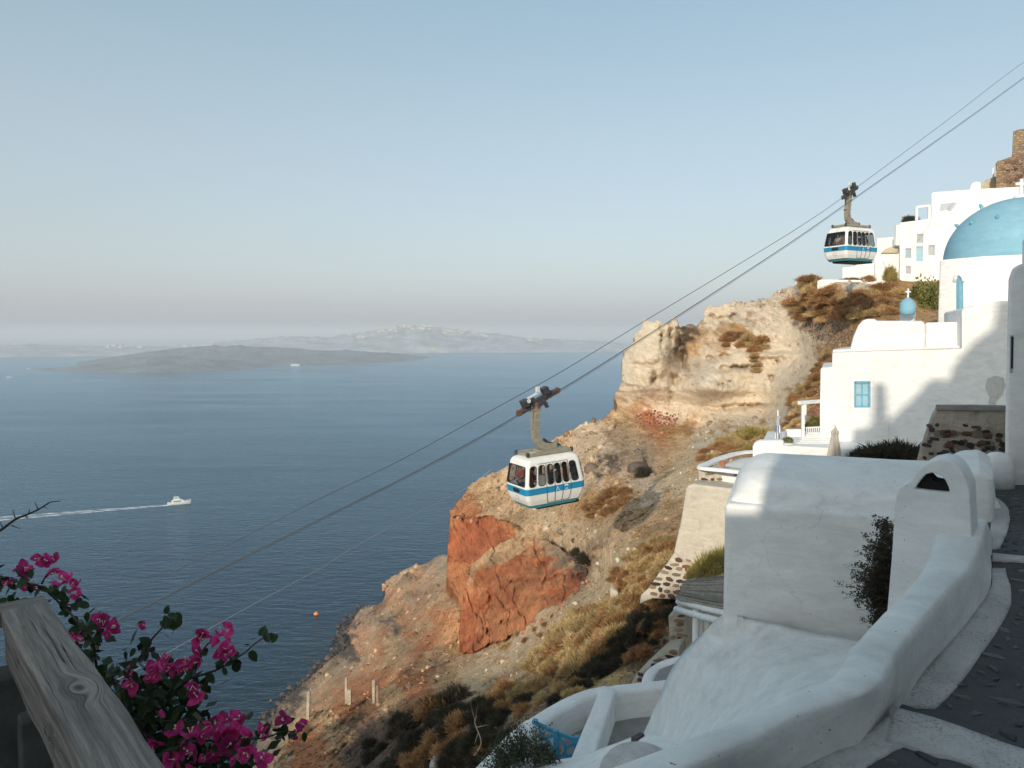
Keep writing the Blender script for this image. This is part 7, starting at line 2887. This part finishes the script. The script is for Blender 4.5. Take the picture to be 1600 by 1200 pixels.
rocks = merge_scatter('rubble', ROCKS, P_, S_[:, None] * RNG.uniform(0.7, 1.3, (len(P_), 3)), rand_rot(len(P_)), M['loose_rock'], cols=C_)
tag(rocks, 'loose stones and rubble strewn over the slopes', 'rubble', kind='stuff')

allp, allc, alls = [], [], []


def tuft_w(PX, PY):
    w = visible_slope(PX, PY)
    w *= np.where(fbm(np.stack([PX / 40, PY / 24, 0 * PX], -1), 3) > -0.05, 1, 0.12)
    return w


for g, n in ((G_HILL, 15000), (G_CLIFF, 2200), (G_LOW, 3800)):
    p, c, px, py = sample_grid(g, n, tuft_w if g is not G_LOW else None)
    d = np.linalg.norm(p - CAM, axis=1)
    s = np.clip(RNG.uniform(1.6, 5.0, len(p)) / F_PX * d, 0.10, 1.1)
    if g is G_LOW:
        s *= 0.6
    allp.append(p)
    alls.append(s)
    base_c = np.where(RNG.random((len(p), 1)) < 0.55, np.array([[0.33, 0.225, 0.11]]), np.array([[0.22, 0.135, 0.065]]))
    base_c = np.where(RNG.random((len(p), 1)) < 0.14, np.array([[0.10, 0.085, 0.05]]), base_c)
    allc.append(np.clip((base_c * 0.75 + c * 0.25) * RNG.uniform(0.75, 1.3, (len(p), 1)), 0.02, 0.6))
P_, S_, C_ = np.vstack(allp), np.concatenate(alls), np.vstack(allc)
rots = rot_z(RNG.uniform(0, 6.28, len(P_)))
tufts = merge_scatter('dry_grass', TUFTS, P_, np.stack([S_, S_, S_ * 0.8], -1), rots, M['scrub'], cols=C_)
tag(tufts, 'dry grass and scrub tufts covering the slopes', 'grass', kind='stuff')

# shore boulders along the water
sp, sc_, ss_ = [], [], []
for k in range(420):
    i = RNG.integers(0, len(SHORE) - 1)
    t = RNG.random()
    x = SHORE[i][0] * (1 - t) + SHORE[i + 1][0] * t + RNG.normal() * 4.5 + 1
    y = SHORE[i][1] * (1 - t) + SHORE[i + 1][1] * t + RNG.normal() * 3.5
    p = atz(x, y, 0.0)
    sp.append(p)
    ss_.append(min(2.3, 0.5 + RNG.pareto(2.5) * 0.6))
    sc_.append(np.array([0.075, 0.058, 0.048]) * RNG.uniform(0.6, 1.8))
shore_rocks = merge_scatter('shore_rocks', ROCKS, np.array(sp), np.array(ss_)[:, None] * RNG.uniform(0.7, 1.3, (len(sp), 3)), rand_rot(len(sp)), M['loose_rock'], cols=np.array(sc_))
tag(shore_rocks, 'dark boulders piled along the waterline', 'rocks', kind='stuff')

# boulders that stand out
BOULD = [(999, 735, 17, (0.13, 0.10, 0.085), 'big dark round boulder in the cleft right of the nearer cabin'), (962, 738, 12, (0.17, 0.125, 0.10), 'grey brown boulder left of the big dark boulder'), (925, 735, 15, (0.20, 0.14, 0.105), 'flat brown rock above the nearer cabin roof'),
         (878, 832, 8, (0.22, 0.17, 0.13), 'grey rock on the rim of the red rock'), (855, 826, 8, (0.55, 0.47, 0.36), 'pale split rock on the slope under the nearer cabin'), (897, 846, 5, (0.10, 0.08, 0.07), 'small dark rock above the red rock'),
         (935, 882, 5, (0.5, 0.44, 0.36), 'small pale stone right of the red rock'), (640, 1073, 7, (0.20, 0.13, 0.10), 'brown boulder on the rust coloured bank'), (678, 1067, 6, (0.15, 0.10, 0.085), 'dark boulder near the shade edge of the rust bank'), (859, 1098, 6, (0.5, 0.47, 0.43), 'pale round stone beyond the curved patio wall'),
         (690, 1196, 22, (0.42, 0.40, 0.38), 'large pale grey boulder at the bottom edge of the picture'), (985, 940, 9, (0.55, 0.48, 0.38), 'pale rock below the buttress foot'), (1012, 1050, 4, (0.6, 0.57, 0.52), 'small white stone on the rubble edging')]
for k, (x, y, wpx, c, lb) in enumerate(BOULD):
    p = on_ground(x, y)
    r = wpx / F_PX * p[1]
    v, f = ico(3)
    v = v * (1 + 0.22 * fbm(v * 0.8 + 5 * k, 4) + 0.05 * fbm(v * 4 + k, 2))[:, None] * np.array([1, 0.85, 0.72]) * r
    me = raw_mesh('boulder', v, f)
    set_color(me, np.tile(np.array(c), (len(v), 1)))
    o = link_mesh('boulder', me, M['loose_rock'])
    o.location = p + np.array([0, 0, 0.1 * r])
    o.rotation_euler = (0, 0, k)
    tag(o, lb, 'boulder')

# concrete stumps on the lower rim
for (x, y0, y1, wpx, lb) in ((481, 1081, 1123, 5, 'pale leaning concrete stump nearest the bougainvillea flowers'), (541, 1059, 1098, 4, 'thin pale stump with a broken block at its foot'), (546, 1078, 1100, 6, 'short square stump beside the thin pale one'), (584, 1063, 1099, 4.5, 'tall pale stump on the rust bank edge'), (590, 1071, 1098, 4, 'short brown stump behind the tall pale stump')):
    d = float(on_ground(x, y1)[1])
    root = thing('stump', lb, 'post', at(x, y1, d))
    mb = MB()
    a_, b_ = at(x, y1 + 3, d), at(x + (1.5 if x == 481 else 0), y0, d)
    w_ = wpx / F_PX * d
    mb.bar(a_, b_, w_, w_, (0, 1, 0))
    mb.build('shaft', M['concrete'] if x != 590 else M['stone_tan'], root, bevel=0.03)
    mb = MB()
    mb.box(b_ + np.array([0.02, 0, -0.02]), (w_ * 0.7, w_ * 0.7, 0.12), Matrix.Rotation(0.4, 3, 'Y'))
    mb.build('broken_top', M['concrete'] if x != 590 else M['stone_tan'], root, bevel=0.02)
# bare pale twigs in the shaded hollow
for (pts, lb) in (([(868, 1208, 21), (880, 1178, 21.3), (872, 1160, 21.5), (880, 1140, 21.6)], 'bare twig rising by the gate shrub'), ([(575, 1200, 44), (582, 1188, 44), (590, 1180, 44)], 'short pale twig on the shaded bank'), ([(741, 1180, 27), (752, 1160, 27), (742, 1130, 27.4), (745, 1118, 27.5)], 'thin pale twig above the patio wall end')):
    root = thing('bare_twig', lb, 'twig', at(*pts[0]))
    mb = MB()
    q = smooth_line([at(*p) for p in pts], 4)
    mb.tube(q, np.linspace(0.03, 0.01, len(q)), 5)
    for k in range(4):
        i = RNG.integers(2, len(q) - 1)
        mb.tube([q[i], q[i] + RNG.normal(size=3) * 0.25 + np.array([0, 0, 0.15])], [0.015, 0.006], 4)
    mb.build('stem', M['concrete'], root)

# ------------------------------------------------------------------ the weathered railing at the lower left


def wood_mat(tint=1.0):
    m, nt, b, out = new_mat('weathered_wood')
    v0 = coords(nt, 'Object')
    # grain runs along the local y axis; a knot bends it
    kn = nt.nodes.new('ShaderNodeVectorMath')
    kn.operation = 'SUBTRACT'
    nt.links.new(v0, kn.inputs[0])
    kn.inputs[1].default_value = (-0.005, 0.60, 0.0)
    ksc = nt.nodes.new('ShaderNodeVectorMath')
    ksc.operation = 'MULTIPLY'
    nt.links.new(kn.outputs[0], ksc.inputs[0])
    ksc.inputs[1].default_value = (1.0, 0.55, 0.0)
    kl = nt.nodes.new('ShaderNodeVectorMath')
    kl.operation = 'LENGTH'
    nt.links.new(ksc.outputs[0], kl.inputs[0])
    kexp = N(nt, 'ShaderNodeMapRange')
    kexp.interpolation_type = 'SMOOTHSTEP'
    nt.links.new(kl.outputs['Value'], kexp.inputs[0])
    kexp.inputs[1].default_value = 0.006
    kexp.inputs[2].default_value = 0.055
    kexp.inputs[3].default_value = 1.0
    kexp.inputs[4].default_value = 0.0
    sp_ = nt.nodes.new('ShaderNodeSeparateXYZ')
    nt.links.new(v0, sp_.inputs[0])
    wob = noise(nt, coords(nt, 'Object', (3, 2.2, 3)), 1.0, 3, 0.5)
    # across-grain coordinate: x bent by the wobble, blended to the distance from the knot near it
    x1 = N(nt, 'ShaderNodeMath', operation='MULTIPLY_ADD')
    nt.links.new(wob, x1.inputs[0])
    x1.inputs[1].default_value = 0.022
    nt.links.new(sp_.outputs['X'], x1.inputs[2])
    mxr = nt.nodes.new('ShaderNodeMix')
    nt.links.new(kexp.outputs[0], mxr.inputs[0])
    nt.links.new(x1.outputs[0], mxr.inputs[2])
    nt.links.new(kl.outputs['Value'], mxr.inputs[3])
    cmb = nt.nodes.new('ShaderNodeCombineXYZ')
    nt.links.new(mxr.outputs[0], cmb.inputs['X'])
    ys = N(nt, 'ShaderNodeMath', operation='MULTIPLY')
    nt.links.new(sp_.outputs['Y'], ys.inputs[0])
    ys.inputs[1].default_value = 0.03
    nt.links.new(ys.outputs[0], cmb.inputs['Y'])
    nt.links.new(sp_.outputs['Z'], cmb.inputs['Z'])
    g1 = noise(nt, cmb.outputs[0], 75, 5, 0.6)
    g2 = noise(nt, cmb.outputs[0], 320, 4, 0.7)
    blot = noise(nt, coords(nt, 'Object', (9, 3, 9)), 1.0, 4, 0.6)
    c = mixc(nt, ramp(nt, g1, [(0.30, 0.0), (0.68, 1.0)]), (0.125 * tint, 0.105 * tint, 0.092 * tint), (0.37 * tint, 0.325 * tint, 0.285 * tint))
    c = mixc(nt, ramp(nt, blot, [(0.48, 0.0), (0.75, 0.55)]), c, (0.30 * tint, 0.235 * tint, 0.18 * tint))
    c = mixc(nt, ramp(nt, g2, [(0.35, 0.45), (0.55, 0.0)]), c, (0.07, 0.062, 0.058))
    # drying cracks along the grain
    g3 = noise(nt, cmb.outputs[0], 34, 3, 0.5)
    crack = ramp(nt, g3, [(0.490, 0.0), (0.5, 1.0), (0.510, 0.0)])
    gate_ = ramp(nt, noise(nt, coords(nt, 'Object', (14, 2.4, 14)), 1.0, 2, 0.5), [(0.50, 0.0), (0.56, 1.0)])
    ck = N(nt, 'ShaderNodeMath', operation='MULTIPLY')
    nt.links.new(crack, ck.inputs[0])
    nt.links.new(gate_, ck.inputs[1])
    c = mixc(nt, ck.outputs[0], c, (0.012, 0.011, 0.010))
    core = N(nt, 'ShaderNodeMapRange')
    nt.links.new(kl.outputs['Value'], core.inputs[0])
    core.inputs[1].default_value = 0.007
    core.inputs[2].default_value = 0.012
    core.inputs[3].default_value = 0.8
    core.inputs[4].default_value = 0.0
    c = mixc(nt, core.outputs[0], c, (0.06, 0.052, 0.048))
    nt.links.new(c, b.inputs['Base Color'])
    b.inputs['Roughness'].default_value = 0.85
    b.inputs['Specular IOR Level'].default_value = 0.2
    p = bump(nt, b, g1, 0.5, 0.004)
    inv = N(nt, 'ShaderNodeMath', operation='SUBTRACT')
    inv.inputs[0].default_value = 1.0
    nt.links.new(ck.outputs[0], inv.inputs[1])
    p = bump(nt, b, inv.outputs[0], 0.9, 0.006, p)
    bump(nt, b, g2, 0.35, 0.002, p)
    return m


M['wood'] = wood_mat()
M['wood_side'] = wood_mat(0.85)
M['wood_dark'] = plain('dark_stained_wood', (0.06, 0.055, 0.052), 0.8, 0.4, 14, 0.4, 0.004)
RAIL_Z = 150 - 0.72
ra, rb = atz(40, 960, RAIL_Z), atz(186, 1204, RAIL_Z)
rd = (rb - ra)
rd /= np.linalg.norm(rd)
rail = thing('wooden_railing', 'weathered grey wooden railing in the lower left corner', 'railing', (ra[0], ra[1], 148.28))
yaw_r = math.atan2(rd[1], rd[0]) - math.pi / 2


def plank(name, a, b, w, h, mat, up=(0, 0, 1), bev=0.006):
    """a plank modelled along its own y axis so that the grain follows it"""
    a, b = Vector([float(t) for t in a]), Vector([float(t) for t in b])
    d = (b - a)
    ln = d.length
    d.normalize()
    s = d.cross(Vector(up)).normalized()
    u = s.cross(d)
    mb = MB()
    n = 24
    for i in range(n):
        pass
    prof = []
    rows = []
    for i in range(n + 1):
        y = ln * i / n
        dx = 0.0025 * math.sin(y * 7) + 0.0015 * math.sin(y * 23)
        rows.append([(-w / 2 + dx, y, -h / 2), (-w / 2 + dx, y, h / 2), (-w / 4, y, h / 2 + 0.0015 * math.sin(y * 9)), (w / 4, y, h / 2 + 0.001), (w / 2 + dx * 0.7, y, h / 2), (w / 2 + dx * 0.7, y, -h / 2), (-w / 2 + dx, y, -h / 2)])
    mb.grid(np.array(rows))
    mb.f += [(0, 1, 2, 3, 4, 5), tuple(n * 7 + i for i in range(6))[::-1]]
    mb.m += [0, 0]
    o = mb.build(name, mat, rail, world=False, bevel=bev, seg=3)
    mat4 = Matrix((s, d, u)).transposed().to_4x4()
    o.matrix_basis = Matrix.Translation(a - Vector(ORG[rail.name])) @ mat4
    return o


plank('handrail', ra, rb + rd * 0.5, 0.104, 0.045, M['wood'])
# side board under the handrail on the near side
nl = np.array([-rd[1], rd[0], 0.0])
nl = nl if nl[0] < 0 else -nl
plank('side_board', ra + nl * 0.036 + np.array([0, 0, -0.060]) + rd * 0.035, rb + rd * 0.5 + nl * 0.036 + np.array([0, 0, -0.060]), 0.03, 0.075, M['wood_side'])
plank('cross_rail', ra - rd * 0.045 + nl * 0.9 + np.array([0, 0, -0.004]), ra - rd * 0.045 - nl * 0.055 + np.array([0, 0, -0.004]), 0.08, 0.042, M['wood_side'])
for (k, off, w_) in ((0, 0.045, 0.09), (1, 0.34, 0.06)):
    p = ra + rd * off + nl * 0.035 + np.array([0, 0, -0.12])
    plank('post', p, p - np.array([0, 0, 0.9]), w_, w_, M['wood_dark'], rd)
for k in range(3):
    p = ra - rd * 0.06 + nl * (0.12 + 0.16 * k) + np.array([0, 0, -0.03])
    plank('baluster', p, p - np.array([0, 0, 0.95]), 0.055, 0.055, M['wood_dark'], rd)
plank('lower_rail', ra + np.array([0, 0, -0.62]), rb + rd * 0.5 + np.array([0, 0, -0.62]), 0.06, 0.08, M['wood_dark'])

# ------------------------------------------------------------------ bougainvillea
bg_ = thing('bougainvillea', 'bougainvillea with magenta flowers spilling over behind the wooden railing', 'bougainvillea', at(330, 1230, 2.3))
rgb = np.random.default_rng(21)


def zp(x, y):
    return x * 500 / 1364, 760 + y * 440 / 1200


def bract_mesh():
    """a papery heart shaped bract with a fold and a vein ridge, one unit long"""
    rows = []
    for t in np.linspace(0, 1, 7):
        w_ = 0.50 * math.sin(math.pi * min(1, t * 0.86 + 0.10)) ** 0.8 * (1 - 0.35 * t) + 0.01
        if t > 0.96:
            w_ = 0.01
        row = []
        for s_ in np.linspace(-1, 1, 5):
            row.append((s_ * w_, t, 0.16 * (1 - abs(s_)) * -1 * 0.4 + 0.28 * t * t + 0.05 * math.sin(7 * t + 3 * s_) * abs(s_)))
        rows.append(row)
    G = np.array(rows)
    return G


def mesh_from_grid(name, G, mat):
    mb = MB()
    mb.grid(G)
    me = bpy.data.meshes.new(name)
    me.from_pydata(mb.v, [], mb.f)
    me.materials.append(mat)
    me.shade_smooth()
    return me


BR = []
for k in range(3):
    G = bract_mesh()
    G[..., 2] += 0.05 * fbm(G * 2.2 + k * 7, 2)
    BR.append(mesh_from_grid('bract', G, M['bract']))
LF = []
for k in range(3):
    G = bract_mesh()
    G[..., 0] *= 0.82
    G[..., 2] = -0.22 * G[..., 1] ** 2 + 0.10 * np.abs(G[..., 0]) + 0.03 * fbm(G * 2 + k * 9, 2)
    LF.append(mesh_from_grid('leaf', G, M['boug_leaf']))
mbf = MB()
mbf.tube([(0, 0, 0), (0, 0, 0.30), (0, 0, 0.42)], [0.035, 0.03, 0.07], 6)
flo_me = bpy.data.meshes.new('floret')
flo_me.from_pydata(mbf.v, [], mbf.f)
flo_me.materials.append(M['floret'])

CLUST = [(90, 335, 52), (70, 350, 40), (115, 350, 44), (180, 310, 44), (195, 330, 40), (232, 318, 30), (238, 368, 34), (255, 395, 40), (295, 400, 50), (310, 420, 40), (330, 464, 34), (95, 415, 36), (35, 410, 30), (445, 562, 42), (430, 575, 34), (485, 590, 46), (475, 615, 44), (435, 645, 26), (345, 660, 26), (340, 682, 22), (370, 735, 32),
         (292, 630, 18), (600, 625, 24), (655, 770, 56), (640, 800, 50), (675, 745, 46), (670, 810, 50), (715, 755, 34), (745, 765, 50), (740, 795, 46), (790, 745, 48), (820, 760, 44), (840, 745, 40), (835, 650, 40), (860, 650, 50), (850, 690, 44), (930, 615, 34), (940, 635, 40), (935, 675, 46), (970, 655, 44), (975, 690, 36), (940, 715, 40), (880, 728, 32),
         (560, 850, 46), (545, 862, 36), (590, 832, 28), (840, 865, 44), (835, 890, 40), (525, 800, 30), (780, 1035, 60), (800, 1065, 50), (690, 975, 40), (780, 1125, 52), (800, 1150, 44), (675, 1105, 56), (660, 1120, 44), (920, 980, 48), (935, 1000, 40), (1030, 1000, 52), (1040, 1030, 46), (985, 1050, 64), (960, 1060, 56), (1000, 1080, 56), (870, 1005, 40), (875, 1055, 52), (900, 1080, 46),
         (1090, 1045, 30), (1010, 1110, 56), (1040, 1140, 52), (1020, 1165, 48), (930, 1135, 44), (900, 1165, 46), (1205, 985, 40), (1275, 995, 40), (1300, 1030, 40), (1160, 1090, 40), (1125, 1140, 52), (1240, 1075, 34), (720, 1180, 50), (745, 1190, 46), (600, 1060, 40), (560, 1010, 30), (860, 1130, 44), (830, 1195, 40)]


def put(parent, name, me, p, dirn, up, s, roll=0.0):
    d = Vector([float(t) for t in dirn]).normalized()
    u = Vector([float(t) for t in up])
    x = d.cross(u)
    if x.length < 1e-3:
        x = d.orthogonal()
    x.normalize()
    z = x.cross(d)
    r = Matrix((x, d, z)).transposed().to_4x4() @ Matrix.Rotation(roll, 4, 'Y')
    o = bpy.data.objects.new(name, me)
    COL.objects.link(o)
    o.parent = parent
    o.matrix_basis = Matrix.Translation(Vector([float(t) for t in (p - ORG[parent.name])])) @ r @ Matrix.Scale(s, 4)
    return o


def dep(px, py):
    return 2.25 + 0.0004 * (px - 200) + 0.10 * math.sin(px * 0.05 + py * 0.03)


flo_pts = []
for (zx, zy, r) in CLUST:
    x, y = zp(zx, zy)
    d = dep(x, y)
    c = at(x, y, d) + rgb.normal(size=3) * 0.012
    s = r / 40 * 0.029 * rgb.uniform(0.9, 1.2)
    face = np.array([0.15, -1, 0.25]) + rgb.normal(size=3) * 0.75
    face /= np.linalg.norm(face)
    a0 = rgb.uniform(0, 6.28)
    e1 = np.cross(face, (0, 0, 1.0))
    e1 /= np.linalg.norm(e1)
    e2 = np.cross(face, e1)
    for k in range(3):
        a_ = a0 + k * 2.094 + rgb.normal() * 0.2
        dr = e1 * math.cos(a_) + e2 * math.sin(a_) + face * 0.35
        put(bg_, 'bract', BR[rgb.integers(3)], c - face * 0.010, dr, face, s * rgb.uniform(0.85, 1.15), rgb.normal() * 0.25)
    flo_pts.append((c - face * 0.006, face, s))
mb = MB()
for p, fdir, s in flo_pts:
    for k in range(2):
        q = fdir + rgb.normal(size=3) * 0.3
        mb.tube([p, p + q * s * 0.45, p + q * s * 0.55], [s * 0.035, s * 0.03, s * 0.075], 5)
o = mb.build('floret_cluster', M['floret'], bg_)
o['kind'] = 'stuff'

STEMS = [[(-60, 380), (0, 386), (60, 400), (125, 417), (190, 440), (265, 510), (330, 578), (385, 650), (408, 720), (418, 790), (460, 850), (540, 960), (620, 1100), (680, 1260)],
         [(90, 405), (110, 370), (150, 350)], [(178, 420), (200, 380), (235, 350)], [(270, 515), (320, 500), (350, 490)], [(360, 560), (400, 520)],
         [(540, 960), (520, 880), (545, 795), (600, 720), (640, 660), (690, 600), (735, 545)], [(600, 1060), (650, 960), (720, 880), (790, 830), (870, 800), (960, 765), (1030, 720), (1090, 665), (1140, 635)],
         [(830, 815), (850, 740), (880, 680), (930, 640)], [(680, 1150), (780, 1100), (880, 1080), (1000, 1085), (1120, 1070), (1200, 1050), (1290, 1040)], [(560, 1000), (480, 830), (500, 800)], [(700, 1230), (800, 1180), (920, 1150), (1040, 1150)], [(640, 1000), (760, 1000), (880, 1000)], [(420, 800), (360, 730), (330, 680)]]
stem_pts = []
for st in STEMS:
    q = [at(*zp(*p), dep(*zp(*p)) + 0.02) for p in st]
    c = smooth_line(q, 6)
    c = c + 0.004 * np.stack([fbm(c * 9 + 3, 2), fbm(c * 9 + 30, 2), fbm(c * 9 + 60, 2)], -1)
    mb = MB()
    r0 = 0.0055 if len(st) > 6 else 0.003
    mb.tube(c, np.linspace(r0, 0.0018, len(c))[::-1] if st is STEMS[0] else np.linspace(r0, 0.0018, len(c)), 6)
    mb.build('branch', M['bark'], bg_, smooth=True)
    stem_pts.append(c)
n_leaf = 0
for c in stem_pts:
    L_ = np.linalg.norm(np.diff(c, axis=0), axis=1).sum()
    k_n = int(L_ / 0.036)
    for k in range(k_n):
        i = rgb.integers(0, len(c))
        p = c[i] + rgb.normal(size=3) * 0.008
        dr = rgb.normal(size=3) + np.array([0.1, -0.4, -0.2])
        put(bg_, 'leaf', LF[rgb.integers(3)], p, dr, (0, -0.4, 1), rgb.uniform(0.022, 0.040), rgb.normal() * 0.4)
        n_leaf += 1
for (zx, zy, sx, sy, n_) in ((375, 620, 28, 45, 12), (55, 410, 40, 45, 12), (690, 900, 90, 60, 34), (600, 960, 70, 90, 34), (700, 1060, 90, 90, 30), (1210, 1030, 60, 25, 12), (1135, 632, 20, 10, 8), (720, 560, 25, 25, 10), (590, 700, 40, 30, 8), (1010, 740, 20, 25, 6), (60, 480, 30, 30, 6), (260, 450, 30, 15, 4), (500, 830, 35, 40, 10), (900, 1110, 80, 50, 14)):
    for k in range(n_):
        x, y = zp(zx + rgb.normal() * sx, zy + rgb.normal() * sy)
        put(bg_, 'leaf', LF[rgb.integers(3)], at(x, y, dep(x, y) + rgb.uniform(0, 0.12)), rgb.normal(size=3) + np.array([0, -0.3, -0.4]), (0, -0.5, 1), rgb.uniform(0.024, 0.044), rgb.normal() * 0.5)
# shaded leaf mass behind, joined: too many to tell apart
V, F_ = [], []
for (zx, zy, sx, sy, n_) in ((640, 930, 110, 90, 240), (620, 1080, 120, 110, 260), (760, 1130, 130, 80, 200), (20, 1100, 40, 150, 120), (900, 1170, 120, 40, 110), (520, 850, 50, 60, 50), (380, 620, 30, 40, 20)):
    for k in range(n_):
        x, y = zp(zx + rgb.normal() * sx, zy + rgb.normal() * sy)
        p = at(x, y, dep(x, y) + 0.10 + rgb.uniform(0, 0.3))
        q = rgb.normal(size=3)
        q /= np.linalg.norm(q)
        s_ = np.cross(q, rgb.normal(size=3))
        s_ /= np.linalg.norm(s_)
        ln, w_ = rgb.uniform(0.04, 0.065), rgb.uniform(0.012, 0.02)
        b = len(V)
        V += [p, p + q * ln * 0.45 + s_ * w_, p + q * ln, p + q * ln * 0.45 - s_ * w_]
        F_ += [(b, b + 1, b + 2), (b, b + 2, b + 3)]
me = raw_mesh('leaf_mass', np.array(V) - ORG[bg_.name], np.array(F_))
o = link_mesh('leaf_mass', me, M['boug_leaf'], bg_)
o['kind'] = 'stuff'

# the bare thorny twig above it
tw = thing('thorny_branch', 'bare thorny twig reaching in from the left edge over the sea', 'branch', at(-10, 835, 2.1))
q = smooth_line([at(-30, 845, 2.1), at(0, 829, 2.1), at(25, 811, 2.12), at(45, 803, 2.12), at(62, 795, 2.13), at(78, 785, 2.14), at(95, 783, 2.14)], 5)
mb = MB()
mb.tube(q, np.linspace(0.0042, 0.0012, len(q)), 6)
mb.build('stem', M['bark'], tw)
for (a_, b_) in (((24, 811), (20, 795)), ((18, 821), (33, 827)), ((45, 804), (46, 795)), ((60, 797), (54, 784)), ((76, 787), (70, 789)), ((5, 826), (-2, 812)), ((40, 806), (44, 811)), ((68, 791), (74, 795))):
    mb = MB()
    mb.tube([at(*a_, 2.12), at(*b_, 2.11)], [0.0018, 0.0006], 4)
    mb.build('thorn', M['bark'], tw)
